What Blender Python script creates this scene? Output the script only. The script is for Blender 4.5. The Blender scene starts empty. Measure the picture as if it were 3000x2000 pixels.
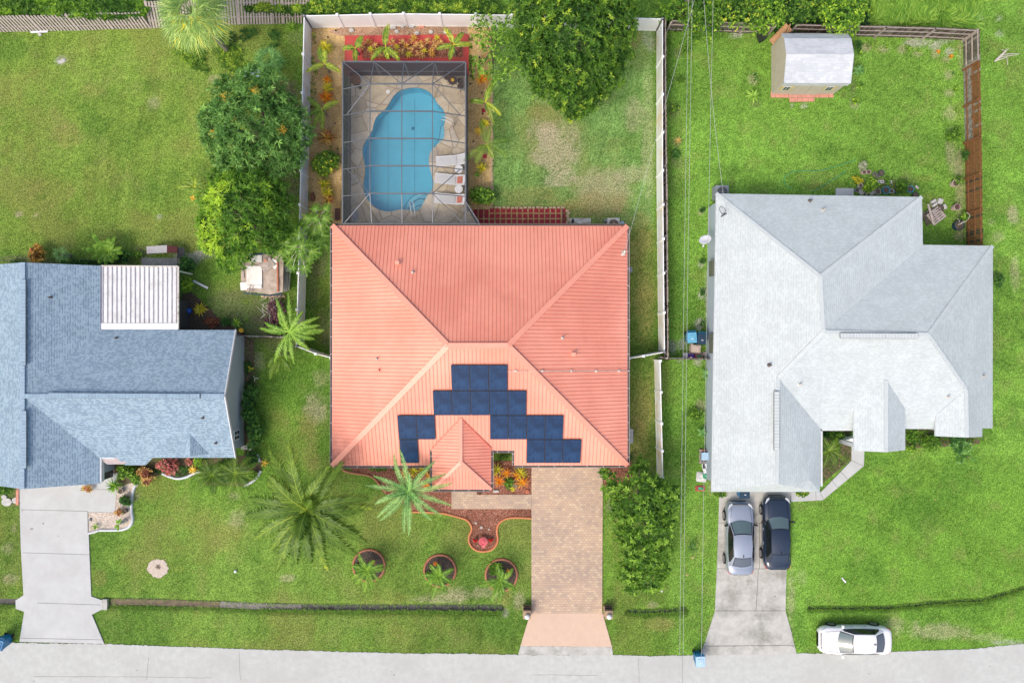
import bpy, math, random
import numpy as np
from mathutils import Vector, Matrix
from mathutils.geometry import tessellate_polygon
R = math.radians
rnd = random.Random(7)
S = bpy.context.scene
col = S.collection

# ------------------------------------------------------------------ camera, sky, sun, exposure
CAM_H = 50.0
FPX = 2200.0
fwd = Vector((20 / FPX, 10 / FPX, -1)).normalized()
cz = -fwd
cx_ = Vector((0, 1, 0)).cross(cz).normalized()
cy_ = cz.cross(cx_)
camd = bpy.data.cameras.new('camera')
cam = bpy.data.objects.new('camera', camd)
col.objects.link(cam)
cam.matrix_world = Matrix(((cx_.x, cy_.x, cz.x, 0), (cx_.y, cy_.y, cz.y, 0), (cx_.z, cy_.z, cz.z, CAM_H), (0, 0, 0, 1)))
camd.sensor_width = 36
camd.lens = FPX / 3000 * 36
camd.clip_end = 3000
S.camera = cam

SUN_EL, SUN_AZ = 54.0, 222.0      # azimuth of the sun, clockwise from +Y: lower left of the picture
w = bpy.data.worlds.new('World')
S.world = w
w.use_nodes = True
nt = w.node_tree
bgn = nt.nodes['Background']
sky = nt.nodes.new('ShaderNodeTexSky')
sky.sky_type = 'NISHITA'
sky.sun_disc = False
sky.sun_elevation = R(SUN_EL)
sky.sun_rotation = R(SUN_AZ)
sky.air_density = 1.0
sky.dust_density = 5.0
sky.ozone_density = 0.0
nt.links.new(sky.outputs[0], bgn.inputs[0])
bgn.inputs[1].default_value = 0.15
sd = bpy.data.lights.new('sun', 'SUN')
sd.energy = 0.68
sd.angle = R(9)
sd.color = (1.0, 0.94, 0.85)
sun = bpy.data.objects.new('sun', sd)
col.objects.link(sun)
sdir = Vector((math.sin(R(SUN_AZ)) * math.cos(R(SUN_EL)), math.cos(R(SUN_AZ)) * math.cos(R(SUN_EL)), math.sin(R(SUN_EL))))
sun.location = sdir * 60
sun.rotation_euler = sdir.to_track_quat('Z', 'Y').to_euler()
S.view_settings.view_transform = 'Standard'
S.view_settings.look = 'None'
S.view_settings.gamma = 1
S.view_settings.exposure = 0.52
try:
    S.cycles.max_bounces = 6
    S.cycles.transparent_max_bounces = 16
except Exception:
    pass


def G(px, py, z=0.0):
    """world point seen at photograph pixel (px, py) at height z"""
    d = fwd * FPX + cx_ * (px - 1500) - cy_ * (py - 1000)
    t = (z - CAM_H) / d.z
    return Vector((d.x * t, d.y * t, z))


def on_plane(px, py, p0, n):
    d = fwd * FPX + cx_ * (px - 1500) - cy_ * (py - 1000)
    o = Vector((0, 0, CAM_H))
    return o + d * ((p0 - o).dot(n) / d.dot(n))


# ------------------------------------------------------------------ materials
MATS = {}


def _new(name):
    m = bpy.data.materials.new(name)
    m.use_nodes = True
    n = m.node_tree
    for q in list(n.nodes):
        n.nodes.remove(q)
    out = n.nodes.new('ShaderNodeOutputMaterial')
    b = n.nodes.new('ShaderNodeBsdfPrincipled')
    n.links.new(b.outputs[0], out.inputs[0])
    MATS[name] = m
    return m, n, b, out


def c4(c):
    return (c[0], c[1], c[2], 1)


def ramp(n, stops, interp='LINEAR'):
    r = n.nodes.new('ShaderNodeValToRGB')
    r.color_ramp.interpolation = interp
    e = r.color_ramp.elements
    while len(e) < len(stops):
        e.new(0.5)
    for i, (p, c) in enumerate(stops):
        e[i].position = p
        e[i].color = c4(c)
    return r


def mixc(n, fac, a, b, mode='MIX'):
    m = n.nodes.new('ShaderNodeMix')
    m.data_type = 'RGBA'
    m.blend_type = mode
    for s, v in ((m.inputs[0], fac), (m.inputs[6], a), (m.inputs[7], b)):
        if hasattr(v, 'is_linked') or hasattr(v, 'links'):
            n.links.new(v, s)
        elif isinstance(v, (int, float)):
            s.default_value = v
        else:
            s.default_value = c4(v)
    return m.outputs[2]


def coord(n, kind='Object'):
    if kind == 'World':
        return n.nodes.new('ShaderNodeNewGeometry').outputs['Position']
    if kind == 'UV':
        return n.nodes.new('ShaderNodeUVMap').outputs[0]
    return n.nodes.new('ShaderNodeTexCoord').outputs['Object']


def noise(n, vec, scale, detail=4, rough=0.6, dist=0.0):
    t = n.nodes.new('ShaderNodeTexNoise')
    t.inputs['Scale'].default_value = scale
    t.inputs['Detail'].default_value = detail
    t.inputs['Roughness'].default_value = rough
    t.inputs['Distortion'].default_value = dist
    n.links.new(vec, t.inputs['Vector'])
    return t.outputs[0]


def bump(n, b, h, strength=0.3, dist=0.02):
    bm_ = n.nodes.new('ShaderNodeBump')
    bm_.inputs['Strength'].default_value = strength
    bm_.inputs['Distance'].default_value = dist
    n.links.new(h, bm_.inputs['Height'])
    n.links.new(bm_.outputs[0], b.inputs['Normal'])


def plain(name, c, rough=0.6, var=0.12, scale=3.0, metal=0.0, spec=0.4, kind='Object', bmp=0.0, coat=0.0, dirt=None, dscale=1.2):
    m, n, b, o = _new(name)
    v = coord(n, kind)
    f = noise(n, v, scale, 5, 0.65)
    lo = tuple(max(0, x * (1 - var)) for x in c)
    hi = tuple(min(1, x * (1 + var)) for x in c)
    r = ramp(n, [(0.3, lo), (0.7, hi)])
    n.links.new(f, r.inputs[0])
    out = r.outputs[0]
    if dirt:
        g = noise(n, v, dscale, 6, 0.7)
        q = ramp(n, [(0.48, (0, 0, 0)), (0.7, (1, 1, 1))])
        n.links.new(g, q.inputs[0])
        out = mixc(n, q.outputs[0], out, dirt)
    n.links.new(out, b.inputs['Base Color'])
    b.inputs['Roughness'].default_value = rough
    b.inputs['Metallic'].default_value = metal
    b.inputs['Specular IOR Level'].default_value = spec
    b.inputs['Coat Weight'].default_value = coat
    if bmp:
        bump(n, b, f, bmp, 0.02)
    return m


GREEN = 'mango lime yellowgreen bright dark palm cabbage papaya tall'.split()


def leafmat(name, stops, rough=0.45, trans=0.3, spec=0.35):
    m, n, b, o = _new(name)
    a = n.nodes.new('ShaderNodeAttribute')
    a.attribute_name = 'tint'
    r = ramp(n, [(p, tuple(min(.85, x * k) for x, k in zip(c, (1.9, 2.0, 1.6) if name.split('_')[1] in GREEN else (1.45, 1.4, 1.3)))) for p, c in stops])
    n.links.new(a.outputs['Fac'], r.inputs[0])
    n.links.new(r.outputs[0], b.inputs['Base Color'])
    b.inputs['Roughness'].default_value = rough
    b.inputs['Specular IOR Level'].default_value = spec
    t = n.nodes.new('ShaderNodeBsdfTranslucent')
    n.links.new(r.outputs[0], t.inputs[0])
    x = n.nodes.new('ShaderNodeMixShader')
    x.inputs[0].default_value = trans
    n.links.new(b.outputs[0], x.inputs[1])
    n.links.new(t.outputs[0], x.inputs[2])
    n.links.new(x.outputs[0], o.inputs[0])
    return m


def pebble(name, stops, scale=14, kind='World', dark=(0.05, 0.035, 0.02), big=0.6):
    m, n, b, o = _new(name)
    v = coord(n, kind)
    t = n.nodes.new('ShaderNodeTexVoronoi')
    t.inputs['Scale'].default_value = scale
    n.links.new(v, t.inputs['Vector'])
    s = n.nodes.new('ShaderNodeSeparateColor')
    n.links.new(t.outputs['Color'], s.inputs[0])
    r = ramp(n, stops)
    n.links.new(s.outputs[0], r.inputs[0])
    q = ramp(n, [(0.45, (0, 0, 0)), (0.95, (0.8, 0.8, 0.8))])
    n.links.new(t.outputs['Distance'], q.inputs[0])
    c = mixc(n, q.outputs[0], r.outputs[0], dark)
    f = noise(n, v, big, 4)
    q2 = ramp(n, [(0.35, (0.72, 0.70, 0.66)), (0.65, (1.15, 1.12, 1.1))])
    n.links.new(f, q2.inputs[0])
    c = mixc(n, 1.0, c, q2.outputs[0], 'MULTIPLY')
    n.links.new(c, b.inputs['Base Color'])
    b.inputs['Roughness'].default_value = 0.85
    bump(n, b, t.outputs['Distance'], 0.5, 0.03)
    b.inputs['Specular IOR Level'].default_value = 0.2
    return m


def shingle(name, c1, c2, cm, w=0.33, h=0.15, big=(0.9, 1.08), thr=(0.45, 0.62), line=0.012):
    m, n, b, o = _new(name)
    v = coord(n, 'UV')
    t = n.nodes.new('ShaderNodeTexBrick')
    t.offset = 0.5
    t.inputs['Scale'].default_value = 1.0
    t.inputs['Brick Width'].default_value = w
    t.inputs['Row Height'].default_value = h
    t.inputs['Mortar Size'].default_value = line
    t.inputs['Mortar Smooth'].default_value = 0.3
    t.inputs['Color1'].default_value = (0, 0, 0, 1)
    t.inputs['Color2'].default_value = (1, 1, 1, 1)
    t.inputs['Mortar'].default_value = (0.5, 0.5, 0.5, 1)
    n.links.new(v, t.inputs['Vector'])
    r = ramp(n, [(thr[0], c1), (thr[1], c2)])
    n.links.new(t.outputs['Color'], r.inputs[0])
    # second brick layer offset, gives the ragged laminated tabs
    t2 = n.nodes.new('ShaderNodeTexBrick')
    t2.offset = 0.37
    t2.inputs['Scale'].default_value = 1.0
    t2.inputs['Brick Width'].default_value = w * 0.5
    t2.inputs['Row Height'].default_value = h
    t2.inputs['Mortar Size'].default_value = 0.0
    t2.inputs['Color1'].default_value = (0, 0, 0, 1)
    t2.inputs['Color2'].default_value = (1, 1, 1, 1)
    n.links.new(v, t2.inputs['Vector'])
    q = ramp(n, [(0.7, (0, 0, 0)), (0.78, (0.6, 0.6, 0.6))])
    n.links.new(t2.outputs['Color'], q.inputs[0])
    c = mixc(n, q.outputs[0], r.outputs[0], c2)
    sp = n.nodes.new('ShaderNodeSeparateXYZ')
    n.links.new(v, sp.inputs[0])
    y = sp.outputs[1]
    for op, k in (('DIVIDE', h), ('FRACT', 0), ('LESS_THAN', line * 1.5 / h)):
        mm = n.nodes.new('ShaderNodeMath')
        mm.operation = op
        mm.inputs[1].default_value = k
        n.links.new(y, mm.inputs[0])
        y = mm.outputs[0]
    on = ramp(n, [(0.42, (0, 0, 0)), (0.5, (1, 1, 1))])
    n.links.new(t2.outputs['Color'], on.inputs[0])
    c = mixc(n, mixc(n, 1.0, on.outputs[0], y, 'MULTIPLY'), c, cm)  # dark dashes paint the shadow under the course edges
    f = noise(n, v, 0.7, 5, 0.6)
    g = ramp(n, [(0.3, (big[0],) * 3), (0.7, (big[1],) * 3)])
    n.links.new(f, g.inputs[0])
    c = mixc(n, 1.0, c, g.outputs[0], 'MULTIPLY')
    f2 = noise(n, v, 25, 2, 0.6)
    g2 = ramp(n, [(0.3, (0.9,) * 3), (0.7, (1.1,) * 3)])
    n.links.new(f2, g2.inputs[0])
    c = mixc(n, 1.0, c, g2.outputs[0], 'MULTIPLY')
    n.links.new(c, b.inputs['Base Color'])
    b.inputs['Roughness'].default_value = 0.85
    b.inputs['Specular IOR Level'].default_value = 0.2
    inv = n.nodes.new('ShaderNodeMath')
    inv.operation = 'SUBTRACT'
    inv.inputs[0].default_value = 1
    n.links.new(t.outputs['Fac'], inv.inputs[1])
    bump(n, b, inv.outputs[0], 0.5, 0.01)
    return m


# ------------------------------------------------------------------ objects
def tag(o, label=None, cat=None, group=None, kind=None):
    if label: o['label'] = label
    if cat: o['category'] = cat
    if group: o['group'] = group
    if kind: o['kind'] = kind
    return o


def thing(name, label, cat, loc, group=None, rz=0.0):
    o = bpy.data.objects.new(name, None)
    col.objects.link(o)
    o.empty_display_size = 0.2
    o.location = loc
    o.rotation_euler = (0, 0, rz)
    return tag(o, label, cat, group)


class MB:
    def __init__(s):
        s.v = []; s.f = []; s.m = []; s.t = []

    def poly(s, pts, m=0, t=0.5):
        b = len(s.v)
        s.v.extend([tuple(p) for p in pts])
        s.f.append(tuple(range(b, b + len(pts))))
        s.m.append(m); s.t.append(t)

    def mesh(s, V, F, m=0, t=0.5):
        b = len(s.v)
        s.v.extend([tuple(p) for p in V])
        for i, f in enumerate(F):
            s.f.append(tuple(b + k for k in f))
            s.m.append(m)
            s.t.append(t if isinstance(t, (int, float)) else t[i])

    def np(s, V, F, t, m=0):
        b = len(s.v)
        s.v.extend(map(tuple, V.tolist()))
        s.f.extend(map(tuple, (F + b).tolist()))
        s.m.extend([m] * len(F))
        s.t.extend(t.tolist())

    def box(s, c, d, rz=0.0, m=0, rx=0.0, ry=0.0, top=1.0):
        hx, hy, hz = d[0] / 2, d[1] / 2, d[2] / 2
        M = Matrix.Rotation(rz, 3, 'Z') @ Matrix.Rotation(ry, 3, 'Y') @ Matrix.Rotation(rx, 3, 'X')
        c = Vector(c)
        P = []
        for z, k in ((-hz, 1.0), (hz, top)):
            for x, y in ((-hx, -hy), (hx, -hy), (hx, hy), (-hx, hy)):
                P.append(c + M @ Vector((x * k, y * k, z)))
        s.mesh(P, [(3, 2, 1, 0), (4, 5, 6, 7), (0, 1, 5, 4), (1, 2, 6, 5), (2, 3, 7, 6), (3, 0, 4, 7)], m)

    def bar(s, a, b, w, h, m=0, up=Vector((0, 0, 1))):
        a = Vector(a); b = Vector(b)
        d = (b - a)
        if d.length < 1e-6: return
        d.normalize()
        if abs(d.dot(up)) > 0.98: up = Vector((0, 1, 0))
        sd_ = d.cross(up).normalized()
        u = sd_.cross(d).normalized()
        P = []
        for p in (a, b):
            for x, y in ((-1, -1), (1, -1), (1, 1), (-1, 1)):
                P.append(p + sd_ * (x * w / 2) + u * (y * h / 2))
        s.mesh(P, [(0, 1, 2, 3), (7, 6, 5, 4), (1, 0, 4, 5), (2, 1, 5, 6), (3, 2, 6, 7), (0, 3, 7, 4)], m)

    def tube(s, pts, rad, n=8, m=0, cap=True):
        pts = [Vector(p) for p in pts]
        if isinstance(rad, (int, float)): rad = [rad] * len(pts)
        V = []; F = []
        prev = None
        for i, p in enumerate(pts):
            d = (pts[min(i + 1, len(pts) - 1)] - pts[max(i - 1, 0)]).normalized()
            up = Vector((0, 0, 1)) if abs(d.z) < 0.9 else Vector((0, 1, 0))
            a = d.cross(up).normalized()
            if prev is not None and a.dot(prev) < 0: a = -a
            prev = a
            b = d.cross(a)
            for k in range(n):
                q = 2 * math.pi * k / n
                V.append(p + (a * math.cos(q) + b * math.sin(q)) * rad[i])
        for i in range(len(pts) - 1):
            for k in range(n):
                F.append((i * n + k, i * n + (k + 1) % n, (i + 1) * n + (k + 1) % n, (i + 1) * n + k))
        if cap:
            F.append(tuple(range(n - 1, -1, -1)))
            F.append(tuple((len(pts) - 1) * n + k for k in range(n)))
        s.mesh(V, F, m)

    def lathe(s, prof, c=(0, 0, 0), n=16, m=0, sx=1.0, sy=1.0):
        c = Vector(c)
        V = []; F = []
        for r, z in prof:
            for k in range(n):
                q = 2 * math.pi * k / n
                V.append(c + Vector((r * math.cos(q) * sx, r * math.sin(q) * sy, z)))
        for i in range(len(prof) - 1):
            for k in range(n):
                F.append((i * n + k, i * n + (k + 1) % n, (i + 1) * n + (k + 1) % n, (i + 1) * n + k))
        F.append(tuple(range(n - 1, -1, -1)))
        F.append(tuple((len(prof) - 1) * n + k for k in range(n)))
        s.mesh(V, F, m)

    def prism(s, poly, z0, z1, m=0, ms=None, holes=None, bottom=True):
        ms = m if ms is None else ms
        loops = [[Vector((p[0], p[1], 0)) for p in poly]] + [[Vector((p[0], p[1], 0)) for p in h] for h in (holes or [])]
        flat = [p for l in loops for p in l]
        tris = tessellate_polygon(loops)
        F = []
        for t in tris:
            a, b, c = (flat[i] for i in t)
            if (b - a).cross(c - a).z < 0: t = (t[0], t[2], t[1])
            F.append(tuple(t))
        s.mesh([(p.x, p.y, z1) for p in flat], F, m)
        if bottom: s.mesh([(p.x, p.y, z0) for p in flat], [tuple(reversed(f)) for f in F], ms)
        for l in loops:
            n = len(l)
            area = sum(l[i].x * l[(i + 1) % n].y - l[(i + 1) % n].x * l[i].y for i in range(n))
            for i in range(n):
                a, b = l[i], l[(i + 1) % n]
                q = [(a.x, a.y, z0), (b.x, b.y, z0), (b.x, b.y, z1), (a.x, a.y, z1)]
                if (area > 0) != (l is loops[0]): q.reverse()
                s.poly(q, ms)

    def ribbon(s, path, wd, z0, z1, m=0, prof=None):
        """raised kerb along a plan path: a rounded strip"""
        n = len(path)
        prof = prof or [(-0.5, 0), (-0.42, 0.75), (-0.2, 1), (0.2, 1), (0.42, 0.75), (0.5, 0)]
        V = []; F = []
        k = len(prof)
        closed = (Vector(path[0][:2]) - Vector(path[-1][:2])).length < 1e-4
        if closed: path = path[:-1]; n -= 1
        for i in range(n):
            if closed: a, b = path[i - 1], path[(i + 1) % n]
            else: a, b = path[max(i - 1, 0)], path[min(i + 1, n - 1)]
            d = Vector((b[0] - a[0], b[1] - a[1], 0)).normalized()
            nn = Vector((-d.y, d.x, 0))
            for q, h in prof:
                V.append(Vector((path[i][0], path[i][1], z0 + (z1 - z0) * h)) + nn * q * wd)
        for i in range(n if closed else n - 1):
            j = (i + 1) % n
            for q in range(k - 1):
                F.append((i * k + q + 1, i * k + q, j * k + q, j * k + q + 1))
        if not closed:
            F.append(tuple(range(k)))
            F.append(tuple((n - 1) * k + q for q in range(k - 1, -1, -1)))
        s.mesh(V, F, m)

    def build(s, name, mats, parent=None, smooth=False, uv=False, label=None, tint=False, local=False, z_up_origin=None):
        """vertices are in world coordinates unless local=True; stored relative to the parent or to the mesh's own base"""
        V = np.array(s.v, dtype=float).reshape(-1, 3)
        if not isinstance(mats, (list, tuple)): mats = [mats]
        me = bpy.data.meshes.new(name)
        o = bpy.data.objects.new(name, me)
        if parent is not None:
            o.parent = parent
            if not local:
                r = parent
                off = Vector((0, 0, 0)); rz = 0.0
                while r is not None:
                    off = off + r.location; rz += r.rotation_euler.z; r = r.parent
                V = V - np.array(off)
                if rz:
                    c, q = math.cos(-rz), math.sin(-rz)
                    V = np.stack([V[:, 0] * c - V[:, 1] * q, V[:, 0] * q + V[:, 1] * c, V[:, 2]], 1)
        elif not local:
            base = np.array([(V[:, 0].min() + V[:, 0].max()) / 2, (V[:, 1].min() + V[:, 1].max()) / 2, V[:, 2].min()])
            V = V - base
            o.location = base.tolist()
        me.from_pydata(V.tolist(), [], s.f)
        for mm in mats: me.materials.append(MATS[mm] if isinstance(mm, str) else mm)
        me.polygons.foreach_set('material_index', s.m)
        if smooth: me.polygons.foreach_set('use_smooth', [True] * len(s.f))
        if tint:
            a = me.attributes.new('tint', 'FLOAT', 'FACE')
            a.data.foreach_set('value', s.t)
        if uv:
            ul = me.uv_layers.new(name='UVMap')
            for p in me.polygons:
                nn = p.normal
                if abs(nn.z) > 0.999: e = Vector((1, 0, 0))
                else: e = Vector((0, 0, 1)).cross(nn).normalized()
                sl = nn.cross(e)
                for li in p.loop_indices:
                    q = me.vertices[me.loops[li].vertex_index].co
                    ul.data[li].uv = (q.dot(e), q.dot(sl))
        me.update()
        col.objects.link(o)
        if label: o['label'] = label
        return o


def part(name, mb, mats, parent, **k):
    return mb.build(name, mats, parent, **k)


def solo(name, mb, mats, label, cat, group=None, **k):
    o = mb.build(name, mats, None, **k)
    return tag(o, label, cat, group)


def struct(name, mb, mats, kind='structure', **k):
    o = mb.build(name, mats, None, **k)
    return tag(o, kind=kind)


def pts(lst, z=0.0):
    return [G(a[0], a[1], z) for a in lst]


def jag(poly, step=0.15, amp=0.04, closed=True, r=rnd):
    out = []
    n = len(poly)
    for i in range(n if closed else n - 1):
        a, b = Vector(poly[i][:2]), Vector(poly[(i + 1) % n][:2])
        k = max(1, int((b - a).length / step))
        for j in range(k):
            p = a.lerp(b, j / k)
            if j: p += Vector((r.uniform(-amp, amp), r.uniform(-amp, amp)))
            out.append(p)
    if not closed: out.append(Vector(poly[-1][:2]))
    return out


def smooth_path(p, k=6, closed=False):
    """Catmull-Rom through plan points"""
    p = [Vector((q[0], q[1])) for q in p]
    n = len(p)
    out = []
    for i in range(n if closed else n - 1):
        if closed: a, b, c, d = p[i - 1], p[i], p[(i + 1) % n], p[(i + 2) % n]
        else: a, b, c, d = p[max(i - 1, 0)], p[i], p[i + 1], p[min(i + 2, n - 1)]
        for j in range(k):
            t = j / k
            out.append(0.5 * ((2 * b) + (c - a) * t + (2 * a - 5 * b + 4 * c - d) * t * t + (3 * b - a - 3 * c + d) * t ** 3))
    if not closed: out.append(p[-1])
    else: out.append(out[0].copy())
    return out
# ------------------------------------------------------------------ material library
plain('road_asphalt', (0.48, 0.50, 0.485), 0.9, 0.09, 2.5, kind='World', bmp=0.1, dirt=(0.435, 0.445, 0.43), dscale=0.3)
plain('concrete', (0.495, 0.515, 0.515), 0.85, 0.08, 0.8, kind='World', dirt=(0.46, 0.46, 0.46), dscale=0.45)
plain('concrete_stained', (0.47, 0.47, 0.44), 0.9, 0.16, 1.6, kind='World', dirt=(0.24, 0.24, 0.21), dscale=0.55)
plain('concrete_pink', (0.61, 0.45, 0.345), 0.85, 0.05, 2.5, kind='World', dirt=(0.56, 0.42, 0.33), dscale=0.5)
plain('oil_stain', (0.30, 0.30, 0.29), 0.8, 0.3, 8)
plain('joint_dark', (0.16, 0.16, 0.15), 0.9)
plain('kerb_white', (0.62, 0.66, 0.70), 0.8, 0.1, 4)
plain('kerb_terracotta', (0.42, 0.17, 0.10), 0.8, 0.2, 5)
plain('kerb_terracotta_orange', (0.58, 0.22, 0.10), 0.8, 0.12, 5)
plain('metal_salmon', (0.86, 0.35, 0.25), 0.42, 0.05, 0.6, spec=0.5)
plain('metal_salmon_seam', (0.66, 0.175, 0.125), 0.5, 0.05, 2)  # deeper red puts the shading along the ribs into the colour
plain('metal_salmon_cap', (0.86, 0.352, 0.252), 0.42, 0.05, 2, spec=0.5)
plain('gutter_grey', (0.42, 0.38, 0.37), 0.5, 0.1, 3)
plain('gutter_dark', (0.12, 0.10, 0.09), 0.6, 0.2, 6)
plain('wall_cream', (0.62, 0.55, 0.44), 0.8, 0.06, 2)
plain('wall_bluegrey', (0.36, 0.43, 0.47), 0.8, 0.05, 2)
plain('wall_paleblue', (0.42, 0.50, 0.58), 0.8, 0.05, 2)
plain('wall_beige', (0.50, 0.46, 0.38), 0.8, 0.05, 2)
plain('fascia_white', (0.62, 0.65, 0.68), 0.6, 0.05, 2)
plain('vinyl_white', (0.90, 0.92, 0.94), 0.45, 0.04, 1.2)
plain('vinyl_stained', (0.89, 0.91, 0.93), 0.5, 0.04, 1.2, dirt=(0.76, 0.62, 0.38), dscale=0.55)
plain('cage_bronze', (0.15, 0.165, 0.185), 0.45, 0.1, 3, metal=0.3)
plain('water_dark', (0.05, 0.055, 0.06), 0.15, 0.2, 2)
plain('mud', (0.17, 0.13, 0.09), 0.8, 0.35, 2.5, bmp=0.4)
plain('mud_dark', (0.03, 0.03, 0.035), 0.5, 0.5, 3.0, bmp=0.4)
plain('sand', (0.52, 0.45, 0.38), 0.95, 0.25, 6, kind='World', bmp=0.3)
plain('soil_dark', (0.10, 0.075, 0.055), 0.95, 0.5, 9, kind='World', bmp=0.6)
plain('soil_leaf', (0.13, 0.10, 0.06), 0.95, 0.6, 7, kind='World', bmp=0.6, dirt=(0.10, 0.15, 0.03), dscale=1.5)
plain('red_slab', (0.50, 0.065, 0.06), 0.75, 0.10, 1.2, kind='World', dirt=(0.42, 0.10, 0.08), dscale=1.5)
plain('red_tile', (0.32, 0.025, 0.035), 0.75, 0.25, 1.5)
plain('pool_plaster', (0.21, 0.53, 0.66), 0.6, 0.07, 0.7, kind='World')
plain('pool_step', (0.33, 0.60, 0.70), 0.6, 0.07, 2, kind='World')
plain('pool_tile', (0.08, 0.24, 0.33), 0.4, 0.3, 8)
plain('white_plastic', (0.75, 0.77, 0.80), 0.45, 0.03, 3)
plain('white_metal', (0.72, 0.74, 0.76), 0.4, 0.05, 3)
plain('dirty_white', (0.62, 0.60, 0.55), 0.7, 0.15, 5, dirt=(0.32, 0.26, 0.2), dscale=3)
plain('patio_pan', (0.70, 0.72, 0.74), 0.6, 0.08, 2.2, dirt=(0.50, 0.50, 0.50), dscale=0.9)
plain('rib_grey', (0.46, 0.44, 0.46), 0.6, 0.2, 3)
plain('iron_brown', (0.07, 0.045, 0.04), 0.5, 0.2, 8, metal=0.4)
plain('black_plastic', (0.03, 0.033, 0.038), 0.5, 0.2, 4)
plain('grey_plastic', (0.22, 0.25, 0.28), 0.5, 0.1, 4)
plain('bin_blue', (0.01, 0.16, 0.36), 0.45, 0.08, 4)
plain('bin_lid_pale', (0.40, 0.60, 0.78), 0.45, 0.08, 4)
plain('bin_lid_blue', (0.13, 0.40, 0.58), 0.45, 0.08, 4)
plain('bin_navy', (0.02, 0.05, 0.09), 0.45, 0.15, 4)
plain('terracotta', (0.45, 0.15, 0.08), 0.8, 0.2, 5)
plain('pot_pink', (0.55, 0.42, 0.38), 0.8, 0.15, 5)
plain('pot_grey', (0.38, 0.37, 0.34), 0.85, 0.2, 6)
plain('stone_pale', (0.50, 0.50, 0.48), 0.85, 0.25, 4, bmp=0.4)
plain('stone_tan', (0.48, 0.36, 0.24), 0.9, 0.25, 5, bmp=0.4)
plain('paver_red', (0.58, 0.27, 0.20), 0.85, 0.18, 6)
plain('brick_beige', (0.40, 0.29, 0.19), 0.85, 0.2, 6, bmp=0.3)
plain('brick_grey', (0.30, 0.30, 0.28), 0.85, 0.25, 6)
plain('block_grey', (0.48, 0.48, 0.47), 0.9, 0.2, 9, bmp=0.3)
plain('bark', (0.16, 0.12, 0.09), 0.9, 0.4, 9, bmp=0.6)
plain('bark_grey', (0.26, 0.23, 0.19), 0.9, 0.35, 9, bmp=0.6)
plain('branch_pale', (0.60, 0.57, 0.50), 0.9, 0.2, 9)
plain('log_rust', (0.20, 0.09, 0.05), 0.9, 0.5, 12, bmp=0.6)
plain('wood_grey', (0.38, 0.33, 0.31), 0.9, 0.25, 5, bmp=0.3)
plain('wood_pale', (0.50, 0.43, 0.42), 0.9, 0.18, 6, bmp=0.3)
plain('wood_dark', (0.10, 0.085, 0.07), 0.9, 0.55, 6, bmp=0.4, dirt=(0.24, 0.22, 0.19), dscale=2.5)
plain('wood_orange', (0.22, 0.098, 0.040), 0.8, 0.35, 6, bmp=0.3)
plain('wood_bleached', (0.42, 0.36, 0.32), 0.9, 0.35, 4, bmp=0.3)
plain('wood_dark_brown', (0.07, 0.05, 0.04), 0.9, 0.5, 8, bmp=0.4)  # dark brown tone of old boards and the pillar steps
plain('wood_weathered', (0.30, 0.27, 0.25), 0.9, 0.6, 5, bmp=0.3, dirt=(0.12, 0.10, 0.08), dscale=4)
plain('rust_sheet', (0.42, 0.24, 0.13), 0.85, 0.3, 6, bmp=0.4)
plain('wire_grey', (0.42, 0.44, 0.44), 0.5, 0.05, 3)
plain('cable_black', (0.05, 0.05, 0.055), 0.5, 0.1, 3)
plain('hose_green', (0.02, 0.35, 0.20), 0.5, 0.1, 3)
plain('hose_blue', (0.02, 0.30, 0.45), 0.5, 0.1, 3)
plain('chrome', (0.6, 0.62, 0.62), 0.2, 0.05, 3, metal=0.8)
plain('globe_white', (0.85, 0.87, 0.92), 0.3, 0.02, 3)
plain('heart_red', (0.60, 0.01, 0.02), 0.12, 0.1, 3, coat=0.5)
plain('rose_pink', (0.75, 0.17, 0.20), 0.4, 0.15, 6)
plain('orange_plastic', (0.75, 0.42, 0.02), 0.5, 0.1, 5)
plain('blue_cloth', (0.03, 0.12, 0.50), 0.6, 0.3, 8)
plain('bag_green', (0.02, 0.30, 0.14), 0.35, 0.3, 5)
plain('bag_white', (0.62, 0.62, 0.60), 0.35, 0.15, 5)
plain('bag_red', (0.45, 0.08, 0.07), 0.35, 0.4, 6)
plain('bag_purple', (0.13, 0.06, 0.38), 0.35, 0.4, 6)
plain('bag_pink', (0.60, 0.30, 0.30), 0.35, 0.3, 6)
plain('lawn_chair_print', (0.55, 0.18, 0.12), 0.8, 0.8, 14)
plain('mat_dark', (0.13, 0.15, 0.20), 0.9, 0.2, 6)
plain('mat_light', (0.50, 0.52, 0.55), 0.9, 0.1, 6)
plain('mat_brown', (0.13, 0.07, 0.06), 0.9, 0.3, 6)
plain('maroon_panel', (0.12, 0.035, 0.035), 0.8, 0.35, 6)
plain('charcoal_panel', (0.06, 0.065, 0.07), 0.8, 0.2, 6)
plain('grey_panel', (0.42, 0.41, 0.42), 0.85, 0.12, 4)
plain('blue_tarp', (0.33, 0.45, 0.55), 0.5, 0.1, 4)
plain('shutter_green', (0.14, 0.16, 0.12), 0.7, 0.1, 4)
plain('trim_yellow', (0.60, 0.48, 0.20), 0.7, 0.1, 4)
plain('rubber', (0.02, 0.02, 0.022), 0.8, 0.2, 6)
plain('rim_metal', (0.35, 0.36, 0.38), 0.3, 0.1, 6, metal=0.7)
plain('tail_red', (0.60, 0.03, 0.02), 0.2, 0.05, 6, coat=0.5)
plain('lamp_clear', (0.62, 0.66, 0.70), 0.15, 0.05, 6)
plain('car_glass', (0.10, 0.155, 0.17), 0.06, 0.05, 2, spec=0.8)
plain('car_glass_dark', (0.010, 0.014, 0.014), 0.06, 0.05, 2, spec=0.8)
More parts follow.
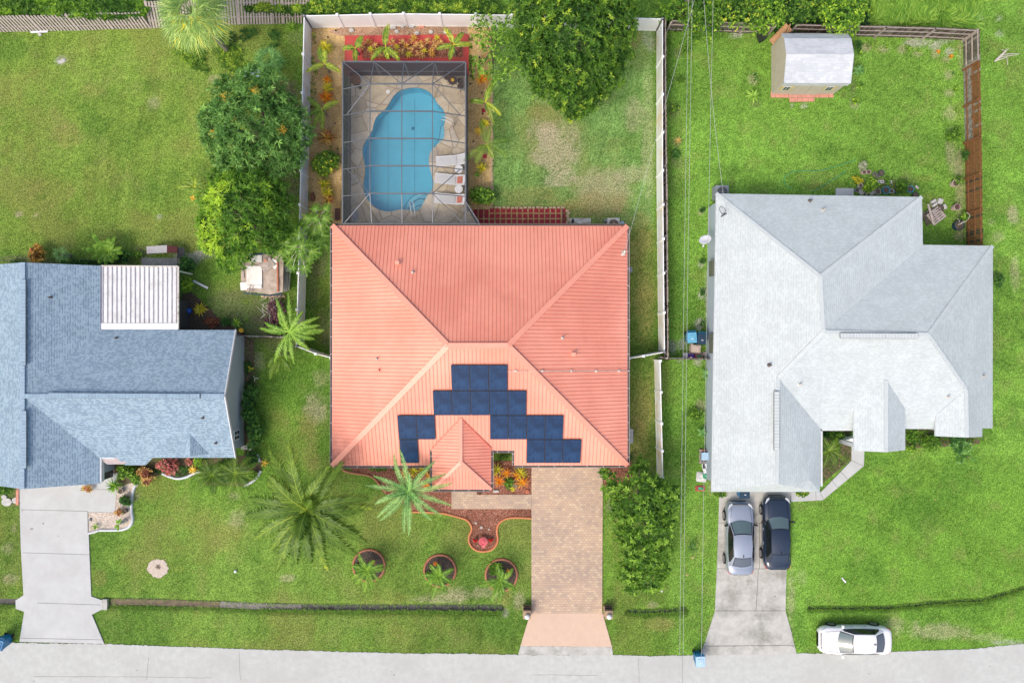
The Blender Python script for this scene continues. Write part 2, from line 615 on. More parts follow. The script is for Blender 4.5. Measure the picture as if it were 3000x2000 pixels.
plain('rear_glass_grey', (0.10, 0.12, 0.15), 0.08, 0.05, 2, spec=0.8)
plain('paint_silver', (0.36, 0.41, 0.50), 0.28, 0.02, 1, metal=0.45, coat=0.6)
plain('paint_navy', (0.018, 0.032, 0.062), 0.2, 0.05, 1, metal=0.2, coat=1.0)
plain('paint_white', (0.80, 0.81, 0.85), 0.3, 0.02, 1, coat=0.6)
plain('trim_black', (0.015, 0.015, 0.018), 0.4, 0.1, 4)
plain('window_glass', (0.05, 0.07, 0.08), 0.08, 0.1, 2, spec=0.8)
plain('debris_white', (0.80, 0.79, 0.76), 0.8, 0.05, 3, dirt=(0.66, 0.60, 0.52), dscale=1.2)
plain('debris_brown', (0.48, 0.40, 0.33), 0.9, 0.35, 5, dirt=(0.22, 0.17, 0.13), dscale=2.5)
plain('leaf_litter', (0.62, 0.42, 0.22), 0.9, 0.3, 5)
plain('gold_leaf', (0.60, 0.36, 0.02), 0.6, 0.3, 5)

shingle('shingle_blue', (0.30, 0.405, 0.495), (0.225, 0.32, 0.41), (0.13, 0.20, 0.29), 0.25, 0.14, thr=(0.6, 0.85), line=0.022)
shingle('shingle_white', (0.54, 0.60, 0.615), (0.50, 0.56, 0.575), (0.41, 0.465, 0.48), 0.30, 0.15, big=(0.93, 1.05), line=0.020)
shingle('shingle_shed', (0.58, 0.61, 0.65), (0.51, 0.55, 0.59), (0.44, 0.48, 0.52), 0.40, 0.17, line=0.012)

pebble('gravel_tan', [(0.0, (0.42, 0.26, 0.08)), (0.4, (0.62, 0.43, 0.17)), (0.8, (0.72, 0.54, 0.28)), (1, (0.80, 0.70, 0.50))], 30)
pebble('gravel_pink', [(0.0, (0.26, 0.13, 0.08)), (0.5, (0.48, 0.30, 0.20)), (1, (0.62, 0.50, 0.38))], 30)
pebble('mulch_red', [(0.0, (0.10, 0.03, 0.02)), (0.5, (0.30, 0.11, 0.07)), (0.85, (0.45, 0.21, 0.15)), (1, (0.62, 0.42, 0.34))], 30)
pebble('mulch_dark', [(0.0, (0.03, 0.025, 0.022)), (0.6, (0.10, 0.08, 0.07)), (1, (0.20, 0.17, 0.15))], 28)
pebble('pebble_white', [(0.0, (0.50, 0.36, 0.28)), (0.35, (0.68, 0.60, 0.52)), (1, (0.82, 0.80, 0.76))], 24)


def flagstone():
    m, n, b, o = _new('flagstone')
    v = coord(n, 'World')
    nz = noise(n, v, 1.5, 2)
    t = n.nodes.new('ShaderNodeTexVoronoi')
    t.feature = 'DISTANCE_TO_EDGE'
    t2 = n.nodes.new('ShaderNodeTexVoronoi')
    for q in (t, t2):
        q.inputs['Scale'].default_value = 0.85
        q.inputs['Randomness'].default_value = 1.0
        n.links.new(v, q.inputs['Vector'])
    s = n.nodes.new('ShaderNodeSeparateColor')
    n.links.new(t2.outputs['Color'], s.inputs[0])
    r = ramp(n, [(0, (0.46, 0.38, 0.27)), (0.4, (0.56, 0.48, 0.35)), (0.75, (0.60, 0.53, 0.42)), (1, (0.44, 0.40, 0.34))])
    n.links.new(s.outputs[1], r.inputs[0])
    f = noise(n, v, 1.3, 6, 0.7)
    r2 = ramp(n, [(0.3, (0.72, 0.72, 0.74)), (0.6, (1.08, 1.08, 1.06))])
    n.links.new(f, r2.inputs[0])
    c = mixc(n, 1.0, r.outputs[0], r2.outputs[0], 'MULTIPLY')
    q = ramp(n, [(0.0, (1, 1, 1)), (0.035, (0, 0, 0))])
    n.links.new(t.outputs['Distance'], q.inputs[0])
    k = mixc(n, 0.75, (0, 0, 0), q.outputs[0])
    c = mixc(n, k, c, (0.22, 0.17, 0.12))
    n.links.new(c, b.inputs['Base Color'])
    b.inputs['Roughness'].default_value = 0.85


def pavers():
    m, n, b, o = _new('driveway_paver')
    v = coord(n, 'World')
    t = n.nodes.new('ShaderNodeTexBrick')
    t.offset = 0.5
    t.inputs['Scale'].default_value = 1.0
    t.inputs['Brick Width'].default_value = 0.235
    t.inputs['Row Height'].default_value = 0.155
    t.inputs['Mortar Size'].default_value = 0.006
    t.inputs['Color1'].default_value = (0, 0, 0, 1)
    t.inputs['Color2'].default_value = (1, 1, 1, 1)
    t.inputs['Mortar'].default_value = (0.5, 0.5, 0.5, 1)
    n.links.new(v, t.inputs['Vector'])
    r = ramp(n, [(0.05, (0.44, 0.345, 0.28)), (0.3, (0.50, 0.375, 0.285)), (0.7, (0.52, 0.395, 0.295)), (0.95, (0.58, 0.465, 0.335))])
    n.links.new(t.outputs['Color'], r.inputs[0])
    f = noise(n, v, 0.5, 4)
    r2 = ramp(n, [(0.35, (0.88, 0.88, 0.9)), (0.65, (1.08, 1.05, 1.02))])
    n.links.new(f, r2.inputs[0])
    c = mixc(n, 1.0, r.outputs[0], r2.outputs[0], 'MULTIPLY')
    c = mixc(n, t.outputs['Fac'], c, (0.27, 0.19, 0.135))
    n.links.new(c, b.inputs['Base Color'])
    b.inputs['Roughness'].default_value = 0.85
    bump(n, b, c, 0.2, 0.01)


def solarmat():
    m, n, b, o = _new('solar_cell')
    v = coord(n, 'UV')
    t = n.nodes.new('ShaderNodeTexBrick')
    t.offset = 0.0
    t.inputs['Scale'].default_value = 1.0
    t.inputs['Brick Width'].default_value = 0.085
    t.inputs['Row Height'].default_value = 0.165
    t.inputs['Mortar Size'].default_value = 0.003
    t.inputs['Color1'].default_value = (0.007, 0.024, 0.070, 1)
    t.inputs['Color2'].default_value = (0.010, 0.034, 0.098, 1)
    t.inputs['Mortar'].default_value = (0.03, 0.055, 0.11, 1)
    n.links.new(v, t.inputs['Vector'])
    f = noise(n, v, 1.1, 4, 0.6)
    r2 = ramp(n, [(0.3, (0.75, 0.75, 0.8)), (0.65, (1.5, 1.7, 1.6))])
    n.links.new(f, r2.inputs[0])
    c = mixc(n, 1.0, t.outputs['Color'], r2.outputs[0], 'MULTIPLY')
    n.links.new(c, b.inputs['Base Color'])
    b.inputs['Roughness'].default_value = 0.4
    b.inputs['Specular IOR Level'].default_value = 0.25


def screenmat(name, c, a):
    m, n, b, o = _new(name)
    b.inputs['Base Color'].default_value = c4(c)
    b.inputs['Roughness'].default_value = 0.9
    t = n.nodes.new('ShaderNodeBsdfTransparent')
    x = n.nodes.new('ShaderNodeMixShader')
    x.inputs[0].default_value = a
    n.links.new(t.outputs[0], x.inputs[1])
    n.links.new(b.outputs[0], x.inputs[2])
    n.links.new(x.outputs[0], o.inputs[0])


def watermat():
    m, n, b, o = _new('pool_water')
    n.nodes.remove(b)
    t = n.nodes.new('ShaderNodeBsdfTransparent')
    t.inputs[0].default_value = (0.72, 0.93, 0.98, 1)
    g = n.nodes.new('ShaderNodeBsdfGlossy')
    g.inputs['Roughness'].default_value = 0.04
    fr = n.nodes.new('ShaderNodeFresnel')
    fr.inputs[0].default_value = 1.33
    x = n.nodes.new('ShaderNodeMixShader')
    n.links.new(fr.outputs[0], x.inputs[0])
    n.links.new(t.outputs[0], x.inputs[1])
    n.links.new(g.outputs[0], x.inputs[2])
    n.links.new(x.outputs[0], o.inputs[0])
    v = coord(n, 'World')
    f = noise(n, v, 3, 3)
    bm_ = n.nodes.new('ShaderNodeBump')
    bm_.inputs['Strength'].default_value = 0.15
    bm_.inputs['Distance'].default_value = 0.02
    n.links.new(f, bm_.inputs['Height'])
    n.links.new(bm_.outputs[0], g.inputs['Normal'])
    n.links.new(bm_.outputs[0], fr.inputs['Normal'])


flagstone(); pavers(); solarmat(); watermat()
screenmat('screen_roof', (0.16, 0.17, 0.18), 0.13)
screenmat('screen_wall', (0.038, 0.044, 0.055), 0.9)

# ground: colour attribute of the turf times fine blade noise
def lawnmat():
    m, n, b, o = _new('lawn_grass')
    v = coord(n, 'World')
    a = n.nodes.new('ShaderNodeAttribute')
    a.attribute_name = 'turf'
    f1 = noise(n, v, 12.0, 4, 0.8)
    r1 = ramp(n, [(0.34, (0.22, 0.30, 0.22)), (0.5, (0.90, 0.94, 0.88)), (0.66, (1.85, 1.62, 1.8))])
    n.links.new(f1, r1.inputs[0])
    c = mixc(n, 1.0, a.outputs['Color'], r1.outputs[0], 'MULTIPLY')
    f2 = noise(n, v, 2.2, 5, 0.7)
    r2 = ramp(n, [(0.3, (0.92, 0.95, 0.92)), (0.55, (1.0, 1.0, 1.0)), (0.75, (1.08, 1.05, 1.1))])
    n.links.new(f2, r2.inputs[0])
    c = mixc(n, 1.0, c, r2.outputs[0], 'MULTIPLY')
    n.links.new(c, b.inputs['Base Color'])
    b.inputs['Roughness'].default_value = 0.95
    b.inputs['Specular IOR Level'].default_value = 0.1
    bump(n, b, f1, 0.6, 0.04)


lawnmat()

leafmat('leaf_mango', [(0, (0.022, 0.062, 0.014)), (0.5, (0.065, 0.145, 0.036)), (0.85, (0.14, 0.25, 0.075)), (1, (0.20, 0.34, 0.10))])
leafmat('leaf_lime', [(0, (0.025, 0.075, 0.010)), (0.5, (0.095, 0.19, 0.02)), (1, (0.30, 0.40, 0.04))])
leafmat('leaf_yellowgreen', [(0, (0.018, 0.055, 0.008)), (0.45, (0.075, 0.155, 0.020)), (0.8, (0.22, 0.30, 0.035)), (1, (0.46, 0.42, 0.05))])
leafmat('leaf_bright', [(0, (0.024, 0.068, 0.008)), (0.5, (0.082, 0.165, 0.018)), (1, (0.22, 0.33, 0.055))])
leafmat('leaf_dark', [(0, (0.010, 0.035, 0.010)), (0.5, (0.030, 0.090, 0.018)), (1, (0.09, 0.19, 0.04))])
leafmat('leaf_palm', [(0, (0.025, 0.055, 0.008)), (0.5, (0.085, 0.148, 0.020)), (0.85, (0.22, 0.28, 0.045)), (1, (0.50, 0.42, 0.04))])
leafmat('leaf_palm_blue', [(0, (0.028, 0.090, 0.022)), (0.5, (0.10, 0.21, 0.07)), (1, (0.28, 0.42, 0.17))])
leafmat('leaf_cabbage', [(0, (0.06, 0.12, 0.04)), (0.5, (0.18, 0.27, 0.09)), (0.88, (0.36, 0.42, 0.16)), (1, (0.55, 0.36, 0.03))])
leafmat('leaf_papaya', [(0, (0.028, 0.08, 0.010)), (0.5, (0.09, 0.18, 0.022)), (1, (0.24, 0.35, 0.075))])
leafmat('leaf_croton', [(0, (0.10, 0.05, 0.015)), (0.35, (0.42, 0.24, 0.04)), (0.7, (0.62, 0.42, 0.10)), (1, (0.45, 0.08, 0.04))])
leafmat('leaf_ti', [(0, (0.12, 0.035, 0.03)), (0.4, (0.36, 0.15, 0.07)), (0.75, (0.58, 0.42, 0.15)), (1, (0.30, 0.34, 0.08))])
leafmat('leaf_orange', [(0, (0.45, 0.10, 0.008)), (0.5, (0.65, 0.22, 0.01)), (1, (0.60, 0.38, 0.04))])
leafmat('leaf_yellow', [(0, (0.16, 0.22, 0.02)), (0.5, (0.45, 0.42, 0.03)), (1, (0.70, 0.52, 0.04))])
leafmat('leaf_pink', [(0, (0.08, 0.12, 0.03)), (0.4, (0.40, 0.10, 0.10)), (1, (0.70, 0.25, 0.25))])
leafmat('leaf_gold', [(0, (0.55, 0.30, 0.01)), (1, (0.85, 0.50, 0.10))])
leafmat('leaf_purple', [(0, (0.05, 0.02, 0.03)), (0.6, (0.14, 0.07, 0.09)), (1, (0.28, 0.16, 0.18))])
leafmat('leaf_grey', [(0, (0.20, 0.24, 0.16)), (1, (0.50, 0.54, 0.42))])
leafmat('grass_tall', [(0, (0.05, 0.12, 0.02)), (0.5, (0.14, 0.27, 0.04)), (1, (0.34, 0.46, 0.10))])
leafmat('dry_frond', [(0, (0.20, 0.12, 0.05)), (1, (0.50, 0.36, 0.20))])

# ------------------------------------------------------------------ the ground
NR = np.random.RandomState(5)


def vnoise(X, Y, cell, seed):
    r = np.random.RandomState(seed)
    g = r.rand(256, 256)
    x = X / cell + 1000.37; y = Y / cell + 1000.71
    xi = np.floor(x).astype(int); yi = np.floor(y).astype(int)
    fx = x - xi; fy = y - yi
    fx = fx * fx * (3 - 2 * fx); fy = fy * fy * (3 - 2 * fy)
    a = g[xi % 256, yi % 256]; b = g[(xi + 1) % 256, yi % 256]
    c = g[xi % 256, (yi + 1) % 256]; d = g[(xi + 1) % 256, (yi + 1) % 256]
    return (a * (1 - fx) + b * fx) * (1 - fy) + (c * (1 - fx) + d * fx) * fy


def fbm(X, Y, cell, seed, octs=4):
    s = 0; a = 1; t = 0
    for k in range(octs):
        s = s + a * vnoise(X, Y, cell / 2 ** k, seed + k); t += a; a *= 0.55
    return s / t


DITCH = [
    [(-60, 1765), (50, 1765)],
    [(310, 1765), (450, 1767), (640, 1773), (760, 1780), (1000, 1783), (1250, 1784), (1472, 1785)],
    [(1842, 1792), (1900, 1794), (1960, 1791), (2012, 1787)],
    [(2374, 1783), (2500, 1783), (2620, 1781), (2740, 1768), (2880, 1760), (2960, 1738), (3080, 1700)],
]
DITCH_W = [0.36, 0.46, 0.32, 0.26]

POOL = [(1195, 260), (1222, 258), (1250, 265), (1268, 281), (1281, 303), (1297, 320), (1304, 335), (1305, 352), (1301, 370), (1302, 388), (1300, 405), (1286, 420), (1268, 437), (1258, 456), (1257, 478), (1262, 503), (1270, 530), (1270, 548), (1262, 562), (1250, 577), (1240, 597), (1229, 613), (1213, 620), (1195, 615), (1170, 615), (1145, 620), (1120, 618), (1099, 608), (1081, 590), (1069, 570), (1065, 545), (1069, 512), (1070, 488), (1063, 455), (1064, 430), (1076, 408), (1090, 385), (1099, 352), (1111, 336), (1130, 320), (1143, 300), (1156, 280), (1173, 266)]
POOL = [(1480 + (x - 1480) * 1.0, y) for x, y in POOL]


def seg_dist(X, Y, a, b):
    ax, ay, bx, by = a[0], a[1], b[0], b[1]
    dx, dy = bx - ax, by - ay
    t = np.clip(((X - ax) * dx + (Y - ay) * dy) / (dx * dx + dy * dy), 0, 1)
    return np.hypot(X - ax - t * dx, Y - ay - t * dy)


def build_ground():
    st = 0.16
    xs = np.arange(-44, 44.01, st); ys = np.arange(-30, 32.01, st)
    X, Y = np.meshgrid(xs, ys)
    n4 = fbm(X, Y, 0.55, 71, 2); n1 = fbm(X, Y, 3.2, 11); n2 = fbm(X, Y, 1.1, 31, 3); n3 = fbm(X, Y, 8.0, 51, 3)
    PX = 1480 + X * 44; PY = 1010 - Y * 44
    base = np.zeros(X.shape + (3,))
    green = np.array([0.125, 0.235, 0.026])
    base[:] = green
    def zone(mask, c):
        nonlocal base
        base = base * (1 - mask[..., None]) + np.array(c) * mask[..., None]
    def sm(a, lo, hi):
        t = np.clip((a - lo) / (hi - lo), 0, 1); return t * t * (3 - 2 * t)
    # left back lawn: warmer and yellower; right yard: fresh saturated green; middle yard: paler
    zone(sm(860 - PX, 0, 120) * sm(820 - PY, 0, 100), (0.178, 0.272, 0.036))
    zone(sm(PX - 1945, 0, 30), (0.170, 0.325, 0.038))
    zone(sm(PX - 900, 0, 60) * sm(1925 - PX, 0, 20) * sm(700 - PY, 0, 50), (0.190, 0.335, 0.070))
    zone(sm(PX - 1830, 0, 10) * sm(1925 - PX, 0, 10) * sm(PY - 640, 0, 50) * sm(1400 - PY, 0, 60), (0.150, 0.210, 0.035))
    zone(sm(1900 - PX, 0, 400) * sm(PY - 1400, 0, 100), (0.148, 0.245, 0.033))
    zone(sm(PX - 2300, 0, 150) * sm(PY - 1300, 0, 150), (0.135, 0.265, 0.028))
    # broad tonal drift
    rr5 = np.random.RandomState(3).rand(*X.shape)
    k = (n3 - 0.5) * 0.7 + (rr5 - .5) * .4 + (n4 - .5) * .15
    for an, ar in ((-.45, PX > 2200), (1.45, PX < 2200)):
        u = X * math.cos(an) + Y * math.sin(an); v_ = -X * math.sin(an) + Y * math.cos(an)
        k = k + np.where(ar, (vnoise(u / 6, v_, .45, 91) - .5) * .28, 0)
    base *= (1 + k)[..., None]
    br = sm(n1, 0.50, 0.74) * 0.38 * sm(2000 - PX, -100, 300)
    zone(br, (0.25, 0.225, 0.055))
    br = sm(n2, 0.56, 0.78) * 0.35
    zone(br, (0.23, 0.26, 0.06))
    dk = sm(0.46 - n1, 0.0, 0.16) * 0.42
    zone(dk, (0.065, 0.160, 0.018))
    # dry, worn or darker patches: (px, py, rx, ry, colour, strength)
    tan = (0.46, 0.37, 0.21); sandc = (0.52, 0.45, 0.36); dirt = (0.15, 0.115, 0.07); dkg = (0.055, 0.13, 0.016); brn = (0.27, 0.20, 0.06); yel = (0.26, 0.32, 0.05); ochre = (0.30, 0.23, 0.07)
    B = [(1630, 440, 75, 95, tan, .85), (1590, 390, 45, 50, tan, .6), (1860, 325, 35, 60, tan, .5), (1640, 525, 60, 25, tan, .7), (1760, 560, 90, 70, tan, .6),
         (1740, 600, 120, 40, ochre, .7), (1850, 510, 50, 30, tan, .5), (1900, 400, 22, 250, tan, .4), (1560, 570, 80, 30, ochre, .5), (1620, 610, 130, 22, ochre, .6),
         (1870, 700, 55, 120, ochre, .6), (1880, 900, 45, 110, ochre, .6), (1880, 1180, 35, 90, ochre, .55), (1870, 1290, 35, 60, ochre, .5),
         (1905, 100, 25, 60, sandc, .6), (1840, 100, 60, 40, brn, .5), (1760, 270, 60, 40, ochre, .4), (1615, 330, 60, 40, ochre, .5),
         (925, 1190, 38, 50, tan, .7), (900, 1250, 30, 50, ochre, .6), (915, 1340, 30, 45, ochre, .5), (940, 1110, 30, 30, tan, .35),
         (180, 180, 18, 12, sandc, .7), (62, 630, 14, 10, tan, .8), (115, 632, 10, 6, tan, .7), (470, 635, 7, 7, sandc, .6),
         (200, 400, 45, 40, brn, .5), (455, 310, 30, 30, tan, .45), (270, 270, 40, 20, brn, .35), (150, 560, 90, 50, brn, .4), (290, 520, 80, 60, brn, .25),
         (320, 690, 120, 20, dkg, .5), (450, 250, 35, 25, dkg, .6), (330, 290, 40, 35, dkg, .4), (560, 300, 30, 60, ochre, .35), (620, 560, 30, 40, brn, .4), (632, 232, 22, 12, tan, .6),
         (820, 520, 70, 60, dirt, .9), (850, 560, 35, 90, dirt, .85), (820, 270, 60, 50, dirt, .7), (860, 300, 25, 70, dirt, .8), (790, 700, 60, 20, dirt, .6),
         (700, 900, 130, 50, dirt, .75), (770, 960, 90, 40, dirt, .8), (620, 960, 70, 25, dirt, .7), (830, 1000, 50, 40, dirt, .6),
         (940, 760, 26, 60, dirt, .75), (920, 830, 20, 90, dirt, .55), (950, 960, 22, 60, dirt, .6), (935, 900, 14, 50, yel, .3), (955, 1000, 18, 30, dirt, .6),
         (540, 760, 60, 20, sandc, .7), (605, 745, 40, 12, sandc, .7), (420, 740, 40, 25, dirt, .7), (250, 770, 230, 14, dirt, .7), (50, 760, 70, 12, dirt, .6),
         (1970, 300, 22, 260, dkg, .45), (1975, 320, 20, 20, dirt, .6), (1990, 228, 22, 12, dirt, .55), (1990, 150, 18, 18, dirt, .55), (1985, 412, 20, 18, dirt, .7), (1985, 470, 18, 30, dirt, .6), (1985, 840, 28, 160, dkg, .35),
         (1990, 640, 18, 100, dkg, .3), (2870, 200, 12, 130, dkg, .5), (2160, 98, 24, 10, sandc, .85), (2700, 118, 45, 14, sandc, .8), (2745, 128, 35, 16, sandc, .8), (2790, 145, 14, 14, sandc, .8), (2770, 112, 40, 10, sandc, .5),  # long dark green strips beside fences paint their cast shade
         (2598, 140, 18, 12, tan, .6), (2650, 140, 16, 16, tan, .6), (2697, 152, 15, 10, tan, .7), (2748, 152, 14, 12, tan, .7), (2782, 168, 14, 12, tan, .7), (2790, 215, 16, 16, tan, .7), (2789, 268, 18, 14, tan, .6), (2790, 325, 22, 22, tan, .6),
         (2795, 440, 18, 70, tan, .55), (2820, 470, 14, 60, dirt, .5), (2824, 150, 8, 60, tan, .6), (2508, 300, 18, 20, tan, .6), (2505, 250, 12, 40, dirt, .55), (2505, 190, 12, 40, dirt, .5),
         (2545, 135, 15, 12, tan, .7), (2218, 300, 20, 14, dirt, .6), (2212, 228, 18, 20, tan, .6), (2360, 308, 12, 10, sandc, .6), (2325, 305, 8, 8, sandc, .5),
         (2940, 45, 18, 14, sandc, .6), (2880, 45, 18, 10, sandc, .5), (2940, 90, 14, 12, sandc, .5), (2980, 630, 18, 30, tan, .7), (2935, 690, 20, 20, tan, .4), (2985, 800, 15, 60, tan, .45), (2915, 648, 12, 10, tan, .4),
         (2820, 560, 16, 120, tan, .5), (2820, 690, 20, 20, tan, .6), (2740, 600, 50, 40, brn, .45), (2720, 520, 30, 12, brn, .4), (2600, 540, 90, 28, dirt, .75), (2420, 545, 60, 14, brn, .4), (2120, 500, 60, 22, dkg, .5),
         (2080, 870, 12, 110, sandc, .75), (2060, 860, 13, 17, sandc, .8), (2052, 948, 17, 20, sandc, .85), (2057, 772, 9, 10, sandc, .7), (2056, 620, 10, 12, tan, .6),
         (1970, 1020, 25, 26, (0.20, 0.19, 0.17), .95), (2000, 1010, 12, 20, (0.22, 0.2, 0.18), .9), (2045, 1062, 15, 12, sandc, .7), (1993, 1058, 10, 8, sandc, .6), (2055, 1190, 18, 24, tan, .6), (2080, 1220, 8, 40, tan, .5), (2083, 1410, 12, 40, tan, .5),
         (1848, 1360, 20, 25, dirt, .5), (1905, 1385, 20, 30, dirt, .6), (1795, 1480, 20, 40, (0.2, 0.22, 0.12), .6), (1848, 1590, 60, 50, dkg, .35), (1800, 1770, 18, 15, yel, .3),
         (1925, 1830, 60, 22, ochre, .5), (1915, 1770, 16, 12, tan, .5), (2750, 1850, 130, 25, tan, .55), (2650, 1830, 70, 20, tan, .45), (2480, 1825, 120, 18, (0.10, 0.12, 0.02), .5), (2900, 1870, 60, 15, tan, .4), (2960, 1885, 60, 8, sandc, .7),
         (2320, 1750, 14, 120, tan, .5), (2440, 1890, 40, 30, ochre, .4), (2350, 1690, 20, 30, tan, .3),
         (463, 1662, 0, 0, sandc, 0), (1290, 1752, 80, 18, tan, .55), (1390, 1735, 90, 22, tan, .5), (1350, 1776, 120, 5, tan, .6), (1520, 1760, 18, 25, tan, .6), (1485, 1740, 20, 40, ochre, .5),
         (40, 1690, 25, 18, tan, .5), (30, 1600, 20, 20, tan, .35), (50, 1545, 8, 12, tan, .5), (700, 1520, 40, 30, tan, .45), (660, 1570, 60, 50, ochre, .35), (300, 1690, 30, 30, brn, .5), (820, 1460, 26, 30, dirt, .5), (845, 1690, 30, 12, tan, .6),
         (400, 1450, 18, 16, tan, .5), (600, 1520, 30, 30, ochre, .35), (520, 1660, 30, 15, yel, .4), (690, 1450, 20, 14, tan, .4), (1130, 1600, 70, 40, dkg, .35), (1340, 1620, 60, 40, dkg, .3),
         (340, 1450, 26, 70, tan, .9), (1478, 1795, 12, 10, sandc, .5), (60, 1455, 30, 30, dirt, .5),
         (660, 180, 60, 30, dkg, .3), (870, 110, 30, 30, dirt, .5), (910, 90, 18, 20, sandc, .4),
         (700, 1060, 40, 90, dkg, .35), (745, 1100, 18, 110, dirt, .6), (760, 1060, 18, 30, tan, .4)]
    for (bx, by, rx, ry, c, s) in B:
        if not rx: continue
        d = ((PX - bx) / rx) ** 2 + ((PY - by) / ry) ** 2
        m = np.exp(-d * 0.9)
        m = m * (-0.15 + 1.0 * n2 + .8 * n4 + .55 * rr5)
        m = sm(m, 0.28, 0.85) * s * .68
        zone(m, c)
    base *= np.array([.96, .99, 1.3])
    Z = np.zeros(X.shape)
    Z += (n1 - 0.5) * 0.03
    for path, wd in zip(DITCH, DITCH_W):
        g = [G(*p) for p in path]
        d = np.full(X.shape, 99.0)
        for a, b in zip(g[:-1], g[1:]):
            d = np.minimum(d, seg_dist(X, Y, a, b))
        Z -= 0.34 * (1 - sm(d, wd * 0.30, wd * 0.95))
    Z -= 0.02
    ny, nx = X.shape
    V = np.stack([X.ravel(), Y.ravel(), Z.ravel()], 1)
    idx = np.arange(nx * ny).reshape(ny, nx)
    F = np.stack([idx[:-1, :-1], idx[:-1, 1:], idx[1:, 1:], idx[1:, :-1]], -1)
    cxm = (X[:-1, :-1] + X[1:, 1:]) / 2; cym = (Y[:-1, :-1] + Y[1:, 1:]) / 2
    a = G(1040, 240); b = G(1350, 630)
    keep = ~((cxm > a.x) & (cxm < b.x) & (cym < a.y) & (cym > b.y))
    F = F[keep]
    me = bpy.data.meshes.new('lawn')
    me.vertices.add(len(V)); me.vertices.foreach_set('co', V.ravel())
    me.loops.add(F.size); me.loops.foreach_set('vertex_index', F.ravel())
    me.polygons.add(len(F))
    me.polygons.foreach_set('loop_start', np.arange(len(F)) * 4)
    me.polygons.foreach_set('loop_total', np.full(len(F), 4))
    me.update(calc_edges=True)
    me.polygons.foreach_set('use_smooth', np.ones(len(F), bool))
    at = me.attributes.new('turf', 'FLOAT_COLOR', 'POINT')
    C = np.concatenate([base.reshape(-1, 3), np.ones((len(V), 1))], 1)
    at.data.foreach_set('color', C.ravel())
    me.materials.append(MATS['lawn_grass'])
    o = bpy.data.objects.new('lawn', me)
    col.objects.link(o)
    tag(o, kind='structure')


build_ground()
# land beyond the lots, out to the horizon (a frame round the near lawn)
plain('far_land', (0.14, 0.25, 0.033), 0.95, 0.4, 0.08, kind='World')
mb = MB()
q = 1500.0
for (x0, y0, x1, y1) in ((-q, 32, q, q), (-q, -q, q, -30), (-q, -30, -44, 32), (44, -30, q, 32)):
    mb.poly([(x0, y0, -0.03), (x1, y0, -0.03), (x1, y1, -0.03), (x0, y1, -0.03)])
struct('ground', mb, 'far_land')

# road
edge = pts([(-1900, 1875), (0, 1881), (58, 1882), (300, 1885), (750, 1901), (1200, 1913), (1400, 1914), (1522, 1917), (1800, 1917), (1900, 1921), (2060, 1917), (2120, 1912), (2328, 1912), (2400, 1913), (2600, 1909), (2850, 1900), (2960, 1888), (3100, 1876), (4900, 1850)])
edge = jag(edge, 0.12, 0.035, closed=False)
far = pts([(4900, 2230), (-1900, 2240)])
mb = MB(); mb.prism([(p[0], p[1]) for p in far] + [(p[0], p[1]) for p in edge], -0.05, 0.014)
struct('road', mb, 'road_asphalt')
# crack sealing lines and oil spots in the road
mb = MB()
for a in ([(100, 1980), (400, 1981), (620, 1984)], [(1998, 1905), (1999, 2010)], [(700, 1905), (705, 1990)], [(1560, 1975), (1750, 1977)], [(1870, 1925), (1873, 1998)], [(436, 1925), (430, 1990)]):
    p = jag(pts(a), 0.3, 0.02, closed=False)
    mb.ribbon([(q.x, q.y) for q in p], 0.018, 0.015, 0.019)
struct('road_cracks', mb, 'joint_dark')
# ------------------------------------------------------------------ hard surfaces
def slab(name, poly, z0, z1, mat, kind='structure', jagged=0, z=0.0, **k):
    p = [(q.x, q.y) for q in pts(poly, z)]
    if jagged: p = jag(p, 0.14, jagged)
    mb = MB(); mb.prism(p, z0, z1)
    return struct(name, mb, mat, kind)


def lines(name, segs, z, mat='joint_dark', wd=0.022):
    mb = MB()
    for a, b in segs:
        mb.bar(G(a[0], a[1], z), G(b[0], b[1], z), wd, 0.006)
    return struct(name, mb, mat)


slab('driveway', [(57, 1400), (345, 1385), (338, 1500), (258, 1499), (262, 1600), (268, 1745), (300, 1757), (300, 1783), (270, 1799), (306, 1884), (58, 1878), (72, 1790), (47, 1781), (47, 1757), (70, 1742), (62, 1600)], -0.05, 0.045, 'concrete')
lines('driveway_joints', [((60, 1492), (258, 1497)), ((66, 1618), (262, 1624)), ((60, 1868), (300, 1873)), ((280, 1433), (340, 1434)), ((110, 1765), (295, 1771)), ((257, 1497), (257, 1560))], 0.048)
slab('driveway', [(1557, 1340), (1766, 1340), (1764, 1794), (1557, 1794)], -0.05, 0.05, 'driveway_paver')
slab('walkway', [(1323, 1425), (1397, 1425), (1397, 1448), (1556.5, 1448), (1556.5, 1490), (1323, 1490)], -0.05, 0.05, 'driveway_paver')
slab('driveway_apron', [(1554, 1794.5), (1765, 1794.5), (1793, 1893), (1525, 1890)], -0.05, 0.04, 'concrete_pink')
slab('driveway_lip', [(1525, 1890.5), (1793, 1893.5), (1796, 1918), (1518, 1916)], -0.05, 0.022, 'concrete_stained', jagged=0.02)
slab('driveway', [(2108, 1420), (2320, 1420), (2314, 1465), (2311, 1560), (2303, 1690), (2301, 1790), (2318, 1850), (2327, 1890), (2061, 1892), (2094, 1790), (2101, 1640)], -0.05, 0.045, 'concrete_stained')
slab('driveway_lip', [(2061, 1892.5), (2327, 1890.5), (2334, 1914), (2052, 1918)], -0.05, 0.03, 'concrete_stained', jagged=0.02)
lines('driveway_joints', [((2106, 1531), (2314, 1531)), ((2100, 1665), (2304, 1665)), ((2096, 1788), (2300, 1788)), ((2225, 1531), (2225, 1665)), ((2222, 1665), (2215, 1788)), ((2063, 1891), (2326, 1889))], 0.048, wd=0.03)
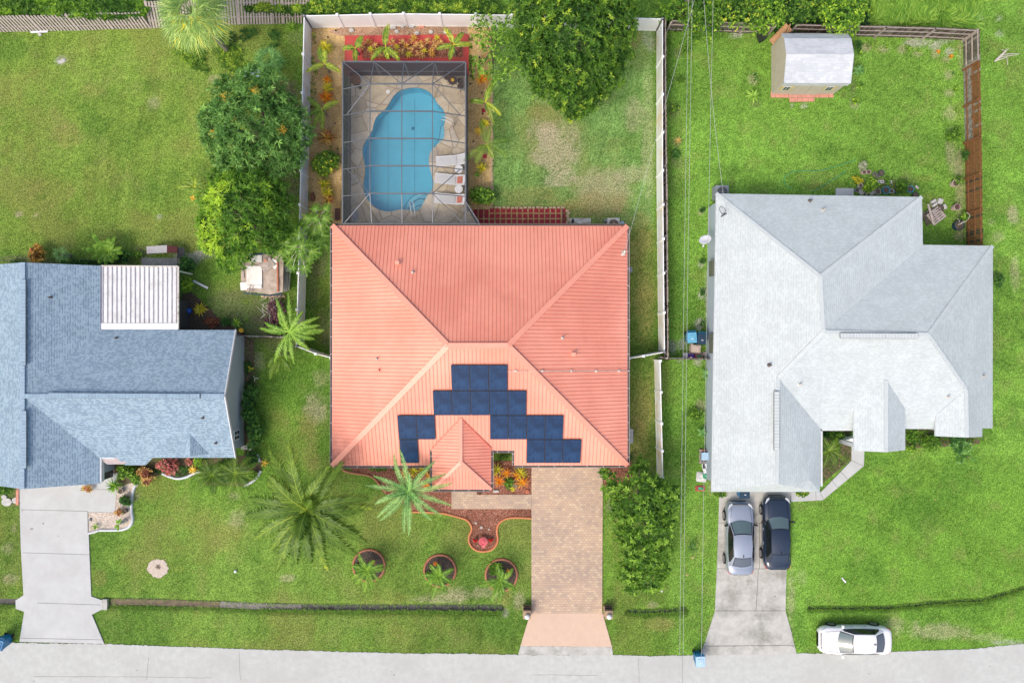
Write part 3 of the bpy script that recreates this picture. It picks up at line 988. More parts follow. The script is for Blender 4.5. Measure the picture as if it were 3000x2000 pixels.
slab('walkway', [(2316, 1440), (2405, 1440), (2494, 1348), (2495, 1300), (2532, 1300), (2530, 1364), (2410, 1464), (2316, 1469)], -0.05, 0.047, 'concrete')
lines('walkway_joints', [((2317, 1440), (2317, 1469)), ((2390, 1440), (2391, 1465)), ((2403, 1442), (2412, 1462)), ((2433, 1402), (2453, 1427)), ((2459, 1376), (2483, 1403)), ((2494, 1348), (2530, 1364))], 0.050)
slab('patio', [(2448, 552), (2500, 552), (2500, 590), (2448, 590)], -0.05, 0.06, 'concrete')
slab('walkway', [(415, 755), (520, 757), (520, 790), (415, 790)], -0.05, 0.03, 'brick_grey', jagged=0.02)
slab('patio', [(2258, 268), (2441, 268), (2441, 286), (2386, 287), (2386, 298), (2313, 299), (2313, 287), (2258, 286)], -0.04, 0.04, 'paver_red')
lines('paver_joints', [((2258 + i * 13, 272), (2258 + i * 13, 286)) for i in range(1, 14)] + [((2313, 287), (2386, 287))] + [((2320 + i * 16, 287), (2320 + i * 16, 298)) for i in range(5)], 0.043, wd=0.02)

# beds
slab('gravel_bed', [(905, 78), (1440, 78), (1441, 230), (1443, 320), (1442, 610), (1398, 618), (1370, 590), (1370, 200), (1006, 200), (1006, 680), (895, 680), (903, 300)], -0.05, 0.012, 'gravel_tan', jagged=0.03)
slab('gravel_bed', [(1010, 78), (1370, 78), (1372, 108), (1330, 110), (1010, 108), (960, 95)], -0.05, 0.018, 'gravel_pink', jagged=0.04)
slab('mulch_bed', [(1003, 1350), (1560, 1350), (1560, 1518), (1502, 1515), (1472, 1522), (1457, 1540), (1459, 1582), (1446, 1604), (1421, 1614), (1393, 1610), (1374, 1594), (1377, 1574), (1384, 1549), (1374, 1531), (1350, 1516), (1300, 1503), (1215, 1498), (1120, 1440), (1105, 1409), (1078, 1391), (1040, 1386)], -0.05, 0.02, 'mulch_red')
slab('mulch_bed', [(1765.5, 1350), (1850, 1350), (1856, 1385), (1840, 1420), (1800, 1428), (1768, 1420)], -0.05, 0.02, 'mulch_red', jagged=0.03)
slab('pebble_bed', [(258.5, 1500), (338, 1501), (338, 1435), (372, 1418), (415, 1405), (396, 1432), (386, 1470), (387, 1510), (388, 1530), (372, 1546), (345, 1551), (290, 1552), (262, 1560)], -0.05, 0.025, 'pebble_white')
slab('leafy_bed', [(300, 1340), (720, 1335), (770, 1340), (764, 1375), (740, 1410), (712, 1424), (600, 1420), (590, 1383), (560, 1397), (530, 1401), (500, 1395), (478, 1387), (420, 1405), (345, 1425)], -0.05, 0.016, 'soil_leaf', jagged=0.03)
slab('leafy_bed', [(700, 960), (720, 985), (745, 1000), (745, 1330), (716, 1345), (712, 980)], -0.05, 0.012, 'soil_leaf', jagged=0.05)
slab('leafy_bed', [(530, 860), (560, 855), (640, 930), (730, 985), (700, 1000), (530, 975)], -0.05, 0.012, 'soil_dark', jagged=0.06)
slab('leafy_bed', [(2406, 1260), (2492, 1260), (2494, 1345), (2406, 1420)], -0.05, -0.012, 'soil_leaf')
slab('leafy_bed', [(2652, 1255), (2880, 1255), (2870, 1300), (2740, 1310), (2652, 1312)], -0.05, 0.012, 'soil_leaf', jagged=0.06)
slab('sand_patch', [(2056, 1080), (2088, 900), (2084, 1240), (2075, 1240)], -0.05, 0.008, 'sand', jagged=0.05) if False else None
# sandy ring around a stump
p = [(463 + 31 * math.cos(a) * rnd.uniform(0.82, 1.1), 1663 + 28 * math.sin(a) * rnd.uniform(0.85, 1.1)) for a in [i * math.pi / 12 for i in range(24)]]
slab('sand_patch', p, -0.05, 0.016, 'sand', jagged=0.04)
mb = MB()
for a in range(6):
    q = a * 1.05
    mb.bar(G(463, 1660, 0.05), G(463 + 8 * math.cos(q), 1660 + 8 * math.sin(q), 0.03), 0.04, 0.03)
solo('dead_twigs', mb, 'bark', 'small dark crossed twigs in the round bare sandy patch of the left front lawn', 'twigs')

# oil drips and tyre scuffs
mb = MB()
for (x, y, r) in ((94, 1548, 7), (128, 1532, 5), (2190, 1700, 6), (2270, 1745, 5), (2200, 1720, 4), (400, 1962, 3), (1148, 1966, 3), (1155, 1975, 4), (997, 1981, 2), (1759, 1968, 2), (1762, 1952, 2), (2545, 1972, 3), (2763, 1954, 2), (100, 1994, 4), (2350, 1953, 2), (620, 1950, 2), (880, 1945, 2), (1320, 1990, 2), (2900, 1950, 3), (1620, 1984, 2)):
    c = G(x, y); zz = .0145 if y > 1900 else .0455
    mb.poly([(c.x + r / 44 * rnd.uniform(.5, 1) * math.cos(a * .7), c.y + r / 60 * rnd.uniform(.5, 1) * math.sin(a * .7), zz) for a in range(9)])
struct('oil_spots', mb, 'oil_stain')
# mud and water in the roadside ditches
mb = MB()
for path, wd in zip(DITCH, DITCH_W):
    g = [G(*q) for q in path]
    mb.ribbon([(q.x, q.y) for q in smooth_path(g, 8)], wd * 1.15, -0.40, -0.26, prof=[(-0.5, 1), (-0.25, 0.85), (0.25, 0.85), (0.5, 1)])
struct('ditch_bed', mb, 'mud_dark')
mb = MB()
g = [G(*q) for q in [(318, 1765), (450, 1767), (640, 1773)]]
mb.ribbon([(q.x, q.y) for q in smooth_path(g, 8)], 0.40, -0.3, -0.235, prof=[(-0.5, 1), (0, 0.9), (0.5, 1)])
struct('ditch_mud', mb, 'mud')
mb = MB()
g = [G(*q) for q in [(640, 1773), (760, 1778), (880, 1781)]]
mb.ribbon([(q.x, q.y) for q in smooth_path(g, 8)], 0.42, -0.3, -0.235, prof=[(-0.5, 1), (0, 0.99), (0.5, 1)])
struct('ditch_water', mb, 'water_dark')
# culvert mouth
mb = MB()
mb.box(G(309, 1768, -0.1), (0.35, 0.7, 0.28), m=0)
solo('culvert', mb, 'concrete_stained', 'grey concrete culvert mouth at the end of the left driveway over the ditch', 'culvert')

# kerbs
def kerb(path, wd, h, mat, label, closed=False, group=None, step=8):
    g = smooth_path(pts(path), step, closed)
    mb = MB(); mb.ribbon([(q.x, q.y) for q in g], wd, -0.02, h)
    return solo('garden_edging', mb, mat, label, 'garden edging', group, smooth=False)


kerb([(412, 1402), (396, 1424), (387, 1455), (386, 1490), (389, 1522), (381, 1540), (362, 1550), (335, 1552), (291, 1552)], 0.17, 0.13, 'kerb_white', 'white kerb curving round the pebble bed beside the left driveway')
kerb([(289, 1553), (275, 1558), (260, 1561)], 0.15, 0.11, 'kerb_white', 'short white kerb piece closing the pebble bed against the left driveway')
kerb([(476, 1386), (497, 1395), (522, 1401), (548, 1396), (568, 1386), (588, 1379)], 0.17, 0.13, 'kerb_white', 'white kerb dipping below the pink shrub in front of the blue roof')
kerb([(716, 1423), (738, 1411), (754, 1396), (764, 1378)], 0.17, 0.13, 'kerb_white', 'white kerb arc right of the two dark fan palms')
kerb([(762, 1352), (757, 1338), (750, 1325)], 0.15, 0.12, 'kerb_white', 'short white kerb at the corner below the long dark hedge')
kerb([(1003, 1373), (1018, 1381), (1050, 1387), (1078, 1391), (1098, 1402), (1108, 1414), (1118, 1428), (1132, 1441)], 0.15, 0.12, 'kerb_terracotta', 'dark brown kerb winding left of the pale green palm')
kerb([(1205, 1498), (1250, 1499), (1300, 1503), (1345, 1514), (1370, 1524), (1382, 1546), (1374, 1572), (1377, 1593), (1393, 1609), (1418, 1614), (1444, 1606), (1458, 1584), (1456, 1552), (1464, 1530), (1484, 1518), (1510, 1515), (1556, 1517)], 0.15, 0.12, 'kerb_terracotta_orange', 'orange kerb curving round the bed with the red hearts')
RINGS = [(1081, 1655, 46, 'leftmost'), (1289, 1670, 46, 'middle'), (1469, 1683, 46, 'rightmost')]
ring_lab = ['round brown kerb ring nearest the big dark coconut palm', 'round brown kerb ring in the middle of the row of three', 'round brown kerb ring nearest the paver driveway']
for (x, y, r, wrd), lb in zip(RINGS, ring_lab):
    pth = [(x + r * math.cos(a), y + r * math.sin(a)) for a in [i * math.pi / 6 for i in range(12)]]
    kerb(pth, 0.15, 0.12, 'kerb_terracotta', lb, True, 'round planting rings on the front lawn')
    slab('mulch_bed', [(x + (r - 1) * math.cos(a), y + (r - 1) * math.sin(a)) for a in [i * math.pi / 14 for i in range(28)]], -0.05, 0.03, 'mulch_dark')

# stones edging the gravel bed against the middle lawn
mb = MB()
y = 250
while y < 600:
    c = G(1441 + rnd.uniform(-2, 2), y, 0.03)
    mb.box(c, (rnd.uniform(.10, .16), rnd.uniform(.14, .22), 0.1), rnd.uniform(0, 3), top=0.8)
    y += 5.5
solo('stone_edging', mb, 'stone_tan', 'thin row of small tan stones between the right gravel bed and the lawn', 'stone edging')

# red painted planter slab behind the pool, with an open bed
out = pts([(1010, 107), (1374, 103), (1374, 216), (1366, 224), (1366, 190), (1300, 190), (1012, 190)])
oz = [(q.x, q.y) for q in pts([(1011, 107), (1374, 103), (1374, 222), (1011, 224)])]
hole = [(q.x, q.y) for q in pts([(1060, 134), (1357, 130), (1357, 170), (1064, 172)])]
mb = MB(); mb.prism(oz, -0.04, 0.10, holes=[hole])
struct('planter_slab', mb, 'red_slab')
slab('planter_soil', [(1059, 133), (1358, 129), (1358, 171), (1062, 173)], -0.05, 0.03, 'mulch_red')

# pool deck with the pool cut out
dk = [(q.x, q.y) for q in pts([(1020, 219), (1368, 219), (1368, 600), (1410, 665), (1410, 700), (1018, 700)])]
pool = [(q.x, q.y) for q in smooth_path(pts(POOL), 3, True)[:-1]]
mb = MB(); mb.prism(dk, -0.05, 0.06, holes=[pool])
struct('pool_deck', mb, 'flagstone')
pr = thing('swimming_pool', 'freeform blue swimming pool under the screen cage', 'swimming pool', G(1180, 440, -1.05))
mb = MB()
n = len(pool)
for i in range(n):
    a, b = pool[i], pool[(i + 1) % n]
    mb.poly([(a[0], a[1], 0.058), (b[0], b[1], 0.058), (b[0], b[1], -0.02), (a[0], a[1], -0.02)], 1)
    mb.poly([(a[0], a[1], -0.02), (b[0], b[1], -0.02), (b[0], b[1], -1.0), (a[0], a[1], -1.0)], 0)
cp = Vector((sum(p[0] for p in pool) / n, sum(p[1] for p in pool) / n))
fl = tessellate_polygon([[Vector((p[0], p[1], 0)) for p in pool]])
mb.mesh([(p[0], p[1], -1.0) for p in pool], [tuple(f) for f in fl], 0)
# drain and faint seams on the pool floor
mb.lathe([(0.12, 0), (0.12, 0.02)], G(1210, 377, -0.99), 12, 1)
for x in (1137, 1215):
    mb.bar(G(x, 290, -0.99), G(x, 610, -0.99), 0.02, 0.01, 1)
part('basin', mb, ['pool_plaster', 'pool_tile'], pr)
mb = MB(); mb.mesh([(p[0], p[1], -0.07) for p in pool], [tuple(f) if (Vector(pool[f[1]]) - Vector(pool[f[0]])).to_3d().cross((Vector(pool[f[2]]) - Vector(pool[f[0]])).to_3d()).z > 0 else tuple(reversed(f)) for f in fl], 0)
part('water', mb, 'pool_water', pr)
# curved steps at the bottom and the ledge at the right
def clip_in_pool(poly):
    return poly
mb = MB()
EDG = []
for r, z in ((62, -0.72), (44, -0.46), (24, -0.22)):
    c = (1229, 624)
    arc = [(c[0] + r * math.cos(a) * 0.80, c[1] - r * math.sin(a)) for a in [math.radians(q) for q in range(0, 181, 12)]]
    inside = []
    # keep the step within the pool outline
    from mathutils.geometry import intersect_point_tri_2d
    def inpool(x, y):
        w_ = False; p = G(x, y); j = n - 1
        for i in range(n):
            xi, yi = pool[i]; xj, yj = pool[j]
            if (yi > p.y) != (yj > p.y) and p.x < (xj - xi) * (p.y - yi) / (yj - yi) + xi: w_ = not w_
            j = i
        return w_
    for (x, y) in arc:
        t = 0
        while not inpool(x, y) and t < 60:
            x += (c[0] - 5 - x) * 0.06; y += (600 - y) * 0.06; t += 1
        inside.append((x, y))
    q = [(p.x, p.y) for p in pts(inside)]
    mb.prism(q, -0.99, z); EDG.append([V_[:] + (z + .01,) for V_ in q])
part('steps', mb, 'pool_step', pr)
for e_ in EDG:
    mb = MB(); mb.tube([Vector(v) for v in e_], .022, 5); part('step_edge', mb, 'pool_tile', pr)
mb = MB()
led = [(1303, 352), (1300, 358), (1291, 366), (1288, 378), (1287, 392), (1283, 408), (1272, 424), (1270, 434), (1287, 418), (1300, 402), (1301, 387), (1300, 372), (1303, 360)]
q = [(p.x, p.y) for p in pts(led)]
mb.prism(q, -0.99, -0.35)
part('ledge', mb, 'pool_step', pr)
mb = MB(); mb.tube([Vector((a, b, -.34)) for a, b in q], .02, 5); part('step_edge', mb, 'pool_tile', pr)
# hand rails
def rail(a, b, h, label, rr=0.028):
    A = G(*a); B = G(*b)
    d = (B - A)
    P = [A + Vector((0, 0, 0.05)), A + d * 0.02 + Vector((0, 0, h * 0.8)), A + d * 0.15 + Vector((0, 0, h)), A + d * 0.7 + Vector((0, 0, h)), A + d * 0.95 + Vector((0, 0, h * 0.75)), B + Vector((0, 0, -0.3))]
    off = Vector((-d.y, d.x, 0)).normalized() * 0.11
    mb = MB()
    mb.tube([p + off for p in P], rr, 8); mb.tube([p - off for p in P], rr, 8)
    solo('pool_handrail', mb, 'white_metal', label, 'handrail', smooth=True)
rail((1216, 640), (1208, 592), 0.75, 'white handrail over the curved steps at the house end of the pool')
rail((1330, 368), (1296, 353), 0.75, 'white handrail at the right side of the pool by the ledge')

# ------------------------------------------------------------------ houses
def roof_solid(mb, faces, th=0.16, mtop=0, mside=1):
    for f in faces:
        P = [Vector(p) for p in f]
        nn = (P[1] - P[0]).cross(P[2] - P[0])
        if nn.z < 0: P.reverse()
        mb.poly(P, mtop)
        L = [p - Vector((0, 0, th)) for p in P]
        if len(P) < 5: mb.poly(list(reversed(L)), mside)
        for i in range(len(P)):
            j = (i + 1) % len(P)
            mb.poly([P[i], L[i], L[j], P[j]], mside)


def ribs(mb, face, spacing=0.232, wd=0.024, h=0.02, m=2, inset=0.0, start=0.0):
    P = [Vector(p) for p in face]
    nn = Vector((0, 0, 0))
    for i in range(len(P)):
        a, b = P[i], P[(i + 1) % len(P)]
        nn += Vector(((a.y - b.y) * (a.z + b.z), (a.z - b.z) * (a.x + b.x), (a.x - b.x) * (a.y + b.y)))
    nn.normalize()
    if nn.z < 0: nn = -nn
    e = Vector((0, 0, 1)).cross(nn).normalized()
    sl = nn.cross(e)
    o = P[0]
    uv = [((p - o).dot(e), (p - o).dot(sl)) for p in P]
    lo = min(u for u, v in uv); hi = max(u for u, v in uv)
    u = lo + spacing * 0.5
    while u < hi:
        hits = []
        for i in range(len(uv)):
            (u0, v0), (u1, v1) = uv[i], uv[(i + 1) % len(uv)]
            if (u0 <= u) != (u1 <= u):
                hits.append(v0 + (v1 - v0) * (u - u0) / (u1 - u0))
        hits.sort()
        for k in range(0, len(hits) - 1, 2):
            if hits[k + 1] - hits[k] > 0.1:
                mb.bar(o + e * u + sl * hits[k] + nn * h / 2, o + e * u + sl * hits[k + 1] + nn * h / 2, wd, h, m, up=nn)
        u += spacing


def wall_mb(poly, z1, z0=0.0):
    mb = MB(); mb.prism([(p[0], p[1]) for p in poly], z0, z1)
    return mb


# ---- main house, standing seam metal hip roof
EZ = 2.7
mx0 = G(973.5, 1000, EZ).x; mx1 = G(1838, 1000, EZ).x
my1 = G(1000, 660.5, EZ).y; my0 = G(1000, 1363.5, EZ).y
half = (my1 - my0) / 2
RZ = EZ + 0.47 * half
ym = (my0 + my1) / 2
rl = Vector((mx0 + half, ym, RZ)); rr = Vector((mx1 - half, ym, RZ))
c00 = Vector((mx0, my0, EZ)); c10 = Vector((mx1, my0, EZ)); c11 = Vector((mx1, my1, EZ)); c01 = Vector((mx0, my1, EZ))
sn = Vector((0, -0.47, 1)).normalized()          # normal of the street side face
house = thing('metal_roof_house', 'house under the large salmon red ribbed metal hip roof with solar panels', 'house', (0.5 * (mx0 + mx1), ym, 0))
def onS(px, py, off=0.0):
    p = on_plane(px, py, c00 + sn * off, sn)
    return p
n1a = onS(1441, 1364); n1b = onS(1441, 1319); n2a = onS(1507, 1319); n2b = onS(1507, 1364)
for q_ in (n1a, n2b): q_.y = my0; q_.z = EZ
south = [c00, n1a, n1b, n2a, n2b, c10, rr, rl]
west = [c01, c00, rl]; north = [c11, c01, rl, rr]; east = [c10, c11, rr]
mb = MB()
roof_solid(mb, [south, west, north, east])
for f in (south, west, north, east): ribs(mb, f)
# weathering of the metal: faded drifts and old grime at the lower left corner
n = MATS['metal_salmon'].node_tree; b = next(q for q in n.nodes if q.type == 'BSDF_PRINCIPLED'); src = b.inputs['Base Color'].links[0].from_socket
wp = coord(n, 'World')
f = noise(n, wp, .22, 5, .6); r = ramp(n, [(.38, (.93, .86, .84)), (.62, (1.05, 1.10, 1.10))]); n.links.new(f, r.inputs[0])
src = mixc(n, 1.0, src, r.outputs[0], 'MULTIPLY')
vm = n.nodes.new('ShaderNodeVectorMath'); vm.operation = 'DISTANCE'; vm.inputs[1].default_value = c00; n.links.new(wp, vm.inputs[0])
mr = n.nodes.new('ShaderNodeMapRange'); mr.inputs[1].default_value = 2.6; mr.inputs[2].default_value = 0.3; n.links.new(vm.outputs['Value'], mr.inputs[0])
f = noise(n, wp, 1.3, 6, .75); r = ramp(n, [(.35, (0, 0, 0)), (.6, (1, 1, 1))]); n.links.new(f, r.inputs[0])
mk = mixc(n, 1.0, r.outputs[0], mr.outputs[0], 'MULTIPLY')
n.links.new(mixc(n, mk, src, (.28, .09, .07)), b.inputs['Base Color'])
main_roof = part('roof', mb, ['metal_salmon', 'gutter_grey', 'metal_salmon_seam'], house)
for a, b in ((c00, rl), (c01, rl), (c10, rr), (c11, rr), (rl, rr)):
    mb = MB(); mb.bar(a + Vector((0, 0, 0.045)), b + Vector((0, 0, 0.045)), 0.30, 0.05)
    for s_ in (-1, 1):
        d = (b - a); d.z = 0; d.normalize(); q_ = Vector((-d.y, d.x, 0)) * 0.15 * s_
        mb.bar(a + q_ + Vector((0, 0, 0.02)), b + q_ + Vector((0, 0, 0.02)), 0.03, 0.06)
    part('ridge_cap', mb, 'metal_salmon_cap', main_roof)
ov = 0.45
w0 = [(mx0 + ov, my0 + ov), (n1b.x - 3.7, my0 + ov), (n1b.x - 3.7, my0 + 2.2), (mx0 + 16.0 - 1.2 - 0.9, my0 + 2.2), (mx0 + 13.9, my0 + ov), (mx1 - ov, my0 + ov), (mx1 - ov, my1 - ov), (mx0 + ov, my1 - ov)]
part('wall', wall_mb([(mx0 + ov, my0 + 1.3), (mx1 - ov, my0 + 1.3), (mx1 - ov, my1 - ov), (mx0 + ov, my1 - ov)], EZ - 0.1), 'wall_cream', house)
part('wall', wall_mb([(n2a.x + .1, my0 + ov), (mx1 - ov, my0 + ov), (mx1 - ov, my0 + 1.299), (n2a.x + .1, my0 + 1.299)], EZ - 0.1), 'wall_cream', house)
part('wall', wall_mb([(mx0 + ov, my0 + ov), (n1b.x - 4.2, my0 + ov), (n1b.x - 4.2, my0 + 1.299), (mx0 + ov, my0 + 1.299)], EZ - 0.1), 'wall_cream', house)
# garage door in the street wall
mb = MB()
gx0 = G(1580, 1370, 1).x; gx1 = G(1745, 1370, 1).x
for k in range(4): mb.box(((gx0 + gx1) / 2, my0 + ov - 0.02, 0.28 + k * 0.54), (gx1 - gx0, 0.05, 0.52))
part('garage_door', mb, 'vinyl_white', house)


def gutter(a, b, out, mat='gutter_grey', parent=house, w_=0.13):
    mb = MB()
    a = Vector(a); b = Vector(b); o = Vector(out) * (w_ / 2)
    z = Vector((0, 0, -0.06))
    mb.bar(a + o + z - Vector((0, 0, 0.05)), b + o + z - Vector((0, 0, 0.05)), w_, 0.02, 0)
    mb.bar(a + o * 2 + z, b + o * 2 + z, 0.02, 0.12, 1)
    mb.bar(a + o * 0.1 + z, b + o * 0.1 + z, 0.015, 0.12, 1)
    L = (b - a).length; k = int(L / 1.1)
    for i in range(k + 1):
        p = a.lerp(b, (i + 0.5) / (k + 1)) + o
        mb.box(p, (0.05 if abs(out[0]) < .5 else w_, w_ if abs(out[0]) < .5 else 0.05, 0.012), m=1)
    part('gutter', mb, ['gutter_dark', mat], parent)


gutter(c01, c00, (-1, 0, 0)); gutter(c10, c11, (1, 0, 0)); gutter(c01, c11, (0, 1, 0), 'gutter_dark')
PZ = 3.25
pw0 = G(1266, 1433, PZ); pe0 = G(1439, 1433, PZ)
gutter(c00, Vector((pw0.x, my0, EZ)), (0, -1, 0)); gutter(n2b, c10, (0, -1, 0))
gutter(n1b, n2a, (0, -1, 0)); gutter(n2a + Vector((0, 0, 0)), n2b, (-1, 0, 0))
# entry porch with its own little hip roof, part of the house
pz = PZ
p_sw = Vector((pw0.x, pw0.y, pz)); p_se = Vector((pe0.x, pw0.y, pz))
pm = (p_sw.x + p_se.x) / 2; ph = (p_se.x - p_sw.x) / 2
pr_z = pz + 0.50 * ph
p_s = Vector((pm, p_sw.y + ph, pr_z))
# ridge runs back until it meets the street slope of the main roof
p_n = Vector((pm, my0 + (pr_z - EZ) / 0.47, pr_z))
pey = my0 + (pz - EZ) / 0.47
p_nw = Vector((p_sw.x, pey, pz + 0.04)); p_ne = Vector((p_se.x, pey, pz + 0.04))
lift = Vector((0, 0, 0.05))
fw = [p_sw, p_s, p_n + lift, p_nw]; fe = [p_se, p_ne, p_n + lift, p_s]; fs = [p_sw, p_se, p_s]
# visible valley starts higher up the slope in the photograph: shift eaves' inner ends onto the main slope
mb = MB()
roof_solid(mb, [fw, fe, fs], 0.14)
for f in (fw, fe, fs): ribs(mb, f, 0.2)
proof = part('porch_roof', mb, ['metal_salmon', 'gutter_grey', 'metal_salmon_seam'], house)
for a, b in ((p_sw, p_s), (p_se, p_s), (p_s, p_n)):
    mb = MB(); mb.bar(a + Vector((0, 0, .04)), b + Vector((0, 0, .04)), 0.2, 0.05); part('ridge_cap', mb, 'metal_salmon_cap', proof)
for a, b in ((p_nw, p_n), (p_ne, p_n)):
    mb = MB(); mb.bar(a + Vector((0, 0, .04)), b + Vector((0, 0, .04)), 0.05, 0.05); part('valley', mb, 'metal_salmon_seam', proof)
gutter(Vector((p_sw.x, p_sw.y, pz)), Vector((p_sw.x, pey - .1, pz)), (-1, 0, 0)); gutter(p_se, Vector((p_se.x, pey - .1, pz)), (1, 0, 0)); gutter(p_sw, p_se, (0, -1, 0))
for x in (p_sw.x + 0.35, p_se.x - 0.35):
    mb = MB(); mb.box((x, p_sw.y + 0.35, 1.55), (0.3, 0.3, 3.0)); part('porch_post', mb, 'wall_cream', house)
# vents, service mast and conduit on the roof
def nface(px, py): return on_plane(px, py, c11, Vector((0, 0.47, 1)).normalized())
def wface(px, py): return on_plane(px, py, c00, Vector((-0.47, 0, 1)).normalized())
def eface(px, py): return on_plane(px, py, c11, Vector((0.47, 0, 1)).normalized())
for px, py, fn, kind in ((1165, 771, nface, 0), (1210, 798, nface, 1), (1647, 990, eface, 1), (1679, 1038, eface, 0), (1105, 1051, wface, 1), (1111, 1085, wface, 2)):
    p = fn(px, py)
    mb = MB()
    if kind == 0:
        mb.box(p + Vector((0, 0, .12)), (0.20, 0.17, 0.24), m=0); mb.box(p + Vector((0, 0, .26)), (0.26, 0.22, 0.05), m=0)
    else:
        mb.lathe([(0.12, -0.03), (0.08, 0.06), (0.05, 0.08), (0.05, 0.32), (0.04, 0.33)], p, 12, 0)
    part('roof_vent', mb, 'metal_salmon_cap' if kind != 1 else 'dirty_white', main_roof)
mb = MB()
path = [(1487, 1087), (1500, 1087), (1560, 1087), (1588, 1087), (1640, 1087), (1700, 1086.5), (1760, 1086), (1815, 1085.5), (1845, 1085)]
P = []
for px, py in path:
    p1 = on_plane(px, py, c10, sn); p2 = eface(px, py)
    p = p1 if p1.z < p2.z else p2
    P.append(p + Vector((0, 0, 0.09)))
mb.tube(P, 0.018, 6)
for px in (1510, 1588, 1673, 1745, 1812):
    p1 = on_plane(px, 1086.5, c10, sn); p2 = eface(px, 1086.5)
    p = p1 if p1.z < p2.z else p2
    mb.box(p + Vector((0, 0, 0.07)), (0.12, 0.12, 0.12))
part('conduit', mb, 'dirty_white', main_roof)
p = eface(1824, 742)
mb = MB(); mb.tube([p, p + Vector((0, 0, 0.9))], 0.035, 8); mb.lathe([(0.07, 0), (0.09, 0.08), (0.03, 0.16)], p + Vector((0, 0, 0.86)), 10)
mb.box(p + Vector((0, 0, 0.02)), (0.25, 0.3, 0.04), 0.2)
part('service_mast', mb, 'dirty_white', main_roof)
MAST1 = p + Vector((0, 0, 0.85))
mb = MB(); q_ = G(1846, 790, 1.2); mb.box(q_, (0.2, 0.35, 0.5)); part('meter_box', mb, 'grey_plastic', house)
mb = MB(); mb.box(G(1843, 1275, 0.6), (0.35, 0.9, 1.1)); part('utility_box', mb, 'block_grey', house)

# solar panels
rows = [(1069, 1143.5, [1322, 1376.5, 1431.5, 1487]), (1144.5, 1216, [1269, 1324, 1378.5, 1434, 1488, 1542]), (1217, 1286.5, [1166.5, 1220.5, 1274.5]), (1217, 1286.5, [1435.5, 1489, 1543, 1597, 1650]),
        (1287.5, 1355.5, [1172, 1225.5]), (1287.5, 1355.5, [1543, 1596, 1648.5, 1702])]
off = 0.13
ncell = 0
PLAB = {}
for ri, (ya, yb, xs) in enumerate(rows):
    y0 = on_plane(1487, ya, c00 + sn * off, sn); y1 = on_plane(1487, yb, c00 + sn * off, sn)
    for k in range(len(xs) - 1):
        xm = (xs[k] + xs[k + 1]) / 2; ymid = (ya + yb) / 2
        A = on_plane(xs[k], ymid, c00 + sn * off, sn); Bq = on_plane(xs[k + 1], ymid, c00 + sn * off, sn)
        T = on_plane(xm, ya, c00 + sn * off, sn); Bt = on_plane(xm, yb, c00 + sn * off, sn)
        e = Vector((1, 0, 0)); sl = sn.cross(e).normalized()
        if sl.z < 0: sl = -sl
        cc = (A + Bq) / 2; cc2 = (T + Bt) / 2; cc = Vector((cc.x, cc2.y, cc2.z))
        W_ = (Bq - A).length - 0.012; H_ = (T - Bt).length - 0.005
        t = thing('solar_panel', '', 'solar panel', cc, 'solar panels on the street side of the red roof')
        def rect(hw, hh, o_): return [cc + e * (x * hw) + sl * (y * hh) + sn * o_ for x, y in ((-1, -1), (1, -1), (1, 1), (-1, 1))]
        mb = MB()
        Tt = rect(W_ / 2, H_ / 2, 0.0); Lw = rect(W_ / 2, H_ / 2, -0.04)
        mb.poly(Tt, 0); mb.poly(list(reversed(Lw)), 0)
        for i in range(4): mb.poly([Tt[i], Lw[i], Lw[(i + 1) % 4], Tt[(i + 1) % 4]], 0)
        part('frame', mb, 'trim_black', t)
        mb = MB(); mb.poly(rect(W_ / 2 - 0.02, H_ / 2 - 0.02, 0.004), 0)
        part('cell_sheet', mb, 'solar_cell', t, uv=True)
        PLAB[(ri, k)] = t
PL = {(0, 0): 'first from the left in the topmost row of three solar panels', (0, 1): 'middle one in the topmost row of three solar panels', (0, 2): 'last on the right in the topmost row of three solar panels',
      (1, 0): 'first from the left in the row of five solar panels', (1, 1): 'second from the left in the row of five solar panels', (1, 2): 'third from the left in the row of five solar panels', (1, 3): 'fourth from the left in the row of five solar panels', (1, 4): 'last on the right in the row of five solar panels',
      (2, 0): 'solar panel left of the porch roof, upper left of the trio', (2, 1): 'solar panel left of the porch roof, upper right of the trio touching the porch slope',
      (3, 0): 'solar panel right of the porch roof, first of the row of four', (3, 1): 'solar panel right of the porch roof, second of the row of four', (3, 2): 'solar panel right of the porch roof, third of the row of four', (3, 3): 'solar panel right of the porch roof, last of the row of four',
      (4, 0): 'lone lowest solar panel left of the porch, with the palm tip over it', (5, 0): 'solar panel in the lowest right row, first of three', (5, 1): 'solar panel in the lowest right row, middle of three', (5, 2): 'solar panel in the lowest right row, last of three at the lower right corner'}
for k_, t in PLAB.items(): t['label'] = PL[k_]

# ---- blue shingle house
bh = thing('blue_shingle_house', 'house with blue grey shingle gable roofs at the left edge', 'house', G(350, 1150))
e_ = 2.6; rz = 4.42
xr = G(67, 1000, rz).x; xe = G(293, 1000, e_).x; xw = 2 * xr - xe
yt = G(0, 778, e_).y; yb_ = G(0, 1416, e_).y
yr = G(0, 1160, rz).y; yn = G(0, 966, e_).y; ys = G(0, 1341, e_).y
xg = G(689, 1000, e_).x
V3 = Vector
rt = V3((xr, yt, rz)); rb = V3((xr, yb_, rz)); rj = V3((xr, yr, rz)); rg = V3((xg, yr, rz))
f1 = [V3((xw, yt, e_)), V3((xw, yb_, e_)), rb, rt]
vt = V3((xe, yn, e_)); vb = V3((xe, ys, e_))
f2 = [rt, rj, vt, V3((xe, yt, e_))]; f3 = [rj, rb, V3((xe, yb_, e_)), vb]
f4 = [rj, rg, V3((xg, yn, e_)), vt]
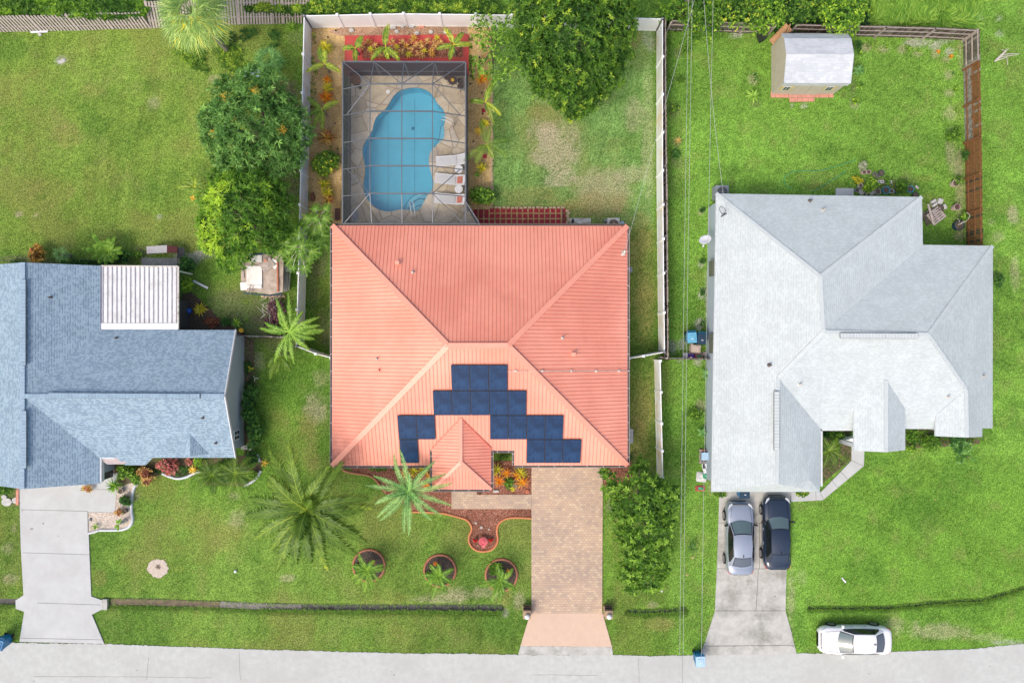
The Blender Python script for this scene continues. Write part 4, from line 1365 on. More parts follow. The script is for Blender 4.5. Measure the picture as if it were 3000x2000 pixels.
sb = lambda px, py: on_plane(px, py, V3((xg, ys, e_)), V3((0, -(rz - e_) / (yr - ys), 1)).normalized())
k1 = sb(341, 1341); k2 = sb(367, 1362); k3 = sb(425, 1362); k4 = sb(447, 1341)
f5 = [rj, vb, V3((k1.x, ys, e_)), k2, k3, V3((k4.x, ys, e_)), V3((xg, ys, e_)), rg]
mb = MB()
roof_solid(mb, [f1, f2, f3, f4, f5], 0.15)
# little cross gable
ga = sb(556, 1272); gl = G(529, 1335, 2.95); gr_ = G(612, 1335, 2.62); gm = G(558, 1335, ga.z)
roof_solid(mb, [[ga + V3((0, 0, .03)), gm, V3((gl.x, gm.y, 2.72)), sb(529, 1320) + V3((0, 0, .03))], [ga + V3((0, 0, .03)), gm, V3((gr_.x, gm.y, 2.64)), sb(612, 1330) + V3((0, 0, .02))]], 0.1)
broof = part('roof', mb, ['shingle_blue', 'fascia_white'], bh, uv=True)
def ridgeline(mb, a, b, w_=0.28, s_=0.2, m=0, z=0.03):
    a = V3(a); b = V3(b); L = (b - a).length; k = int(L / s_)
    for i in range(k):
        p = a.lerp(b, i / k); q = a.lerp(b, (i + 0.93) / k)
        mb.bar(p + V3((0, 0, z + 0.008)), q + V3((0, 0, z)), w_, 0.025, m)
plain('shingle_cap_blue', (0.28, 0.39, 0.49), 0.85, 0.15, 3)
for a, b in ((rt, rb), (rj, rg)): mb = MB(); ridgeline(mb, a, b); part('ridge_cap', mb, 'shingle_cap_blue', broof)
for a, b in ((G(72, 820, rz), G(72, 1070, rz)), (G(74, 1203, rz), G(74, 1370, rz)), (G(146, 1157, rz), G(588, 1160, rz))):
    mb = MB(); mb.bar(a + V3((0, 0, .09)), b + V3((0, 0, .09)), 0.30, 0.07, 1); ridgeline(mb, a, b, 0.28, 0.2, 0, 0.13)
    part('ridge_vent', mb, ['shingle_cap_blue', 'joint_dark'], broof)
for px, py, fa in ((149, 871, f2), (342, 990, f4), (595, 1223, f5), (633, 1297, f5)):
    P = [V3(q_) for q_ in fa]
    nn = (P[1] - P[0]).cross(P[2] - P[0]).normalized()
    p = on_plane(px, py, P[0], nn)
    mb = MB(); mb.lathe([(0.1, -0.03), (0.06, 0.04), (0.045, 0.05), (0.045, 0.28)], p, 10); part('roof_vent', mb, 'gutter_dark', broof)
# rake boards at the right gable
mb = MB()
for y_ in (yn, ys): mb.bar(V3((xg + .03, y_, e_ - .05)), V3((xg + .03, yr, rz - .05)), 0.06, 0.20)
part('rake_board', mb, 'fascia_white', bh)
# walls incl. gable triangle
wgx = G(716, 1000, 0).x
mb = MB(); mb.prism([(xe - .4, yn - .4), (wgx, yn - .4), (wgx, ys + .4), (xe - .4, ys + .4)], 0, e_ - .12)
mb.mesh([(wgx, yn - .4, e_ - .12), (wgx, ys + .4, e_ - .12), (wgx, yr, rz - .3), (wgx - .2, yn - .4, e_ - .12), (wgx - .2, ys + .4, e_ - .12), (wgx - .2, yr, rz - .3)], [(0, 2, 1), (3, 4, 5), (1, 2, 5, 4), (2, 0, 3, 5)])
part('wall', mb, 'wall_bluegrey', bh)
part('wall', wall_mb([(xw + .4, yt - .4), (xe - .401, yt - .4), (xe - .401, yb_ + .45), (xw + .4, yb_ + .45)], e_ - .12), 'wall_bluegrey', bh)
for y_, s_ in ((yt - .4, 1), (yb_ + .45, -1)):
    mb = MB(); g_ = [V3((xw + .4, y_ , e_ - .13)), V3((xe - .4, y_, e_ - .13)), V3((xr, y_, rz - .32))]
    k_ = [p - V3((0, .15 * s_, 0)) for p in g_]
    mb.mesh(g_ + k_, [(0, 1, 2), (5, 4, 3), (0, 3, 4, 1), (1, 4, 5, 2), (2, 5, 3, 0)]); part('gable_wall', mb, 'wall_bluegrey', bh)
mb = MB(); q_ = G(715, 1272, 1.2); mb.box(V3((wgx + .03, q_.y, 1.5)), (0.05, 0.62, 0.9), m=0)
wn = part('window', mb, 'vinyl_white', bh)
mb = MB()
for sy in (-.15, .15):
    for sz in (-.21, .21): mb.box(V3((wgx + .058, q_.y + sy, 1.5 + sz)), (0.01, 0.24, 0.36))
part('pane', mb, 'window_glass', wn)
# bay under the angled eave and the garage side wall
bay = [G(341, 1325, 0), G(345, 1340, 0), G(372, 1356, 0), G(422, 1356, 0), G(445, 1335, 0)]
mb = MB(); mb.prism([(p.x, p.y) for p in [G(345, 1300), G(345, 1322), G(372, 1342), G(420, 1342), G(442, 1322), G(442, 1300)]], 0, e_ - .12)
part('wall', mb, 'wood_pale', bh)
mb = MB(); mb.bar(G(299, 1338, 2.4), G(299, 1410, 2.4), 0.10, 0.35); mb.bar(G(300, 1341, 2.45), G(338, 1341, 2.45), 0.08, 0.2); part('garage_trim', mb, 'fascia_white', bh)
mb = MB(); mb.box(G(308, 1383, 1.1), (0.08, 0.9, 1.9), 0.0); part('door', mb, 'window_glass', bh)
# white pan patio cover
pc = thing('patio_cover', 'white ribbed pan patio cover in the corner of the blue roof', 'patio cover', G(408, 872))
z_ = 2.45
A = G(295, 966, z_); Bq = G(522, 966, z_); Cq = G(523, 781, z_); D = G(295, 779, z_)
sl_z = 0.0
mb = MB()
mb.prism([(A.x, A.y), (Bq.x, Bq.y), (Cq.x, Cq.y), (D.x, D.y)], z_ - 0.08, z_)
x = A.x + 0.14
while x < Bq.x:
    mb.bar(V3((x, A.y + 0.42, z_ + .03)), V3((x, D.y - 0.04, z_ + .03)), 0.05, 0.06, 1)
    x += 0.288
part('roof_panel', mb, ['patio_pan', 'rib_grey'], pc)
mb = MB()
mb.bar(V3((A.x - .02, A.y + .2, z_ + .04)), V3((Bq.x + .02, A.y + .2, z_ + .04)), 0.42, 0.05)
part('flashing', mb, 'vinyl_white', pc)
mb = MB()
mb.bar(D + V3((0, 0, -.01)), Cq + V3((0, 0, -.01)), 0.09, 0.14); mb.bar(Bq + V3((0, 0, -.01)), Cq + V3((0, 0, -.01)), 0.09, 0.14)
part('frame', mb, 'dirty_white', pc)
for (px, py) in ((310, 790), (410, 788), (516, 788)):
    p = G(px, py, z_); mb = MB(); mb.box(V3((p.x, p.y - .1, 1.2)), (0.09, 0.09, 2.35)); part('post', mb, 'vinyl_white', pc)
mb = MB(); a = G(540, 880, 1.0); b = G(538, 962, 1.0); mb.bar(V3((a.x - .1, a.y, 1.2)), V3((a.x - .1, b.y, 1.2)), 0.05, 2.3); part('side_screen', mb, 'charcoal_panel', pc)

# ---- white shingle house
wh = thing('white_shingle_house', 'large house with pale grey white shingle hip roof on the right', 'house', G(2450, 950))
A = G(2098, 567, 2.6); B = G(2701, 577, 2.6); C = G(2704, 717, 2.6); D = G(2909, 720, 2.6); E = G(2908, 1254, 2.6); F = G(2084, 1440, 2.6)
P1 = G(2403, 810, 5.0); P2 = G(2412, 972, 5.0); P3 = G(2719, 980, 5.0); Q = G(2830, 1140, 3.7); Q2 = G(2833, 1281, 3.7)
Vv = G(2405, 1256, 2.6); Rr = G(2280, 1106, 4.1); R2 = G(2276, 1417, 4.1); K = G(2375, 1409, 3.1); M1 = G(2402, 1440, 2.6)
N1 = G(2741, 1217, 3.0); N1b = G(2741, 1256, 2.62); N2 = G(2740, 1277, 3.0); N3 = G(2878, 1279, 3.0); N4 = G(2878, 1254, 3.0)
up = V3((0, 0, .03))
faces = [[A, B, P1], [B, C, P2, P1], [C, D, P3, P2], [D, E, N4 + V3((0, 0, -.0)), N3, Q2, Q, P3], [A, P1, P2, Rr, R2, F], [F, R2, K, M1], [Rr, Vv, M1, K, R2], [P2, P3, Q, N1, N1b, Vv, Rr], [Q + up, Q2 + up, N2 + up, N1 + up]]
g1 = G(2596, 1114, 3.9); g2 = G(2596, 1324, 3.9); g3 = G(2502, 1320, 3.17); g4 = G(2502, 1186, 3.17); g5 = G(2652, 1318, 3.17); g6 = G(2652, 1184, 3.17)
faces += [[g1, g2, g3, g4], [g1, g6, g5, g2]]
mb = MB(); roof_solid(mb, faces, 0.14)
wroof = part('roof', mb, ['shingle_white', 'fascia_white'], wh, uv=True)
plain('shingle_cap_white', (0.525, 0.58, 0.595), 0.85, 0.06, 3)
for a, b in ((A, P1), (B, P1), (P1, P2), (P3, D), (P3, Q), (P2, Rr), (Rr, R2), (Q, Q2), (P2, P3), (g1, g2)): mb = MB(); ridgeline(mb, a, b, 0.24, 0.19, 0, 0.004); part('ridge_cap', mb, 'shingle_cap_white', wroof)
for a, b in ((G(2460, 983, 5.05), G(2686, 984, 5.05)), (G(2274, 1147, 4.15), G(2274, 1318, 4.15))):
    mb = MB(); mb.bar(a + V3((0, 0, .05)), b + V3((0, 0, .05)), 0.34, 0.08, 1); ridgeline(mb, a, b, 0.30, 0.19, 0, 0.10)
    part('ridge_vent', mb, ['shingle_cap_white', 'joint_dark'], wroof)
for px, py, z in ((2411, 615, 3.1), (2343, 1126, 3.9), (2879, 1100, 2.95), (2775, 1162, 3.5), (2255, 1069, 4.0), (2374, 588, 2.85)):
    p = G(px, py, z); mb = MB(); mb.lathe([(0.13, -0.1), (0.08, 0.03), (0.055, 0.05), (0.055, 0.28), (0.03, 0.3)], p, 12); part('roof_vent', mb, 'dirty_white' if px not in (2255, 2374) else 'gutter_dark', wroof)
# walls
wl = 0.42
aw = G(2088, 600, 0)
wx = min(A.x, F.x) + wl
part('wall', wall_mb([(wx + .1, A.y - wl), (B.x - wl, A.y - wl), (B.x - wl, C.y - wl), (D.x - wl, C.y - wl), (D.x - wl, E.y + wl), (N1.x, E.y + wl), (Vv.x - wl, E.y + wl + .02), (Vv.x - wl, F.y + wl), (wx - .1, F.y + wl)], 2.48), 'wall_paleblue', wh)
part('wall', wall_mb([(N2.x + .3, N2.y + .3), (N3.x - .3, N2.y + .3), (N3.x - .3, E.y + wl - .002), (N2.x + .3, E.y + wl - .002)], 2.9), 'wall_paleblue', wh)
for x in (g3.x + .25, g5.x - .25):
    mb = MB(); mb.box((x, g3.y + .3, 1.5), (0.25, 0.25, 3.0)); part('porch_post', mb, 'fascia_white', wh)
for (py0, py1) in ((763, 808), (977, 1035)):
    a = G(2098, py0, 1.6); b = G(2098, py1, 1.6)
    mb = MB(); mb.box((wx - .03, (a.y + b.y) / 2, 1.55), (0.22, a.y - b.y, 1.0), m=0)
    for k in range(9): mb.box((wx - .16, b.y + (a.y - b.y) * (k + .5) / 9, 1.95), (0.07, 0.09, 0.2), m=0)
    part('shutter', mb, 'shutter_green', wh)
p = G(2117, 632, 3.0)
mb = MB(); mb.tube([p + V3((0, 0, -.3)), p + V3((0, 0, .8))], 0.04, 8)
part('service_mast', mb, 'cable_black', wroof)
MAST2 = p + V3((0, 0, .75))
mb = MB()
cpts = [MAST2] + [G(2116 + 9 * math.sin(k * .55), 616 + 10 * math.cos(k * .5), 3.4 - k * .02) for k in range(10)] + [G(2116, 628, 3.0)]
mb.tube(cpts, 0.018, 6); part('service_cable', mb, 'cable_black', wroof)
mb = MB(); mb.bar(G(2408, 1258, 2.5), G(2502, 1258, 2.5), 0.12, 0.12); mb.bar(G(2406, 1262, 2.5), G(2406, 1424, 2.5), 0.12, 0.12); part('gutter', mb, 'fascia_white', wh)
mb = MB(); mb.box(G(2490, 1288, 0.5), (0.9, 0.3, 0.9), .2); mb.lathe([(0.2, 0), (0.22, 0.5), (0.18, 1.0)], G(2474, 1286, 0), 12); part('downspout', mb, 'vinyl_white', wh)

# ---- gambrel shed
sh = thing('garden_shed', 'beige shed with pale shingle barn roof in the right back yard', 'shed', G(2350, 200))
sw = [G(2259, 276), G(2440, 276), G(2440, 150), G(2259, 150)]
x0 = G(2259, 276).x; x1 = G(2441, 276).x; y0 = G(2259, 276).y; y1 = G(2300, 137).y
ez = 1.95
ykink0 = y0 + .55; ykink1 = y1 - .55
yc = (y0 + y1) / 2
prof = [(y0 - .08, ez), (y0 + .45, ez + .5), (yc, ez + .85), (y1 - .45, ez + .5), (y1 + .08, ez)]
prof[1] = (G(0, 236, ez + .42).y, ez + .42)
mb = MB()
xa, xb = x0 - .02, x1 + .10
roof_solid(mb, [[V3((xa, prof[i][0], prof[i][1])), V3((xb, prof[i][0], prof[i][1])), V3((xb, prof[i + 1][0], prof[i + 1][1])), V3((xa, prof[i + 1][0], prof[i + 1][1]))] for i in range(4)], 0.07)
part('roof', mb, ['shingle_shed', 'fascia_white'], sh, uv=True)
mb = MB()
k = 9
def gend(x):
    return [V3((x, y0, 0)), V3((x, y1, 0)), V3((x, y1, ez - .05))] + [V3((x, a, b - .06)) for a, b in reversed(prof[1:4])] + [V3((x, y0, ez - .05))]
for x, s_ in ((x0 + .02, 1), (x1, -1)):
    g = gend(x)
    mb.poly(g if s_ < 0 else list(reversed(g)), 0)
for yy in (y0, y1): mb.poly([V3((x0 + .02, yy, 0)), V3((x1, yy, 0)), V3((x1, yy, ez)), V3((x0 + .02, yy, ez))], 0)
# vertical siding battens
yy = y0 + .2
while yy < y1:
    hh = np.interp(yy, [q[0] for q in prof], [q[1] for q in prof]) - .1
    mb.box((x0 + .01, yy, hh / 2), (0.03, 0.03, hh), m=0); mb.box((x1, yy, hh / 2), (0.03, 0.03, hh), m=0); yy += .2
xx = x0 + .2
while xx < x1: mb.box((xx, y0 - .005, ez / 2), (0.03, 0.03, ez), m=0); xx += .2
part('wall', mb, 'wall_beige', sh)
for sx, nm in ((-1, 0), (1, 0)):
    mb = MB(); mb.box(((x0 + x1) / 2 + sx * .46, y0 - .04, .95), (0.88, 0.05, 1.75)); part('door', mb, 'wall_beige', sh)
for px in (2312, 2437):
    X = G(px, 258, 1.3).x - .18
    mb = MB(); mb.box((X, y0 - .05, 1.3), (0.46, 0.04, 0.6), m=0)
    w_ = part('window', mb, 'fascia_white', sh)
    mb = MB()
    for a in (-.1, .1):
        for b in (-.14, .14): mb.box((X + a, y0 - .078, 1.3 + b), (0.16, 0.02, 0.22))
    part('pane', mb, 'window_glass', w_)
    mb = MB()
    for a in (-.31, .31): mb.box((X + a, y0 - .05, 1.3), (0.14, 0.04, 0.6))
    part('shutter', mb, 'trim_yellow', w_)
# ------------------------------------------------------------------ pool cage
cg = thing('pool_cage', 'bronze framed screen cage over the swimming pool', 'pool cage', G(1190, 440))
ze, zf = 2.5, 3.35
xl = G(1004, 400, ze).x; xr_ = G(1364, 400, ze).x; yt_ = G(1180, 182, ze).y; yb2 = my1 + 0.12
xi = [G(px, 400, zf).x for px in (1084, 1177, 1267)]
yi = [G(1180, py, zf).y for py in (246, 326, 406, 486, 567)]
def eaveY(py): return G(1004, py, ze).y
ye = [eaveY(262), eaveY(339), eaveY(419), eaveY(497), eaveY(575)]
BW = 0.05
def cagebar(mb, a, b, w_=BW): mb.bar(V3(a), V3(b), w_, w_ * 1.3)
mb = MB()
cagebar(mb, (xl, yt_, ze), (xr_, yt_, ze), .08); cagebar(mb, (xl, yt_, ze), (xl, yb2, ze), .08); cagebar(mb, (xr_, yt_, ze), (xr_, yb2, ze), .08); cagebar(mb, (xl, yb2, ze + .12), (G(1406, 655, ze).x, yb2, ze + .12), .09)
part('eave_beam', mb, 'cage_bronze', cg)
mb = MB()
for yv, ev in zip(yi, ye):
    cagebar(mb, (xi[0], yv, zf), (xi[2], yv, zf), .075); cagebar(mb, (xl, ev, ze), (xi[0], yv, zf)); cagebar(mb, (xr_, ev, ze), (xi[2], yv, zf))
part('rafter', mb, 'cage_bronze', cg)
mb = MB()
xt = [G(px, 181, ze).x for px in (1096, 1184, 1273)]
xb_ = [G(px, 655, ze).x for px in (1090, 1179, 1268)]
for a, b, c in zip(xt, xi, xb_):
    cagebar(mb, (a, yt_, ze), (b, yi[0], zf)); cagebar(mb, (b, yi[0], zf), (b, yi[-1], zf)); cagebar(mb, (b, yi[-1], zf), (c, yb2, ze + .1))
part('purlin', mb, 'cage_bronze', cg)
TL = (xl, yt_, ze); TR = (xr_, yt_, ze)
for a, b in ((TL, (xi[0], yi[0], zf)), ((xt[0], yt_, ze), (xi[1], yi[0], zf)), ((xt[2], yt_, ze), (xi[1], yi[0], zf)), (TR, (xi[2], yi[0], zf)),
             ((xi[0], yi[0], zf), (xl + .3, ye[1] + .05, ze + .1)), ((xi[2], yi[0], zf), (xr_ - .35, ye[1] + .05, ze + .1)),
             ((xl + .3, ye[3], ze + .1), (xi[0], yi[4], zf)), ((xr_ - .35, ye[3], ze + .1), (xi[2], yi[4], zf)),
             ((xi[0], yi[4], zf), (xl + .1, yb2, ze + .1)), ((xi[2], yi[4], zf), (xr_ - .1, yb2, ze + .1))):
    mb = MB(); cagebar(mb, a, b, .045); part('brace', mb, 'cage_bronze', cg)
mb = MB()
for x in [xl, xr_] + xt: mb.bar(V3((x, yt_, 0.05)), V3((x, yt_, ze)), .06, .06)
for y in ye:
    for x in (xl, xr_): mb.bar(V3((x, y, 0.05)), V3((x, y, ze)), .06, .06)
part('post', mb, 'cage_bronze', cg)
mb = MB()
for z in (0.1, 0.9):
    mb.bar(V3((xl, yt_, z)), V3((xr_, yt_, z)), .045, .06); mb.bar(V3((xl, yt_, z)), V3((xl, yb2, z)), .045, .06); mb.bar(V3((xr_, yt_, z)), V3((xr_, ye[4] - .6, z)), .045, .06)
for x in xt: mb.bar(V3((x, yt_, ze)), V3((x + .15, yt_ - .02, 0.2)), .03, .03)
cx2 = G(1406, 655, ze).x; cyy = G(1364, 590, ze).y
mb.bar(V3((xr_, cyy, ze)), V3((cx2, yb2, ze)), .07, .08); mb.bar(V3((xr_, cyy, .1)), V3((cx2, yb2, .1)), .05, .06)
for y in ye: mb.bar(V3((xl + .02, y, ze - .1)), V3((xl + .03, y - .5, 1.4)), .03, .03)
part('rail', mb, 'cage_bronze', cg)
# screens
mb = MB()
grid_x = [xl] + xi + [xr_]
mb.poly([TL, (xt[0], yt_, ze), (xi[0], yi[0], zf)]); mb.poly([(xt[0], yt_, ze), (xt[2], yt_, ze), (xi[2], yi[0], zf), (xi[0], yi[0], zf)]); mb.poly([(xt[2], yt_, ze), TR, (xi[2], yi[0], zf)])
mb.poly([(xi[0], yi[0], zf), (xi[2], yi[0], zf), (xi[2], yi[4], zf), (xi[0], yi[4], zf)])
mb.poly([TL, (xi[0], yi[0], zf), (xi[0], yi[4], zf), (xl, yb2, ze)]); mb.poly([TR, (xr_, yb2, ze), (xi[2], yi[4], zf), (xi[2], yi[0], zf)])
mb.poly([(xi[0], yi[4], zf), (xi[2], yi[4], zf), (xr_, yb2, ze), (xl, yb2, ze)])
mb.poly([(xr_, cyy, ze), (cx2, yb2, ze), (xr_, yb2, ze)])
part('roof_screen', mb, 'screen_roof', cg)
for q in ([(xl, yt_, .1), (xl, yb2, .1), (xl, yb2, ze), (xl, yt_, ze)], [(xl, yt_, .1), (xr_, yt_, .1), (xr_, yt_, ze), (xl, yt_, ze)], [(xr_, yt_, .1), (xr_, cyy, .1), (xr_, cyy, ze), (xr_, yt_, ze)], [(xr_, cyy, .1), (cx2, yb2, .1), (cx2, yb2, ze), (xr_, cyy, ze)]):
    mb = MB(); mb.poly(q); part('wall_screen', mb, 'screen_wall', cg)

# ------------------------------------------------------------------ vinyl fences
def vinyl(path_top, label, stained=True, h=1.83, step=2.42, gate=None):
    P = [G(px, py, h) for px, py in path_top]
    base = P[0].copy(); base.z = 0
    t = thing('vinyl_fence', label, 'fence', base, 'white vinyl privacy fence runs')
    posts = []
    for i in range(len(P) - 1):
        a, b = P[i], P[i + 1]; L = (b - a).length; k = max(1, round(L / step))
        for j in range(k):
            p = a.lerp(b, j / k); q = a.lerp(b, (j + 1) / k)
            posts.append(p)
            mb = MB()
            d = (q - p).normalized()
            pp = p + d * .06; qq = q - d * .06
            mb.bar(V3((pp.x, pp.y, .9)), V3((qq.x, qq.y, .9)), 0.035, 1.66)
            mb.bar(V3((pp.x, pp.y, h - .06)), V3((qq.x, qq.y, h - .06)), 0.055, 0.12); mb.bar(V3((pp.x, pp.y, .08)), V3((qq.x, qq.y, .08)), 0.055, 0.14)
            part('panel', mb, 'vinyl_stained' if stained else 'vinyl_white', t)
    posts.append(P[-1])
    for p in posts:
        mb = MB(); mb.box((p.x, p.y, h / 2 + .03), (0.13, 0.13, h + .06)); mb.box((p.x, p.y, h + .09), (0.16, 0.16, 0.04)); mb.box((p.x, p.y, h + .13), (0.12, 0.12, 0.05), top=.3)
        part('post', mb, 'vinyl_white', t)
    return t
vinyl([(891, 47), (881, 500), (874, 800), (868, 1014)], 'white vinyl fence run left of the pool and main house')
vinyl([(868, 1014), (925, 1036), (970, 1048)], 'short white vinyl fence joining the red roofed house on its left')
vinyl([(891, 47), (1182, 41), (1500, 45), (1941, 56)], 'white vinyl fence run along the back of the middle yard', stained=False)
vinyl([(1941, 56), (1941, 500), (1944, 800), (1947, 1031)], 'long white vinyl fence run right of the middle yard')
vinyl([(1947, 1031), (1885, 1043), (1842, 1050)], 'short white vinyl fence joining the red roofed house on its right')
vinyl([(1934, 1057), (1938, 1240), (1942, 1400)], 'yellow stained vinyl fence piece beside the front shrub tree', step=1.75)

# ------------------------------------------------------------------ wooden fences
def wood(path, label, mat, h=1.8, lean=(0, 0), bw=0.14, gap=0.02, rail_in=1, post_step=2.44, matrail=None, mats2=None, rails=(0.35, 1.0, 1.6), hv=0.03, split=0, group='old wooden board fences'):
    """path at ground level"""
    P = [G(px, py, 0) for px, py in path]
    t = thing('wooden_fence', label, 'fence', P[0], group)
    LN = V3((lean[0], lean[1], 0))
    mb = MB(); rb_ = MB(); pm_ = MB(); n_p = 0
    for i in range(len(P) - 1):
        a, b = P[i], P[i + 1]; d = (b - a); L = d.length; d.normalize(); nn = V3((-d.y, d.x, 0)) * rail_in
        s_ = 0
        while s_ < L:
            p = a + d * (s_ + bw / 2); hh = h + rnd.uniform(-hv, hv)
            mi = 0
            if mats2 and rnd.random() < mats2[1]: mi = 1
            if split:
                z1 = hh * split * rnd.uniform(.8, 1.15)
                mb.bar(p, p + V3((0, 0, z1)), bw, 0.022, 1, up=nn); mb.bar(p + V3((0, 0, z1)), p + V3((0, 0, hh)), bw, 0.02, 0 if rnd.random() < .8 else 1, up=nn)
            else: mb.bar(p, p + LN * hh + V3((0, 0, hh)), bw, 0.02, mi, up=nn)
            s_ += bw + gap
        for z in rails:
            rb_.bar(a + nn * .04 + LN * z + V3((0, 0, z)), b + nn * .04 + LN * z + V3((0, 0, z)), 0.04, 0.09)
        k = max(1, round(L / post_step))
        for j in range(k + 1):
            p = a.lerp(b, j / k) + nn * .09
            pmb = MB(); pmb.bar(p, p + LN * (h - .05) + V3((0, 0, h - .05)), 0.10, 0.10, up=nn)
            part('post', pmb, matrail or mat, t)
    part('boards', mb, [mat] + ([mats2[0]] if mats2 else []), t)
    part('rails', rb_, matrail or mat, t)
    return t


wood([(-60, 100), (0, 94), (120, 92), (230, 90), (330, 86), (440, 84)], 'leaning grey wooden fence with gaps along the back of the left yard', 'wood_pale', 1.55, (0.0, 0.24), 0.125, 0.095, matrail='wood_grey', rails=(0.4, 1.2))
wood([(440, 83), (560, 78), (700, 72), (800, 71)], 'pale wooden picket fence behind the cabbage palm', 'wood_pale', 1.9, (0.28, 0.48), 0.115, 0.075, rails=(0.5, 1.5))
wood([(800, 71), (830, 70), (905, 69)], 'darker vine grown wooden fence end next to the white corner post', 'wood_grey', 1.8, (0.24, 0.42), 0.10, 0.09, rails=(0.5, 1.5))
wood([(1952, 90), (2060, 93), (2165, 97), (2250, 98)], 'dark mossy wooden fence under the vines right of the white corner', 'wood_dark', 1.55, rail_in=-1, matrail='wood_bleached')
wood([(2306, 102), (2420, 105), (2560, 108), (2700, 112), (2820, 118)], 'dark weathered wooden fence behind the shed', 'wood_dark', 1.7, rail_in=-1, matrail='wood_grey', mats2=('wood_dark_brown', .4))
wood([(2822, 118), (2823, 205)], 'bleached grey corner section of the wooden fence right of the back yard', 'wood_dark', 1.75, rail_in=-1, mats2=('wood_weathered', .4), matrail='wood_bleached')
wood([(2823, 207), (2827, 420)], 'half bleached half brown stretch of wooden fence on the right', 'wood_orange', 1.75, rail_in=-1, split=.5, mats2=('wood_weathered', .6), matrail='wood_orange')
wood([(2827, 422), (2831, 730)], 'orange brown stretch of wooden fence reaching the white roof', 'wood_orange', 1.75, rail_in=-1, mats2=('wood_dark_brown', .07), matrail='wood_orange')
wood([(1938, 78), (1938, 300), (1942, 600), (1944, 900), (1945, 1048)], 'narrow old wooden fence hugging the outside of the white vinyl fence', 'wood_dark', 1.45, rail_in=-1, mats2=('wood_bleached', .5), matrail='wood_bleached', rails=(0.4, 1.35))
wood([(1930, 1050), (2100, 1052)], 'low dark wooden fence between the yards beside the blue bins', 'wood_dark_brown', 1.0, rail_in=1, matrail='wood_grey', rails=(0.3, 0.9))
wood([(700, 985), (840, 989)], 'broken low wooden fence between the blue house and the white fence', 'wood_dark_brown', 0.7, rail_in=1, matrail='wood_pale', rails=(0.3, 0.6), hv=.15, mats2=('wood_pale', .4))

# rusty panel behind the shed
mb = MB(); mb.box(G(2290, 105, .9), (0.9, 0.06, 1.8), 1.2, rx=.1)
mb.bar(G(2262, 128, .2), G(2312, 78, 1.7), .6, .03)
solo('rusted_sheet', mb, 'rust_sheet', 'rust brown sheet leaning behind the corner of the beige shed', 'metal sheet')

